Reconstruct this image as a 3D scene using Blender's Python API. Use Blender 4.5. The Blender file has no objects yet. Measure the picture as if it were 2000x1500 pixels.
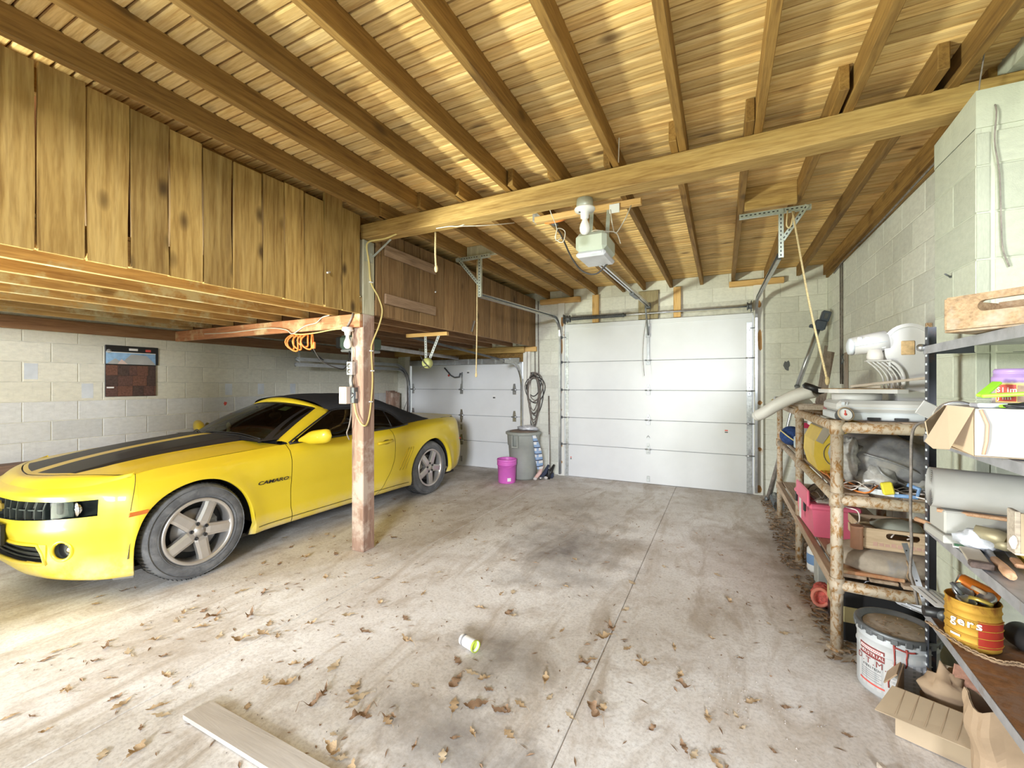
import bpy, bmesh, math, random
import numpy as np
from mathutils import Vector, Matrix, noise as mnoise
random.seed(7)
PI = math.pi
SC = bpy.context.scene
COL = SC.collection

# ------------------------------------------------------------------ camera
YAW = math.atan(410 / 835.0)
cam = bpy.data.cameras.new('camera')
cam.sensor_width = 36.0
cam.lens = 36.0 * 835.0 / 2000.0
cam.clip_start = 0.02
cam_o = bpy.data.objects.new('camera', cam)
cam_o.location = (0, 0, 1.5)
cam_o.rotation_euler = (PI / 2, 0, YAW)
COL.objects.link(cam_o)
SC.camera = cam_o

# ------------------------------------------------------------------ world, sun, area lights, exposure
W = bpy.data.worlds.new('world')
SC.world = W
W.use_nodes = True
bg = W.node_tree.nodes['Background']
bg.inputs[0].default_value = (0.86, 0.93, 1.0, 1)
bg.inputs[1].default_value = 1.15
vs = SC.view_settings
vs.view_transform = 'Standard'
vs.look = 'None'
vs.gamma = 1.0
vs.exposure = 0.12
try:
    vs.use_curve_mapping = False
except Exception:
    pass
SC.cycles.max_bounces = 8
SC.cycles.diffuse_bounces = 5
SC.cycles.glossy_bounces = 3
SC.cycles.transparent_max_bounces = 12
SC.cycles.use_denoising = True
SC.cycles.caustics_reflective = False
SC.cycles.caustics_refractive = False
SC.cycles.sample_clamp_indirect = 6


def area(name, loc, target, sx, sy, power, color):
    l = bpy.data.lights.new(name, 'AREA')
    l.shape = 'RECTANGLE'
    l.size, l.size_y = sx, sy
    l.energy = power
    l.color = color
    o = bpy.data.objects.new(name, l)
    o.location = loc
    d = Vector(target) - Vector(loc)
    o.rotation_euler = d.to_track_quat('-Z', 'Y').to_euler()
    COL.objects.link(o)
    return o


# daylight coming in through the two open bays behind the camera, and the sunlit lawn and drive throwing light upward
area('daylight_right_bay', (2.8, -9.0, 3.25), (-2.0, 5.0, .8), 2.0, 1.8, 1500, (0.92, 0.96, 1.0))
area('daylight_left_bay', (-9.3, -6.3, 3.2), (-.8, 3.0, .6), 1.3, 1.3, 1250, (0.92, 0.96, 1.0))
lawn_light = area('lawn_bounce', (-4.7, -1.7, 0.10), (-1.3, 2.1, 3.04), 1.1, .9, 280, (0.95, 1.0, 0.80))
lawn_light.data.spread = math.radians(80)


# ------------------------------------------------------------------ object helpers
def rename_seq(name):
    return name


def link(o, parent=None):
    COL.objects.link(o)
    if parent is not None:
        o.parent = parent
    return o


def tag(o, label=None, cat=None, group=None, kind=None):
    if label: o['label'] = label
    if cat: o['category'] = cat
    if group: o['group'] = group
    if kind: o['kind'] = kind
    return o


def thing(name, label, cat, loc=(0, 0, 0), rz=0.0, group=None):
    o = bpy.data.objects.new(name, None)
    o.empty_display_size = 0.1
    o.location = loc
    o.rotation_euler = (0, 0, rz)
    link(o)
    return tag(o, label, cat, group)


def copy_tree(o, parent=None):
    c = o.copy()
    COL.objects.link(c)
    c.parent = parent
    for ch in list(o.children):
        copy_tree(ch, c)
    return c


class MB:
    """collects shapes into one mesh"""
    def __init__(s):
        s.v, s.f, s.m, s.sm = [], [], [], []

    def add(s, verts, faces, mat=0, smooth=False):
        n = len(s.v)
        s.v += [tuple(p) for p in verts]
        for f in faces:
            s.f.append(tuple(i + n for i in f))
            s.m.append(mat)
            s.sm.append(smooth)
        return s

    def box(s, x0, x1, y0, y1, z0, z1, bev=0.0, mat=0, M=None):
        if bev <= 0:
            vv = [(x, y, z) for z in (z0, z1) for y in (y0, y1) for x in (x0, x1)]
            ff = [(0, 2, 3, 1), (4, 5, 7, 6), (0, 1, 5, 4), (2, 6, 7, 3), (0, 4, 6, 2), (1, 3, 7, 5)]
        else:
            bm = bmesh.new()
            bmesh.ops.create_cube(bm, size=1)
            for v in bm.verts:
                v.co = Vector(((x0 + x1) / 2 + v.co.x * (x1 - x0), (y0 + y1) / 2 + v.co.y * (y1 - y0), (z0 + z1) / 2 + v.co.z * (z1 - z0)))
            b = min(bev, abs(x1 - x0) * .45, abs(y1 - y0) * .45, abs(z1 - z0) * .45)
            bmesh.ops.bevel(bm, geom=bm.edges[:], offset=b, segments=1, profile=.5, affect='EDGES')
            bm.verts.ensure_lookup_table()
            vv = [tuple(v.co) for v in bm.verts]
            ff = [tuple(v.index for v in f.verts) for f in bm.faces]
            bm.free()
        if M is not None:
            vv = [tuple(M @ Vector(p)) for p in vv]
        return s.add(vv, ff, mat)

    def bar(s, p, q, w, h, up=(0, 0, 1), bev=0.0, mat=0):
        """box from p to q, w wide, h high, centred on the line"""
        p, q = Vector(p), Vector(q)
        d = (q - p)
        L = d.length
        d.normalize()
        u = Vector(up)
        if abs(d.dot(u)) > .98: u = Vector((0, 1, 0)) if abs(d.y) < .9 else Vector((1, 0, 0))
        r = d.cross(u).normalized()
        u = r.cross(d).normalized()
        M = Matrix(((r.x, d.x, u.x, p.x), (r.y, d.y, u.y, p.y), (r.z, d.z, u.z, p.z), (0, 0, 0, 1)))
        return s.box(-w / 2, w / 2, 0, L, -h / 2, h / 2, bev, mat, M)

    def prism(s, poly, vec, mat=0, smooth=False):
        """poly: list of 3d points, extruded by vec (closed solid)"""
        n = len(poly)
        a = [Vector(p) for p in poly]
        b = [p + Vector(vec) for p in a]
        ff = [tuple(range(n - 1, -1, -1)), tuple(range(n, 2 * n))]
        ff += [(i, (i + 1) % n, n + (i + 1) % n, n + i) for i in range(n)]
        return s.add(a + b, ff, mat, smooth)

    def tube(s, pts, r, seg=8, mat=0, closed=False, caps=True):
        P = [Vector(p) for p in pts]
        n = len(P)
        rr = r if isinstance(r, (list, tuple)) else [r] * n
        vv, ff = [], []
        prev = None
        for i, p in enumerate(P):
            if closed:
                t = P[(i + 1) % n] - P[i - 1]
            else:
                t = P[min(i + 1, n - 1)] - P[max(i - 1, 0)]
            if t.length < 1e-9: t = Vector((0, 0, 1))
            t.normalize()
            if prev is None:
                ref = Vector((0, 0, 1)) if abs(t.z) < .9 else Vector((1, 0, 0))
                a = t.cross(ref).normalized()
            else:
                a = (prev - t * prev.dot(t))
                if a.length < 1e-6: a = t.cross(Vector((0.3, .5, .8)))
                a.normalize()
            prev = a
            b = t.cross(a)
            for k in range(seg):
                an = 2 * PI * k / seg
                vv.append(p + (a * math.cos(an) + b * math.sin(an)) * rr[i])
        m = n if closed else n - 1
        for i in range(m):
            j = (i + 1) % n
            for k in range(seg):
                k2 = (k + 1) % seg
                ff.append((i * seg + k, i * seg + k2, j * seg + k2, j * seg + k))
        s.add(vv, ff, mat, True)
        if caps and not closed:
            base = len(s.v) - len(vv)
            s.f.append(tuple(base + k for k in range(seg - 1, -1, -1))); s.m.append(mat); s.sm.append(False)
            s.f.append(tuple(base + (n - 1) * seg + k for k in range(seg))); s.m.append(mat); s.sm.append(False)
        return s

    def lathe(s, prof, c=(0, 0, 0), axis='Z', seg=24, mat=0, M=None, smooth=True, caps=True):
        """prof: list of (radius, height)"""
        vv, ff = [], []
        n = len(prof)
        for r, h in prof:
            for k in range(seg):
                a = 2 * PI * k / seg
                x, y = r * math.cos(a), r * math.sin(a)
                p = {'Z': (x, y, h), 'X': (h, x, y), 'Y': (y, h, x)}[axis]
                vv.append(Vector(p))
        for i in range(n - 1):
            for k in range(seg):
                k2 = (k + 1) % seg
                ff.append((i * seg + k, i * seg + k2, (i + 1) * seg + k2, (i + 1) * seg + k))
        if caps and prof[0][0] > 1e-6: ff.append(tuple(range(seg - 1, -1, -1)))
        if caps and prof[-1][0] > 1e-6: ff.append(tuple((n - 1) * seg + k for k in range(seg)))
        if M is not None: vv = [M @ v for v in vv]
        vv = [v + Vector(c) for v in vv]
        return s.add(vv, ff, mat, smooth)

    def grid(s, rows, mat=0, smooth=True, closed_u=False):
        """rows: list of equal-length lists of points"""
        n, m = len(rows), len(rows[0])
        vv = [p for r in rows for p in r]
        ff = []
        for i in range(n - 1):
            for j in range(m if closed_u else m - 1):
                k = (j + 1) % m
                ff.append((i * m + j, i * m + k, (i + 1) * m + k, (i + 1) * m + j))
        return s.add(vv, ff, mat, smooth)

    def sphere(s, c, r, seg=12, rings=8, mat=0):
        rx, ry, rz = r if isinstance(r, (tuple, list)) else (r, r, r)
        rows = []
        for i in range(rings + 1):
            t = PI * i / rings
            rows.append([(c[0] + rx * math.sin(t) * math.cos(2 * PI * k / seg), c[1] + ry * math.sin(t) * math.sin(2 * PI * k / seg), c[2] + rz * math.cos(t)) for k in range(seg)])
        return s.grid(rows, mat, True, True)

    def mesh(s, name):
        me = bpy.data.meshes.new(name)
        me.from_pydata([tuple(p) for p in s.v], [], s.f)
        me.polygons.foreach_set('material_index', s.m)
        me.polygons.foreach_set('use_smooth', s.sm)
        me.update()
        return me

    def build(s, name, mats, parent=None, fix=True, world=False):
        """one object; verts are in the parent's space (world=True: given in world space)"""
        me = s.mesh(name)
        if fix:
            bm = bmesh.new()
            bm.from_mesh(me)
            bmesh.ops.recalc_face_normals(bm, faces=bm.faces[:])
            bm.to_mesh(me)
            bm.free()
        for m in (mats if isinstance(mats, (list, tuple)) else [mats]):
            me.materials.append(m)
        o = bpy.data.objects.new(name, me)
        link(o, parent)
        if parent is not None and world:
            o.matrix_parent_inverse = pw(parent).inverted()
        return o


def pw(o):
    M = Matrix.LocRotScale(o.location, o.rotation_euler, o.scale)
    return (pw(o.parent) @ o.matrix_parent_inverse @ M) if o.parent else M


def arc(c, r, a0, a1, n, plane='XZ', y=0.0):
    out = []
    for i in range(n + 1):
        a = a0 + (a1 - a0) * i / n
        u, w = r * math.cos(a), r * math.sin(a)
        out.append({'XZ': (c[0] + u, c[1], c[2] + w), 'YZ': (c[0], c[1] + u, c[2] + w), 'XY': (c[0] + u, c[1] + w, c[2])}[plane])
    return out


def spline(pts, n=6):
    """Catmull-Rom through 3d points"""
    P = [Vector(p) for p in pts]
    P = [2 * P[0] - P[1]] + P + [2 * P[-1] - P[-2]]
    out = []
    for i in range(1, len(P) - 2):
        for k in range(n):
            t = k / n
            a, b, c, d = P[i - 1:i + 3]
            out.append(.5 * ((2 * b) + (c - a) * t + (2 * a - 5 * b + 4 * c - d) * t * t + (3 * b - a - 3 * c + d) * t ** 3))
    out.append(P[-2])
    return out


# ------------------------------------------------------------------ materials
MATS = {}


def _new(name):
    m = bpy.data.materials.new(name)
    m.use_nodes = True
    nt = m.node_tree
    b = nt.nodes['Principled BSDF']
    MATS[name] = m
    return m, nt, b


def N(nt, typ, **kw):
    n = nt.nodes.new(typ)
    for k, v in kw.items():
        if k.startswith('i_'):
            key = k[2:]
            key = int(key) if key.isdigit() else key
            n.inputs[key].default_value = v
        else:
            setattr(n, k, v)
    return n


def ramp(nt, fac, stops):
    r = nt.nodes.new('ShaderNodeValToRGB')
    e = r.color_ramp.elements
    while len(e) < len(stops): e.new(0.5)
    for i, (p, c) in enumerate(stops):
        e[i].position = p
        e[i].color = (c[0], c[1], c[2], 1) if not isinstance(c, (int, float)) else (c, c, c, 1)
    nt.links.new(fac, r.inputs[0])
    return r.outputs[0]


def mix(nt, fac, a, b, mode='MIX'):
    n = nt.nodes.new('ShaderNodeMix')
    n.data_type = 'RGBA'
    n.blend_type = mode
    for val, sock in ((fac, n.inputs[0]), (a, n.inputs[6]), (b, n.inputs[7])):
        if hasattr(val, 'is_linked') or hasattr(val, 'links'):
            nt.links.new(val, sock)
        elif isinstance(val, (int, float)):
            sock.default_value = val
        else:
            sock.default_value = (val[0], val[1], val[2], 1)
    return n.outputs[2]


def coords(nt, scale=(1, 1, 1), rnd=True, kind='Object'):
    tc = nt.nodes.new('ShaderNodeTexCoord')
    mp = nt.nodes.new('ShaderNodeMapping')
    mp.inputs['Scale'].default_value = scale
    nt.links.new(tc.outputs[kind], mp.inputs[0])
    oi = None
    if rnd:
        oi = nt.nodes.new('ShaderNodeObjectInfo')
        mul = N(nt, 'ShaderNodeVectorMath', operation='SCALE')
        cmb = nt.nodes.new('ShaderNodeCombineXYZ')
        for k in range(3): nt.links.new(oi.outputs['Random'], cmb.inputs[k])
        nt.links.new(cmb.outputs[0], mul.inputs[0])
        mul.inputs[3].default_value = 37.0
        nt.links.new(mul.outputs[0], mp.inputs['Location'])
    return mp.outputs[0], (oi.outputs['Random'] if oi else None)


def noise(nt, vec, scale, detail=4, rough=.55, dist=0.0):
    n = N(nt, 'ShaderNodeTexNoise')
    n.inputs['Scale'].default_value = scale
    n.inputs['Detail'].default_value = detail
    n.inputs['Roughness'].default_value = rough
    n.inputs['Distortion'].default_value = dist
    nt.links.new(vec, n.inputs['Vector'])
    return n.outputs['Fac']


def bump(nt, b, h, dist, strength=1.0):
    n = nt.nodes.new('ShaderNodeBump')
    n.inputs['Strength'].default_value = strength
    n.inputs['Distance'].default_value = dist
    nt.links.new(h, n.inputs['Height'])
    nt.links.new(n.outputs[0], b.inputs['Normal'])


def wood(name, light, mid, dark, axis='Y', fine=1.0, knots=0.5, rough=.75, vary=.25, weather=None):
    m, nt, b = _new(name)
    al, ac = 1.1 * fine, 16.0 * fine
    sc = {'X': (al, ac, ac), 'Y': (ac, al, ac), 'Z': (ac, ac, al)}[axis]
    v, rn = coords(nt, sc)
    g = noise(nt, v, 1.0, 6, .62, .8)
    c = ramp(nt, g, [(.28, dark), (.47, mid), (.68, light)])
    g2 = noise(nt, v, 5.0, 3, .6, .2)
    c = mix(nt, .35, c, ramp(nt, g2, [(.35, dark), (.6, light)]), 'MIX')
    if knots:
        sk = {'X': (.5, 1, 1), 'Y': (1, .5, 1), 'Z': (1, 1, .5)}[axis]
        vk, _ = coords(nt, sk)
        vo = N(nt, 'ShaderNodeTexVoronoi')
        vo.inputs['Scale'].default_value = 4.5
        nt.links.new(vk, vo.inputs['Vector'])
        k = ramp(nt, vo.outputs['Distance'], [(.06, 1.0), (.17, 0.0)])
        mm = N(nt, 'ShaderNodeMath', operation='MULTIPLY')
        mm.inputs[1].default_value = knots
        nt.links.new(k, mm.inputs[0])
        c = mix(nt, mm.outputs[0], c, tuple(x * .35 for x in dark))
    hs = nt.nodes.new('ShaderNodeHueSaturation')
    mr = N(nt, 'ShaderNodeMapRange')
    mr.inputs[3].default_value = 1 - vary
    mr.inputs[4].default_value = 1 + vary
    nt.links.new(rn, mr.inputs[0])
    nt.links.new(mr.outputs[0], hs.inputs['Value'])
    nt.links.new(c, hs.inputs['Color'])
    c = hs.outputs[0]
    if weather:
        vw, _ = coords(nt, (1, 1, 1))
        w = ramp(nt, noise(nt, vw, 3.0, 5, .7), [(.5, 0.0), (.62, 1.0)])
        c = mix(nt, w, c, weather)
    nt.links.new(c, b.inputs['Base Color'])
    b.inputs['Roughness'].default_value = rough
    bump(nt, b, g, .004, .5)
    return m


def plain(name, col, rough=.5, metal=0.0, var=.12, scale=6.0, spec=.5, bmp=0.0, dirt=None, dirt_amt=.5, coat=0.0):
    m, nt, b = _new(name)
    v, rn = coords(nt, (1, 1, 1))
    n = noise(nt, v, scale, 5, .6)
    lo = tuple(max(0, x * (1 - var)) for x in col)
    hi = tuple(min(1, x * (1 + var)) for x in col)
    c = ramp(nt, n, [(.3, lo), (.7, hi)])
    if dirt:
        d = ramp(nt, noise(nt, v, scale * .6, 7, .7, .5), [(.62 - .25 * dirt_amt, 0.0), (.72, 1.0)])
        c = mix(nt, d, c, dirt)
    nt.links.new(c, b.inputs['Base Color'])
    b.inputs['Roughness'].default_value = rough
    b.inputs['Metallic'].default_value = metal
    b.inputs['Specular IOR Level'].default_value = spec
    if coat:
        b.inputs['Coat Weight'].default_value = coat
        b.inputs['Coat Roughness'].default_value = .05
    if bmp: bump(nt, b, noise(nt, v, scale * 5, 4), bmp, .6)
    return m


def block_mat(name, col, var=.10):
    m, nt, b = _new(name)
    v, rn = coords(nt, (1, 1, 1))
    hs = nt.nodes.new('ShaderNodeHueSaturation')
    mr = N(nt, 'ShaderNodeMapRange')
    mr.inputs[3].default_value = 1 - var
    mr.inputs[4].default_value = 1 + var * .6
    nt.links.new(rn, mr.inputs[0])
    nt.links.new(mr.outputs[0], hs.inputs['Value'])
    n = noise(nt, v, 7, 6, .65)
    c = ramp(nt, n, [(.3, tuple(x * .86 for x in col)), (.65, col)])
    # vertical run marks and scuffs
    v2, _ = coords(nt, (14, 14, 1.2))
    c = mix(nt, ramp(nt, noise(nt, v2, 1.0, 3), [(.58, 0.0), (.78, .35)]), c, tuple(x * .72 for x in col))
    nt.links.new(c, hs.inputs['Color'])
    nt.links.new(hs.outputs[0], b.inputs['Base Color'])
    b.inputs['Roughness'].default_value = .9
    b.inputs['Specular IOR Level'].default_value = .2
    bump(nt, b, noise(nt, v, 60, 3, .7), .003, .7)
    return m


def rust_mat(name, paint, rust, amt=.5, metal=.3, scale=9.0):
    m, nt, b = _new(name)
    v, _ = coords(nt, (1, 1, .6))
    n = noise(nt, v, scale, 8, .72, .6)
    f = ramp(nt, n, [(.72 - .45 * amt, 0.0), (.80 - .36 * amt, 1.0)])
    r2 = ramp(nt, noise(nt, v, 40, 5, .7), [(.3, tuple(x * .5 for x in rust)), (.7, rust)])
    nt.links.new(mix(nt, f, paint, r2), b.inputs['Base Color'])
    b.inputs['Roughness'].default_value = .65
    b.inputs['Metallic'].default_value = metal
    bump(nt, b, n, .004, .6)
    return m


def glass(name, tint=(.8, .9, .88), rough=.02, ior=1.45):
    m, nt, b = _new(name)
    out = nt.nodes['Material Output']
    t = N(nt, 'ShaderNodeBsdfTransparent')
    t.inputs[0].default_value = (*tint, 1)
    g = N(nt, 'ShaderNodeBsdfGlossy')
    g.inputs['Roughness'].default_value = rough
    fr = N(nt, 'ShaderNodeFresnel')
    fr.inputs[0].default_value = ior
    mx = N(nt, 'ShaderNodeMixShader')
    nt.links.new(fr.outputs[0], mx.inputs[0])
    nt.links.new(t.outputs[0], mx.inputs[1])
    nt.links.new(g.outputs[0], mx.inputs[2])
    nt.links.new(mx.outputs[0], out.inputs[0])
    return m


def emit_free_text(name, txt, size, loc, rot, mat, parent=None, extrude=.0008, bold=0.0, shear=0.0, sx=1.0, align='LEFT', world=True):
    cu = bpy.data.curves.new(name, 'FONT')
    cu.body = txt
    cu.size = size
    cu.extrude = extrude
    cu.offset = bold
    cu.shear = shear
    cu.align_x = align
    cu.resolution_u = 2
    tmp = bpy.data.objects.new('tmp_text', cu)
    COL.objects.link(tmp)
    dg = bpy.context.evaluated_depsgraph_get()
    me = bpy.data.meshes.new_from_object(tmp.evaluated_get(dg))
    bpy.data.objects.remove(tmp)
    me.name = name
    me.materials.clear()
    me.materials.append(mat)
    o = bpy.data.objects.new(name, me)
    o.location = loc
    o.rotation_euler = rot
    o.scale = (sx, 1, 1)
    link(o, parent)
    if parent is not None and world: o.matrix_parent_inverse = pw(parent).inverted()
    return o
# ================================================================== materials of the setting
M_BLOCK_CREAM = block_mat('painted_block_cream', (.83, .81, .71))
M_BLOCK_GREY = block_mat('painted_block_grey', (.74, .75, .76))
M_BLOCK_BACK = block_mat('painted_block_back', (.86, .86, .78))
M_BLOCK_RIGHT = block_mat('painted_block_right', (.88, .89, .81))
M_BLOCK_PIER = block_mat('raw_block_pier', (.53, .55, .45))
M_MORTAR = plain('mortar', (.66, .65, .58), .95, var=.2, scale=12, bmp=.003)
M_DECK = wood('deck_pine', (.86, .64, .30), (.72, .47, .16), (.40, .20, .055), 'X', 1.2, .85, vary=.2)
M_DECKGAP = plain('deck_gap', (.20, .07, .015), .9)
M_JOIST = wood('joist_wood', (.37, .215, .058), (.25, .135, .03), (.12, .055, .011), 'Y', 1.0, .6, vary=.2)
M_BEAM = wood('beam_wood', (.66, .46, .18), (.47, .29, .085), (.22, .115, .03), 'X', 1.0, .6, vary=.05)
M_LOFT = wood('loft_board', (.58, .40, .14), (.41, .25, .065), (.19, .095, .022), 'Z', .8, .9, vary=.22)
M_LOFTJ = wood('loft_joist', (.62, .42, .18), (.46, .28, .10), (.24, .12, .04), 'Y', 1.0, .5, vary=.2, weather=(.55, .50, .32))
M_REDWOOD = wood('red_painted_wood', (.56, .26, .13), (.45, .18, .08), (.26, .09, .04), 'X', 1.0, .6, vary=.05, weather=(.60, .44, .26))
M_POSTRED = wood('post_weathered', (.46, .31, .24), (.35, .21, .155), (.20, .11, .08), 'Z', 1.4, .4, vary=.05, weather=(.54, .43, .36))
M_POSTPALE = wood('post_pale', (.66, .63, .46), (.55, .52, .37), (.36, .33, .2), 'Z', 1.0, .2, vary=.05)
M_NEWPINE = wood('new_pine', (.82, .55, .24), (.74, .45, .16), (.55, .30, .09), 'X', 1.2, .4, vary=.08)
M_NEWPINE_Z = wood('new_pine_upright', (.82, .55, .24), (.74, .45, .16), (.55, .30, .09), 'Z', 1.2, .4, vary=.08)
M_JAMB = plain('jamb_white_peeling', (.86, .85, .80), .7, var=.06, scale=3, dirt=(.42, .22, .09), dirt_amt=.05)
M_DOOR = plain('door_white', (.80, .82, .85), .38, var=.03, scale=3, bmp=.0006)
M_DOORGAP = plain('door_gap', (.42, .44, .47), .7)
M_STILE = plain('galvanised', (.62, .65, .67), .38, .75, var=.25, scale=30)
M_STEEL = plain('steel', (.55, .57, .60), .3, .9, var=.15, scale=14)
M_DARKSTEEL = plain('dark_steel', (.16, .17, .18), .5, .6, var=.3)
M_ZINCGREEN = plain('zinc_angle', (.60, .66, .60), .42, .55, var=.15, scale=20)
M_BLACK = plain('black_plastic', (.025, .025, .028), .45)
M_WHITEPL = plain('white_plastic', (.85, .85, .83), .4, var=.04)
M_DARKBOARD = wood('dark_brown_board', (.20, .13, .10), (.14, .085, .065), (.08, .045, .035), 'Y', 1.0, .2)
M_LAWN = plain('lawn', (.20, .30, .07), .95, var=.3, scale=8)

# ------------------------------------------------------------------ concrete floor
def floor_mat():
    m, nt, b = _new('concrete_floor')
    tc = nt.nodes.new('ShaderNodeTexCoord')
    v = tc.outputs['Object']
    n1 = noise(nt, v, .9, 7, .66, .4)
    c = ramp(nt, n1, [(.26, (.58, .53, .485)), (.42, (.76, .725, .70)), (.56, (.87, .85, .835)), (.72, (.91, .90, .89))])
    n2 = noise(nt, v, 5.0, 8, .72, .3)
    c = mix(nt, ramp(nt, n2, [(.50, 0.0), (.70, .6)]), c, (.46, .38, .31))
    # brown dirt streaks running along the drive
    mp = N(nt, 'ShaderNodeMapping')
    mp.inputs['Scale'].default_value = (2.4, .7, 1)
    mp.inputs['Rotation'].default_value = (0, 0, -.5)
    nt.links.new(v, mp.inputs[0])
    n3 = noise(nt, mp.outputs[0], 1.6, 7, .68, .9)
    c = mix(nt, ramp(nt, n3, [(.49, 0.0), (.66, .7)]), c, (.46, .38, .30))
    # oil and rubber stains, each with its own place and outline
    def blob(cx, cy, rx, ry, amt, col, cc, edge=.62):
        sub = N(nt, 'ShaderNodeVectorMath', operation='SUBTRACT')
        sub.inputs[1].default_value = (cx, cy, 0)
        nt.links.new(v, sub.inputs[0])
        mul = N(nt, 'ShaderNodeVectorMath', operation='MULTIPLY')
        mul.inputs[1].default_value = (1 / rx, 1 / ry, 0)
        nt.links.new(sub.outputs[0], mul.inputs[0])
        ln = N(nt, 'ShaderNodeVectorMath', operation='LENGTH')
        nt.links.new(mul.outputs[0], ln.inputs[0])
        ad = N(nt, 'ShaderNodeMath', operation='MULTIPLY_ADD')
        ad.inputs[1].default_value = 2.2
        nt.links.new(noise(nt, v, 2.6, 7, .72), ad.inputs[0])
        nt.links.new(ln.outputs['Value'], ad.inputs[2])
        f = ramp(nt, ad.outputs[0], [(0, 0), (1, 0)])
        rr = f.node.color_ramp
        mr = N(nt, 'ShaderNodeMapRange')
        mr.inputs[1].default_value = 1.1 + 1.0
        mr.inputs[2].default_value = 1.1 + 1.0 - edge * 2
        mr.inputs[3].default_value = 0
        mr.inputs[4].default_value = amt
        nt.links.new(ad.outputs[0], mr.inputs[0])
        nt.nodes.remove(f.node)
        return mix(nt, mr.outputs[0], cc, col)
    c = blob(-1.25, 3.75, .70, 1.05, .92, (.17, .15, .145), c)
    c = blob(-1.55, 5.0, .45, .5, .45, (.22, .19, .17), c)
    c = blob(-.62, 4.0, .5, .35, .45, (.30, .22, .13), c)
    c = blob(-1.08, 2.1, .34, .40, .85, (.17, .145, .13), c)
    c = blob(-1.0, 1.50, .50, .26, .88, (.15, .13, .12), c)
    c = blob(-.7, 1.55, .12, .14, .6, (.20, .17, .15), c)
    c = blob(.18, 4.3, .5, .9, .55, (.30, .22, .15), c)
    c = blob(.62, 4.6, .35, 1.6, .7, (.22, .155, .105), c)
    c = blob(-3.4, 6.2, 1.3, .9, .75, (.17, .13, .10), c)
    c = blob(-1.0, 6.55, 1.8, .3, .5, (.33, .25, .18), c)
    c = blob(.25, 2.1, .45, .35, .5, (.42, .31, .20), c)
    c = blob(-2.5, 2.9, .16, 1.6, .45, (.36, .28, .18), c)
    c = blob(-2.75, 4.6, .25, 1.3, .4, (.36, .27, .17), c)
    c = blob(-.15, 2.9, .35, .3, -.0, (.4, .3, .2), c)
    # pale scraped and cement-splashed areas
    c = blob(-.35, 3.55, .16, .5, .6, (.78, .77, .74), c)
    c = blob(-2.75, 2.3, .5, .8, .55, (.80, .79, .77), c)
    c = blob(.2, 1.6, .4, .5, .5, (.76, .73, .69), c)
    n5 = noise(nt, v, 55, 4, .7)
    c = mix(nt, ramp(nt, n5, [(.35, .35), (.55, 0.0)]), c, (.33, .29, .25))
    nt.links.new(c, b.inputs['Base Color'])
    b.inputs['Roughness'].default_value = .82
    b.inputs['Specular IOR Level'].default_value = .3
    bump(nt, b, n2, .006, .35)
    return m

M_FLOOR = floor_mat()
fl = MB()
fl.box(-6.4, 2.0, -1.2, 7.2, -.20, -.012)
floor = tag(fl.build('floor', M_FLOOR), kind='structure')
for (xa, xb) in ((-6.4, -4.3), (-4.296, -2.452), (-2.446, -.603), (-.597, 2.0)):
    for (ya, yb) in ((-1.2, 7.2),):
        s_ = MB(); s_.box(xa, xb, ya, yb, -.05, 0, .004)
        s_.build('slab', M_FLOOR, floor)
# drive and lawn outside the open front
g = MB(); g.box(-7, 3, -5.5, -1.2, -.3, -.02)
tag(g.build('driveway', plain('drive_concrete', (.60, .58, .54), .9)), kind='structure')
g = MB(); g.box(-30, 30, -40, -5.5, -.4, -.05)
tag(g.build('lawn', M_LAWN), kind='structure')

# ------------------------------------------------------------------ block walls
def unit_block(name, dep, mat):
    """unit face (x 0..1, z 0..1) looking to -y, chamfered front"""
    c, cz = .010, .020
    b = MB()
    v = [(0, dep, 0), (1, dep, 0), (1, dep, 1), (0, dep, 1), (0, .0025, 0), (1, .0025, 0), (1, .0025, 1), (0, .0025, 1),
         (c, 0, cz), (1 - c, 0, cz), (1 - c, 0, 1 - cz), (c, 0, 1 - cz)]
    f = [(0, 1, 5, 4), (1, 2, 6, 5), (2, 3, 7, 6), (3, 0, 4, 7), (4, 5, 9, 8), (5, 6, 10, 9), (6, 7, 11, 10), (7, 4, 8, 11), (8, 9, 10, 11)]
    b.add(v, f)
    me = b.mesh(name)
    me.materials.append(mat)
    return me

def lay_blocks(parent, me, a0, a1, z0, z1, pitch, h, place, openings=(), off=0.0, joint=.006, mats=None):
    """rows of blocks along a run a0..a1; place(a, z) -> location; openings: (a0, a1, z0, z1)"""
    r = int(math.floor(z0 / h + .001))
    while r * h < z1 - .02:
        zb, zt = max(r * h, z0), min((r + 1) * h, z1)
        cuts = [(a0, a1)]
        for (oa, ob, oz0, oz1) in openings:
            if zt > oz0 + .01 and zb < oz1 - .01:
                nc = []
                for (p, q) in cuts:
                    if ob <= p or oa >= q: nc.append((p, q)); continue
                    if oa > p: nc.append((p, oa))
                    if ob < q: nc.append((ob, q))
                cuts = nc
        o0 = off + (pitch / 2 if r % 2 else 0)
        for (p, q) in cuts:
            k = math.floor((p - o0) / pitch)
            x = o0 + k * pitch
            while x < q - .03:
                xa, xb = max(x, p), min(x + pitch, q)
                if xb - xa > .03:
                    m_ = me if mats is None else mats(zb)
                    o = bpy.data.objects.new('block', m_)
                    loc, rz = place(xa + joint / 2, zb + joint / 2)
                    jit = random.uniform(-.0018, .0018)
                    o.location = loc
                    o.rotation_euler = (0, 0, rz)
                    o.scale = (xb - xa - joint, 1 + jit * 60, zt - zb - joint)
                    link(o, parent)
                x += pitch
        r += 1

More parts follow.
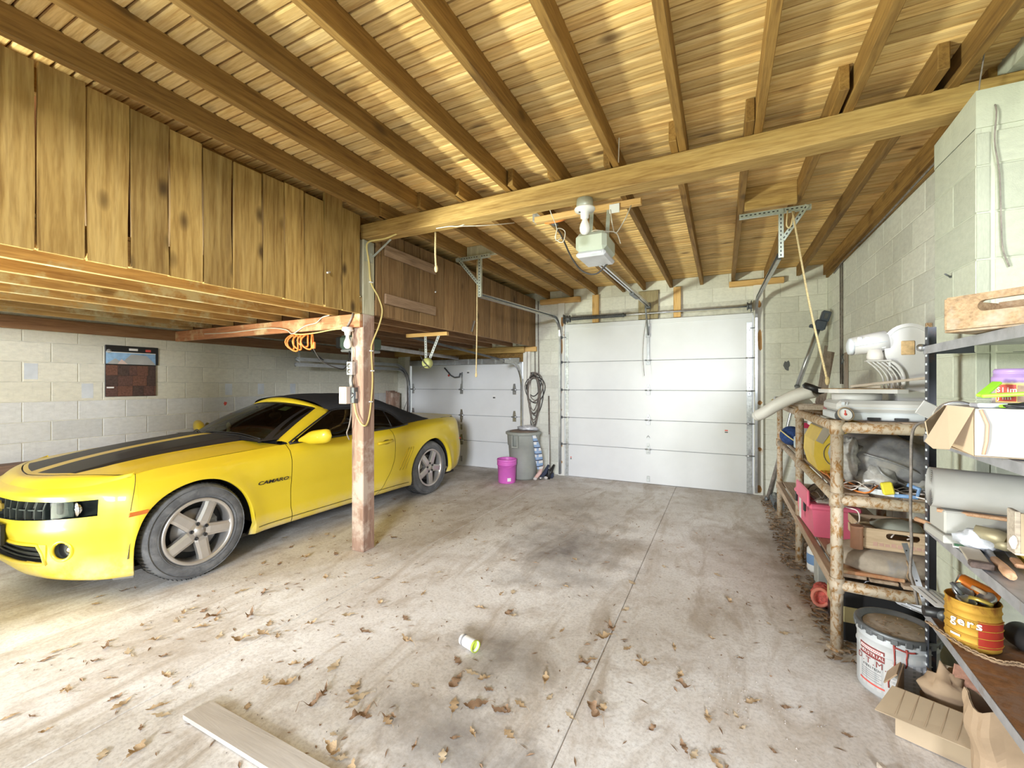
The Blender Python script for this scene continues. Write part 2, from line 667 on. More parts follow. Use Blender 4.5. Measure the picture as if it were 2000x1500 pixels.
# back wall: runs along x, faces -y
D1 = (-2.44, .50, 0, 2.47)
D2 = (-5.60, -3.00, 0, 2.10)
bw = MB()
YB = 6.70
for (xa, xb, za, zb) in ((-6.2, D2[0], 0, 3.3), (D2[0], D2[1], D2[3], 3.3), (D2[1], D1[0], 0, 3.3), (D1[0], D1[1], D1[3], 3.3), (D1[1], 2.0, 0, 3.3)):
    bw.box(xa, xb, YB + .004, YB + .2, za, zb)
wall_back = tag(bw.build('wall_back', M_MORTAR), kind='structure')
mb_ = unit_block('block', .02, M_BLOCK_BACK)
lay_blocks(wall_back, mb_, -5.85, 1.22, 0, 3.05, .409, .2045, lambda a, z: ((a, YB, z), 0), [D1, D2], off=.09)

# left wall: faces +x, run along y
lw = MB(); lw.box(-6.06, -5.854, -.35, 6.9, 0, 3.3)
wall_left = tag(lw.build('wall_left', M_MORTAR), kind='structure')
mc = unit_block('block', .02, M_BLOCK_CREAM)
mg = unit_block('block', .02, M_BLOCK_GREY)
lay_blocks(wall_left, mc, .6, 6.7, 0, 2.09, .386, .19, lambda a, z: ((-5.85, a, z), PI / 2), off=.02, mats=lambda z: mg if z < 1.32 else mc)

# right wall (faces -x), the pilaster the beam rests on, and the wall that steps outward towards the front
rw = MB(); rw.box(1.224, 1.4, 2.9, 6.9, 0, 3.3)
wall_right = tag(rw.build('wall_right', M_MORTAR), kind='structure')
mr_ = unit_block('block', .02, M_BLOCK_RIGHT)
lay_blocks(wall_right, mr_, -6.7, -2.99, 0, 3.05, .409, .2045, lambda a, z: ((1.22, -a, z), -PI / 2), off=.1)
pl = MB(); pl.box(1.004, 1.9, 2.586, 2.986, 0, 2.66)
# sloping cement parging on top of the pilaster under the beam
pl.prism([(1.0, 2.58, 2.62), (1.0, 2.99, 2.62), (1.0, 2.99, 2.75), (1.0, 2.58, 2.785)], (.9, 0, 0))
pil = pl.build('pilaster', M_BLOCK_PIER, wall_right)
mp_ = unit_block('block', .02, M_BLOCK_PIER)
lay_blocks(wall_right, mp_, -2.99, -2.58, 0, 2.63, .409, .2045, lambda a, z: ((1.0, -a, z), -PI / 2), off=-2.99)
lay_blocks(wall_right, mp_, 1.0, 1.046, 0, 2.60, .5, .2045, lambda a, z: ((a, 2.58, z), 0), off=1.0)
lay_blocks(wall_right, mp_, 1.060, 1.9, 0, 2.60, .409, .2045, lambda a, z: ((a, 2.58, z), 0), off=1.06)
fr = MB(); fr.box(1.75, 1.95, -.35, 2.60, 0, 3.3); fr.box(1.2, 1.9, .4, 2.9, 2.96, 3.06)  # side wall put out of view to close off light; second box is the lintel
tag(fr.build('wall_right_front', M_BLOCK_PIER), kind='structure')

# front of the garage: a block pier between the open bays and a header, behind the camera
ft = MB()
ft.box(-3.55, -3.15, -.45, -.15, 0, 2.75); ft.box(-6.06, 1.95, -.45, -.2, 2.75, 3.3); ft.box(-6.06, -5.0, -.45, -.15, 0, 2.75); ft.box(1.7, 1.95, -.45, -.15, 0, 2.75)  # unseen; left stretch widened to shade the car nose, header raised for more daylight
tag(ft.build('wall_front', M_BLOCK_CREAM), kind='structure')

# ------------------------------------------------------------------ ceiling: beaded deck boards over joists
ce = MB(); ce.box(-6.1, 2.0, -.45, 6.95, 3.062, 3.12)
ceiling = tag(ce.build('ceiling', M_DECKGAP), kind='structure')
pw_ = .0705
pm = MB()
c_ = .007
prof = [(0, 3.04 + c_), (c_, 3.04), (pw_ - .009 - c_, 3.04), (pw_ - .009, 3.04 + c_), (pw_ - .009, 3.06), (0, 3.06)]
pm.prism([(-3.15, y, z) for y, z in prof], (4.95, 0, 0))
pme = pm.mesh('plank'); pme.materials.append(M_DECK)
bm_ = bmesh.new(); bm_.from_mesh(pme); bmesh.ops.recalc_face_normals(bm_, faces=bm_.faces[:]); bm_.to_mesh(pme); bm_.free()
k = 0
while .25 + k * pw_ < 6.69:
    o = bpy.data.objects.new('plank', pme)
    o.location = (random.uniform(-.04, .04), .25 + k * pw_, random.uniform(-.0012, .0012))
    link(o, ceiling)
    k += 1

def joist(x, y0, y1, z0=2.92, z1=3.045, w=.043, name='joist', mat=None, parent=None):
    b = MB(); b.box(x - w / 2, x + w / 2, y0, y1, z0, z1, .003)
    return b.build(name, mat or M_JOIST, parent or ceiling)

for x in (-3.02, -2.62, -2.22, -1.82, -1.415, -1.02, -.622, -.214, .184, .592, .995):
    joist(x, -.2, 2.98 + (.03 if x > -.3 else .25))
for x, st in ((-2.60, 2.75), (-2.19, 2.75), (-1.79, 2.70), (-1.36, 2.74), (-1.055, 2.74), (-.672, 2.76), (-.260, 2.66), (.138, 2.64), (.531, 2.56), (.90, 2.59)):
    joist(x if x > -1.0 else x, st, 6.70)
joist(1.19, 2.9, 6.7, 2.90, 3.045)
b = MB(); b.box(1.195, 1.222, 3.0, 6.69, 2.86, 2.90, .003); b.build('wall_plate', M_JOIST, ceiling)
# blocking between joists over the track hangers
b = MB(); b.box(.16, .51, 3.83, 3.87, 2.87, 3.04, .003); b.build('blocking', M_BEAM, ceiling)
b = MB(); b.box(-2.58, -2.21, 4.1, 4.14, 2.92, 3.04, .003); b.build('blocking', M_POSTPALE, ceiling)

# ------------------------------------------------------------------ main beam and post
bb = MB()
rows = []
for i in range(13):
    t = i / 12
    x = -2.895 + t * (1.9 + 2.895)
    dz = -.028 * math.sin(PI * min(1, t * 1.25)) if t < .8 else -.028 * math.sin(PI * 1.0)
    zb = 2.795 + dz + .008 * math.sin(5 * t)
    if t > .6: zb += (t - .6) * .09
    zt = 2.922 + .012 * t + (dz * .5)
    y0 = 2.83 - .07 * t
    rows.append([(x, y0, zb + .006), (x, y0 + .006, zb), (x, y0 + .134, zb), (x, y0 + .14, zb + .006), (x, y0 + .14, zt - .006), (x, y0 + .134, zt), (x, y0 + .006, zt), (x, y0, zt - .006)])
bb.grid(rows, smooth=False, closed_u=True)
n_ = len(bb.v)
bb.f.append(tuple(range(8))); bb.m.append(0); bb.sm.append(False)
bb.f.append(tuple(range(n_ - 8, n_))); bb.m.append(0); bb.sm.append(False)
beam = tag(bb.build('ceiling_beam', M_BEAM), 'long golden timber beam crossing the whole garage under the joists', 'beam')

post = thing('support_post', 'reddish-brown square timber post standing in the middle of the concrete floor', 'post', (-2.93, 2.895, 0))
p = MB(); p.box(-.07, .07, -.07, .07, 0, 2.125, .006); p.build('lower_post', M_POSTRED, post)
p = MB(); p.box(-.015, .07, -.07, .07, 2.125, 2.79, .005); tag(p.build('upper_post', M_POSTPALE, post), 'pale unpainted upper length')
p = MB(); p.box(-.055, -.017, -.075, -.03, 2.125, 2.79, .003); tag(p.build('side_board', M_JAMB, post), 'white painted strip')
p = MB(); p.box(.071, .0735, -.055, .05, 2.60, 2.78); p.lathe([(.006, 0), (.004, .004)], (.0735, -.03, 2.75), 'X', 6); p.lathe([(.006, 0), (.004, .004)], (.0735, .03, 2.68), 'X', 6)
p.build('nail_plate', M_ZINCGREEN, post)
p = MB(); p.box(-.06, .072, -.073, .071, -.0, .0015)
for (q0, q1) in (((.07, .05, 2.66), (.28, .05, 2.79)),):
    p2 = MB(); p2.bar(q0, q1, .018, .006); p2.build('brace_rod', M_ZINCGREEN, post)

# ------------------------------------------------------------------ storage loft over the left bay
loft = thing('storage_loft', 'timber storage loft with vertical board front above the yellow car', 'loft', (-2.84, 2.0, 2.12))
def lp(name, mb, mat): return mb.build(name, mat, loft, world=True)
nb = [.20, .40, .60, .803, .975, 1.151, 1.331, 1.511, 1.687, 1.883, 2.048, 2.217, 2.398, 2.577, 2.775]
tp = [2.99, 2.99, 2.99, 2.992, 2.985, 2.972, 2.962, 2.945, 2.94, 2.95, 2.96, 2.953, 3.03, 2.975]
def wavy_board(y0, y1, z0, z1, x, th, wob):
    b = MB()
    n = 7
    ph = random.random() * 6
    rows = []
    for i in range(n + 1):
        t = i / n
        z = z0 + (z1 - z0) * t
        a = y0 + .005 + wob * .5 * math.sin(ph + 4 * t)
        c = y1 - .005 + wob * .5 * math.sin(ph + 1.3 + 5 * t)
        rows.append([(x, a, z), (x, c, z), (x - th, c, z), (x - th, a, z)])
    b.grid(rows, smooth=False, closed_u=True)
    k0 = len(b.v)
    b.f.append((0, 1, 2, 3)); b.f.append((k0 - 4, k0 - 3, k0 - 2, k0 - 1)); b.m += [0, 0]; b.sm += [False, False]
    return b
for i in range(len(nb) - 1):
    lp('board', wavy_board(nb[i], nb[i + 1], 2.12 + random.uniform(-.004, .004), tp[i], -2.84 + random.uniform(-.004, .006), .022, .008 if i > 3 else .004), M_LOFT)
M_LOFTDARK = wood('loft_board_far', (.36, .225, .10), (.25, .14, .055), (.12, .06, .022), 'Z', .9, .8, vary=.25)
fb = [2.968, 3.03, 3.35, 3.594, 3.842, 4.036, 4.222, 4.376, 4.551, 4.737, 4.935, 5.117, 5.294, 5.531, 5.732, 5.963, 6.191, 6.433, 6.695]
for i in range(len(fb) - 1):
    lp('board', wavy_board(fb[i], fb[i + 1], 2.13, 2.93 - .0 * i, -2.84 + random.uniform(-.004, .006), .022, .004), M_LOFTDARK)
M_CLEAT = wood('cleat_wood', (.44, .30, .19), (.34, .22, .13), (.2, .12, .07), 'Y', 1.2, .3, vary=.1)
for (z0, z1) in ((2.70, 2.80), (2.25, 2.345)):
    b = MB(); b.box(-2.835, -2.812, 3.06, 3.84, z0, z1, .003); lp('cleat', b, M_CLEAT)
# hasp stick hanging on the boards and two pale knobs
b = MB(); b.bar((-2.826, 4.60, 2.16), (-2.822, 4.66, 2.30), .02, .012); lp('latch', b, M_STEEL)
for (yy, zz) in ((3.86, 2.52), (2.44, 2.40)):
    b = MB(); b.bar((-2.832, yy, zz), (-2.80, yy - .05, zz - .02), .012, .012); lp('latch_peg', b, M_WHITEPL)
# joists under the loft floor
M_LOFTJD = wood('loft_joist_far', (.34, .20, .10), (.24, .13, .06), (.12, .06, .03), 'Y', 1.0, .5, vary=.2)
for x in (-2.885, -3.22, -3.62, -4.02, -4.42, -4.82, -5.22, -5.60):
    b = MB(); b.box(x - .02, x + .02, .2, 2.82 if x > -3 else 2.86, 2.132, 2.27, .003); lp('joist', b, M_LOFTJ)
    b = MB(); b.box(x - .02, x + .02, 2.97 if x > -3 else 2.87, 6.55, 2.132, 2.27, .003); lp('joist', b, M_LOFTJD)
yy = .2
while yy < 6.6:
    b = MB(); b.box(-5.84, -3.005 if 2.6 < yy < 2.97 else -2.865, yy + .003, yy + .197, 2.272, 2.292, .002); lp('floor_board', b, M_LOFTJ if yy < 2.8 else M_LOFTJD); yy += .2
b = MB(); b.box(-5.848, -5.81, .2, 6.68, 2.01, 2.13, .004); lp('wall_ledger', b, wood('ledger_wood', (.44, .25, .13), (.34, .17, .08), (.2, .09, .04), 'Y', 1.0, .4))
b = MB(); b.box(-5.81, -2.86, 2.785, 2.824, 2.004, 2.122, .004); lp('cross_beam', b, M_REDWOOD)
b = MB(); b.box(-5.81, -3.0, 6.56, 6.60, 2.03, 2.13, .004); lp('cross_beam', b, M_BEAM)

# ------------------------------------------------------------------ garage door of the right bay
def hinge(mb, x, y, z, s=1.0):
    mb.box(x - .022 * s, x + .022 * s, y - .006, y, z - .055 * s, z - .008 * s, .002)
    mb.prism([(x - .022 * s, y, z + .008 * s), (x + .022 * s, y, z + .008 * s), (x + .012 * s, y, z + .07 * s), (x - .012 * s, y, z + .07 * s)], (0, -.006, 0))
    mb.tube([(x - .035 * s, y - .009, z), (x + .035 * s, y - .009, z)], .008 * s, 8)
    mb.sphere((x, y - .006, z + .035 * s), .006, 6, 4); mb.sphere((x, y - .006, z - .03 * s), .006, 6, 4)

X0, X1, YD = -2.30, .378, 6.655
d1 = MB(); d1.box(X0, X1, YD + .036, YD + .05, 0.01, 2.47)
door_1 = tag(d1.build('door_1', M_DOORGAP), kind='structure')
zs = [.005, .52, .957, 1.405, 1.855, 2.468]
for i in range(5):
    b = MB(); b.box(X0, X1, YD, YD + .04, zs[i] + .0025, zs[i + 1] - .0025, .005)
    b.build('door_panel', M_DOOR, door_1)
b = MB(); b.box(X0 + .0, X1 - .0, YD - .012, YD - .001, 2.40, 2.466, .004); b.build('top_rail', M_DOOR, door_1)
for (xa, xb) in ((X0 + .005, X0 + .06), (X1 - .075, X1 - .008)):
    for i in range(5):
        b = MB(); b.box(xa, xb, YD - .004, YD - .0005, zs[i] + .006, zs[i + 1] - .006 - (.12 if i == 4 else 0), .001)
        for k in range(3):
            b.sphere(((xa + xb) / 2, YD - .004, zs[i] + .1 + k * .14), .006, 6, 4)
        b.build('end_stile', M_STILE, door_1)
for i in range(1, 5):
    for x in (X0 + .033, (X0 + X1) / 2 - .03, X1 - .042):
        b = MB(); hinge(b, x, YD - .004, zs[i], 1.25)
        b.build('hinge', M_STEEL, door_1)
for x, sgn in ((X0 + .02, -1), (X1 - .03, 1)):
    for z in (zs[1], zs[2], zs[3], zs[4], 2.26):
        b = MB(); b.tube([(x, YD - .016, z), (x + sgn * .07, YD - .016, z)], .006, 6); b.lathe([(.008, 0), (.022, .002), (.022, .014), (.008, .016)], (x + sgn * .07 - .008, YD - .016, z), 'X', 10)
        b.build('roller', M_DARKSTEEL, door_1)
xc = (X0 + X1) / 2 - .03
b = MB(); b.box(xc - .02, xc + .02, YD - .012, YD - .001, 1.86, 2.36, .002); b.box(xc - .03, xc + .03, YD - .03, YD - .008, 2.20, 2.25, .003)
b.build('operator_bracket', M_STEEL, door_1)
b = MB(); b.bar((xc + .005, YD - .04, 2.225), (xc - .02, YD - .12, 2.62), .022, .014); b.build('operator_arm', M_DARKSTEEL, door_1)
b = MB(); b.box(xc - .022, xc + .022, YD - .01, YD - .001, .035, .12, .003); tag(b.build('lift_handle', M_STILE, door_1), 'grey square step plate')
b = MB(); b.box(xc - .025, xc + .025, YD - .004, YD - .001, .68, .70, .001); b.tube([(xc - .02, YD - .006, .70), (xc, YD - .016, .73), (xc + .02, YD - .006, .70)], .004, 6)
b.build('lift_handle', M_STEEL, door_1)
M_LABELW = plain('sticker_white', (.9, .9, .9), .5, var=.02)
M_LABELR = plain('sticker_red', (.70, .10, .08), .5, var=.05)
for (x, z, w, h) in ((.055, .84, .05, .05), (-2.20, .30, .03, .05)):
    st = MB(); st.box(x - w / 2, x + w / 2, YD - .0012, YD - .0002, z - h / 2, z + h / 2); so = st.build('sticker', M_LABELW, door_1)
    st = MB(); st.box(x - w * .4, x + w * .4, YD - .0018, YD - .0012, z + h * .1, z + h * .4); st.build('red_band', M_LABELR, so)
    st = MB(); st.box(x - w * .4, x + w * .4, YD - .0018, YD - .0012, z - h * .4, z - h * .05); st.build('dark_band', M_DARKSTEEL, so)
# jambs
for (xa, xb, zt) in ((-2.425, -2.315, 2.83), (.385, .50, 2.85)):
    b = MB(); b.box(xa, xb, 6.655, 6.698, 0, zt, .004)
    b.build('jamb', M_JAMB, door_1)
M_PEEL = plain('bare_wood_patch', (.50, .27, .10), .8, var=.3)
for (x, z, w, h) in ((-2.352, 2.52, .06, .16), (-2.36, 2.13, .04, .28), (-2.37, 1.37, .03, .07), (-2.37, 1.08, .04, .06), (-2.36, .50, .03, .07), (-2.37, .22, .05, .05), (.46, 2.10, .06, .36), (.45, 2.58, .06, .1), (.46, 1.25, .06, .07), (.46, .62, .05, .06), (.45, .08, .08, .14)):
    pts = []
    for k in range(9):
        a = 2 * PI * k / 9
        r = random.uniform(.7, 1.1)
        pts.append((min(max(x + w / 2 * r * math.cos(a), (-2.424 if x < -1 else .386)), (-2.316 if x < -1 else .499)), 6.6545, z + h / 2 * r * math.sin(a)))
    b = MB(); b.prism(pts, (0, .0012, 0)); b.build('peeled_patch', M_PEEL, door_1)
# tracks: upright, curve and overhead run, both sides, with hangers of punched angle
def track(mb, x, sgn, yend, zend, zc, r=.28, yf=6.62):
    pts = [(x, yf, .03), (x, yf, zc - r)]
    pts += [(x, yf - r + r * math.cos(a), zc - r + r * math.sin(a)) for a in [PI / 2 * i / 8 for i in range(1, 9)]]
    pts += [(x, yend, zend)]
    w, h = .012, .05
    # C-section: web + two lips, swept in the y-z plane
    rows = []
    n = len(pts)
    P = [Vector(p) for p in pts]
    for i in range(n):
        t = (P[min(i + 1, n - 1)] - P[max(i - 1, 0)]).normalized()
        nrm = Vector((0, -t.z, t.y))
        prof = [(sgn * .000, -h / 2 + .012), (sgn * .0, -h / 2), (sgn * .030, -h / 2), (sgn * .030, h / 2), (sgn * .0, h / 2), (0, h / 2 - .012), (sgn * .004, h / 2 - .012), (sgn * .004, h / 2 - .004), (sgn * .026, h / 2 - .004), (sgn * .026, -h / 2 + .004), (sgn * .004, -h / 2 + .004), (sgn * .004, -h / 2 + .012)]
        rows.append([P[i] + nrm * b_ + Vector((a_, 0, 0)) for a_, b_ in prof])
    mb.grid(rows, smooth=False, closed_u=True)
b = MB(); track(b, .40, 1, 4.05, 2.53, 2.62); b.build('track', M_STEEL, door_1)
b = MB(); track(b, -2.36, -1, 4.05, 2.47, 2.56); b.build('track', M_STEEL, door_1)
def punched(mb, p, q, w=.035, side=(0, -1, 0)):
    """angle iron with a row of dark slots"""
    p, q, sd = Vector(p), Vector(q), Vector(side).normalized()
    d = (q - p).normalized()
    up = d.cross(sd).normalized()
    mb.bar(p, q, .003, w, up=up, mat=0)
    mb.bar(p + up * w / 2 + sd * -.014, q + up * w / 2 + sd * -.014, .03, .003, up=up, mat=0)
    L = (q - p).length
    k = .02
    while k < L - .02:
        c = p + d * k + sd * .0022
        mb.bar(c - d * .008, c + d * .008, .0016, .008, up=up, mat=1)
        k += .032
for (xa, xb, xv, xt, zt, zl) in ((.13, .63, .425, .60, 2.915, 2.515), (-2.69, -2.25, -2.375, -2.66, 2.915, 2.45)):
    b = MB(); punched(b, (xa, 4.04, zt - .02), (xb, 4.04, zt - .02)); b.build('hanger_angle', [M_ZINCGREEN, M_BLACK], door_1)
    b = MB(); punched(b, (xv, 4.03, zl), (xv, 4.03, zt - .01)); b.build('hanger_angle', [M_ZINCGREEN, M_BLACK], door_1)
    b = MB(); punched(b, (xv + .01 * (1 if xt > xv else -1), 4.025, zl + .14), (xt, 4.025, zt - .01), .032); b.build('hanger_angle', [M_ZINCGREEN, M_BLACK], door_1)
# torsion shaft, spring and end plates
b = MB(); b.tube([(-2.30, 6.56, 2.545), (.36, 6.56, 2.545)], .0125, 10); b.build('torsion_shaft', M_STEEL, door_1)
sp = []
for i in range(46 * 8):
    a = 2 * PI * i / 8
    sp.append((-2.16 + .80 * i / (46 * 8), 6.56 + .024 * math.cos(a), 2.545 + .024 * math.sin(a)))
b = MB(); b.tube(sp, .008, 5); b.build('torsion_spring', M_DARKSTEEL, door_1)
b = MB(); b.lathe([(.014, 0), (.034, .004), (.034, .03), (.022, .035), (.022, .06), (.014, .06)], (-1.36, 6.56, 2.545), 'X', 12); b.build('spring_cone', M_DARKSTEEL, door_1)
for x in (-2.24, .30):
    b = MB(); b.lathe([(.014, 0), (.055, .002), (.055, .012), (.04, .02), (.04, .04), (.055, .048), (.055, .058), (.014, .06)], (x, 6.56, 2.545), 'X', 16); b.build('cable_drum', M_DARKSTEEL, door_1)
    b = MB(); b.box(x - .06 if x < 0 else x + .05, x - .05 if x < 0 else x + .06, 6.54, 6.66, 2.48, 2.62, .003); b.build('bearing_plate', M_DARKSTEEL, door_1)

# new pine pieces and centre board fixed over the door
def trimwood(name, x0, x1, y0, y1, z0, z1, mat, label):
    b = MB(); b.box(x0, x1, y0, y1, z0, z1, .004)
    return tag(b.build(name, mat), label, 'board')
trimwood('pine_block', -2.73, -2.045, 6.61, 6.69, 2.825, 2.905, M_NEWPINE, 'short horizontal orange pine block above left corner of the large white door')
trimwood('pine_block', .09, .735, 6.61, 6.69, 2.84, 2.91, M_NEWPINE, 'short horizontal orange pine block above right corner of the large white door')
trimwood('pine_upright', -1.845, -1.745, 6.64, 6.69, 2.475, 2.91, M_NEWPINE_Z, 'upright orange pine board over the door, left of the opener rail')
trimwood('pine_upright', -.635, -.535, 6.64, 6.69, 2.475, 2.915, M_NEWPINE_Z, 'upright orange pine board over the door, right of the opener rail')
trimwood('spring_pad_board', -1.135, -.85, 6.65, 6.69, 2.475, 2.895, wood('pad_board', (.40, .34, .20), (.31, .25, .14), (.18, .14, .08), 'Z', 1.2, .3), 'dark wide board above door centre where the opener rail ends')

# ------------------------------------------------------------------ garage door of the left bay
X2, X3, Y2 = -5.46, -3.10, 6.655
d2 = MB(); d2.box(X2, X3, Y2 + .036, Y2 + .05, 0.01, 1.88)
door_2 = tag(d2.build('door_2', M_DOORGAP), kind='structure')
z2 = [.005, .47, .93, 1.40, 1.86]
for i in range(4):
    b = MB(); b.box(X2, X3, Y2, Y2 + .04, z2[i] + .0025, z2[i + 1] - .0025, .005); b.build('door_panel', M_DOOR, door_2)
for i in range(1, 4):
    for x in (X2 + .04, (X2 + X3) / 2 - .02, X3 - .12):
        b = MB(); hinge(b, x, Y2 - .001, z2[i], 1.5); b.build('hinge', M_STEEL, door_2)
for z in (.08, .66, .80):
    b = MB(); b.box(-4.32, -4.28, Y2 - .01, Y2 - .001, z, z + .1, .003); b.build('hinge_leaf', M_STEEL, door_2)
b = MB(); b.box(X2, X3, Y2 - .06, Y2 - .001, 1.85, 1.95, .004); b.build('strut', M_STEEL, door_2)
for k in range(8):
    b = MB(); xx = X2 + .2 + k * .28; b.box(xx, xx + .03, Y2 - .066, Y2 - .06, 1.85, 1.95, .002); b.build('strut_clip', M_STILE, door_2)
b = MB(); b.box(-4.30, -4.27, Y2 - .012, Y2 - .001, 1.40, 1.72, .002); b.build('operator_bracket', M_STEEL, door_2)
b = MB(); b.tube([(-4.62, Y2 - .09, 1.80), (-4.50, Y2 - .06, 1.66), (-4.42, Y2 - .05, 1.62), (-4.32, Y2 - .05, 1.63), (-4.30, Y2 - .04, 1.70)], .014, 6); b.build('operator_arm', M_DARKSTEEL, door_2)
st = MB(); st.lathe([(.0, 0), (.022, .0), (.022, .006), (0, .006)], (-4.58, Y2 - .01, 1.66), 'Y', 10); tag(st.build('release_tag', M_LABELR, door_2), 'red tag')
for (x, z) in ((-3.62, 1.27), (-4.16, 1.72)):
    st = MB(); st.box(x - .03, x + .03, Y2 - .0012, Y2 - .0002, z - .03, z + .03); so = st.build('sticker', M_LABELW, door_2)
    st = MB(); st.box(x - .024, x + .024, Y2 - .0018, Y2 - .0012, z - .024, z); st.build('dark_band', M_DARKSTEEL, so)
b = MB(); track(b, -5.48, -1, 4.15, 1.86, 1.86, .40); b.build('track', M_STEEL, door_2)
b = MB(); track(b, -3.08, 1, 5.95, 1.86, 1.86, .40); b.build('track', M_STEEL, door_2)
b = MB(); track(b, -5.50, -1, 4.15, 1.78, 1.78, .30); b.build('track', M_STEEL, door_2)
for (xa, xb) in ((-5.62, -5.50), (-3.05, -2.92)):
    b = MB(); b.box(xa, xb, 6.64, 6.698, 0, 2.10, .004); b.build('jamb', M_JAMB, door_2)
b = MB(); b.box(-5.62, -2.80, 6.62, 6.66, 2.05, 2.13, .004); b.build('header', M_NEWPINE, door_2)
b = MB(); b.box(-5.50, -3.05, 6.66, 6.70, 1.88, 2.06, .004); b.build('header', M_JOIST, door_2)
# ================================================================== the yellow convertible
def car_paint():
    m, nt, b = _new('yellow_paint')
    v, _ = coords(nt, (1, 1, 1), rnd=False)
    n = noise(nt, v, 3, 4)
    c = ramp(nt, n, [(.3, (.78, .59, .025)), (.7, (.82, .63, .03))])
    # dry road dust low on the sills and behind the wheels
    sx = N(nt, 'ShaderNodeSeparateXYZ'); nt.links.new(v, sx.inputs[0])
    mr = N(nt, 'ShaderNodeMapRange'); mr.inputs[1].default_value = .36; mr.inputs[2].default_value = .20
    nt.links.new(sx.outputs[2], mr.inputs[0])
    mu = N(nt, 'ShaderNodeMath', operation='MULTIPLY'); nt.links.new(mr.outputs[0], mu.inputs[0])
    nt.links.new(ramp(nt, noise(nt, v, 5, 6, .7), [(.35, 0.0), (.65, .8)]), mu.inputs[1])
    c = mix(nt, mu.outputs[0], c, (.72, .62, .42))
    nt.links.new(c, b.inputs['Base Color'])
    b.inputs['Roughness'].default_value = .38
    b.inputs['Coat Weight'].default_value = .35
    b.inputs['Coat Roughness'].default_value = .06
    return m
M_YEL = car_paint()
M_STRIPE = plain('black_stripe', (.018, .018, .021), .5, var=.1, coat=.1)
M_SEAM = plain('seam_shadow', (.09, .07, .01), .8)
M_TYRE = plain('tyre_rubber', (.13, .135, .145), .75, var=.3, scale=9, dirt=(.26, .265, .275), dirt_amt=.45, bmp=.002)
M_RIM = plain('rim_silver', (.62, .60, .58), .33, .7, var=.08)
M_HUBDARK = plain('hub_dark', (.03, .03, .032), .6)
M_DISC = plain('brake_disc', (.32, .31, .30), .45, .8)
M_SOFT = plain('soft_top_fabric', (.022, .023, .028), .85, var=.2, scale=60, bmp=.001)
M_CARBLACK = plain('car_black_trim', (.018, .018, .02), .4)
M_GRILLE = plain('grille_dark', (.03, .037, .037), .35, .1)
M_AMBER = plain('amber_lens', (.48, .12, .01), .25)
M_LENS = glass('headlamp_lens', (.40, .44, .43), ior=1.08)
M_GLASS = glass('car_glass', (.60, .74, .70), ior=1.7)
M_SIDEGLASS = glass('side_glass', (.42, .50, .50), ior=1.7)
M_CHROME = plain('chrome', (.80, .80, .80), .12, 1.0, var=.03)
M_REDLENS = plain('red_lens', (.50, .02, .02), .25)
M_SEATBLK = plain('seat_fabric', (.035, .035, .038), .8)
M_GOLD = plain('emblem_gold', (.70, .52, .12), .3, .6)
M_GREY = plain('grey_plastic', (.30, .31, .32), .6)
M_VANE = plain('grille_vane_grey', (.07, .085, .085), .45)

car = thing('convertible_car', 'yellow convertible car with black hood stripes and black soft top, parked in the left bay', 'car', (-4.50, 3.33, 0), math.radians(-1.17))
def cp(s, y, z): return (y, s - 1.426, z)

def pchip(xs, ys):
    xs = np.array(xs, float); ys = np.array(ys, float)
    h = np.diff(xs); d = np.diff(ys) / h
    m = np.zeros_like(ys)
    for i in range(1, len(xs) - 1):
        if d[i - 1] * d[i] > 0:
            w1, w2 = 2 * h[i] + h[i - 1], h[i] + 2 * h[i - 1]
            m[i] = (w1 + w2) / (w1 / d[i - 1] + w2 / d[i])
    m[0], m[-1] = d[0], d[-1]
    def f(x):
        x = min(max(x, xs[0]), xs[-1])
        i = min(int(np.searchsorted(xs, x, 'right') - 1), len(h) - 1)
        t = (x - xs[i]) / h[i]
        t2, t3 = t * t, t * t * t
        return float((2 * t3 - 3 * t2 + 1) * ys[i] + (t3 - 2 * t2 + t) * h[i] * m[i] + (-2 * t3 + 3 * t2) * ys[i + 1] + (t3 - t2) * h[i] * m[i + 1])
    return f

PS = [-1.55, -1.30, -1.10, -.92, -.74, -.55, -.36, 0, .40, .80, 1.4, 2.0, 2.45, 2.85, 3.2, 3.45, 3.65, 3.85, 4.05, 4.3, 4.6]
SS = [-.800, -.785, -.735, -.665, -.565, -.460, -.36, 0, .40, .80, 1.4, 2.0, 2.45, 2.85, 3.2, 3.44, 3.62, 3.76, 3.84, 3.885, 3.89]
YS = [0, .25, .45, .60, .735, .830, .890, .918, .912, .905, .905, .912, .930, .945, .930, .900, .850, .74, .58, .32, 0]
fs, fy = pchip(PS, SS), pchip(PS, YS)
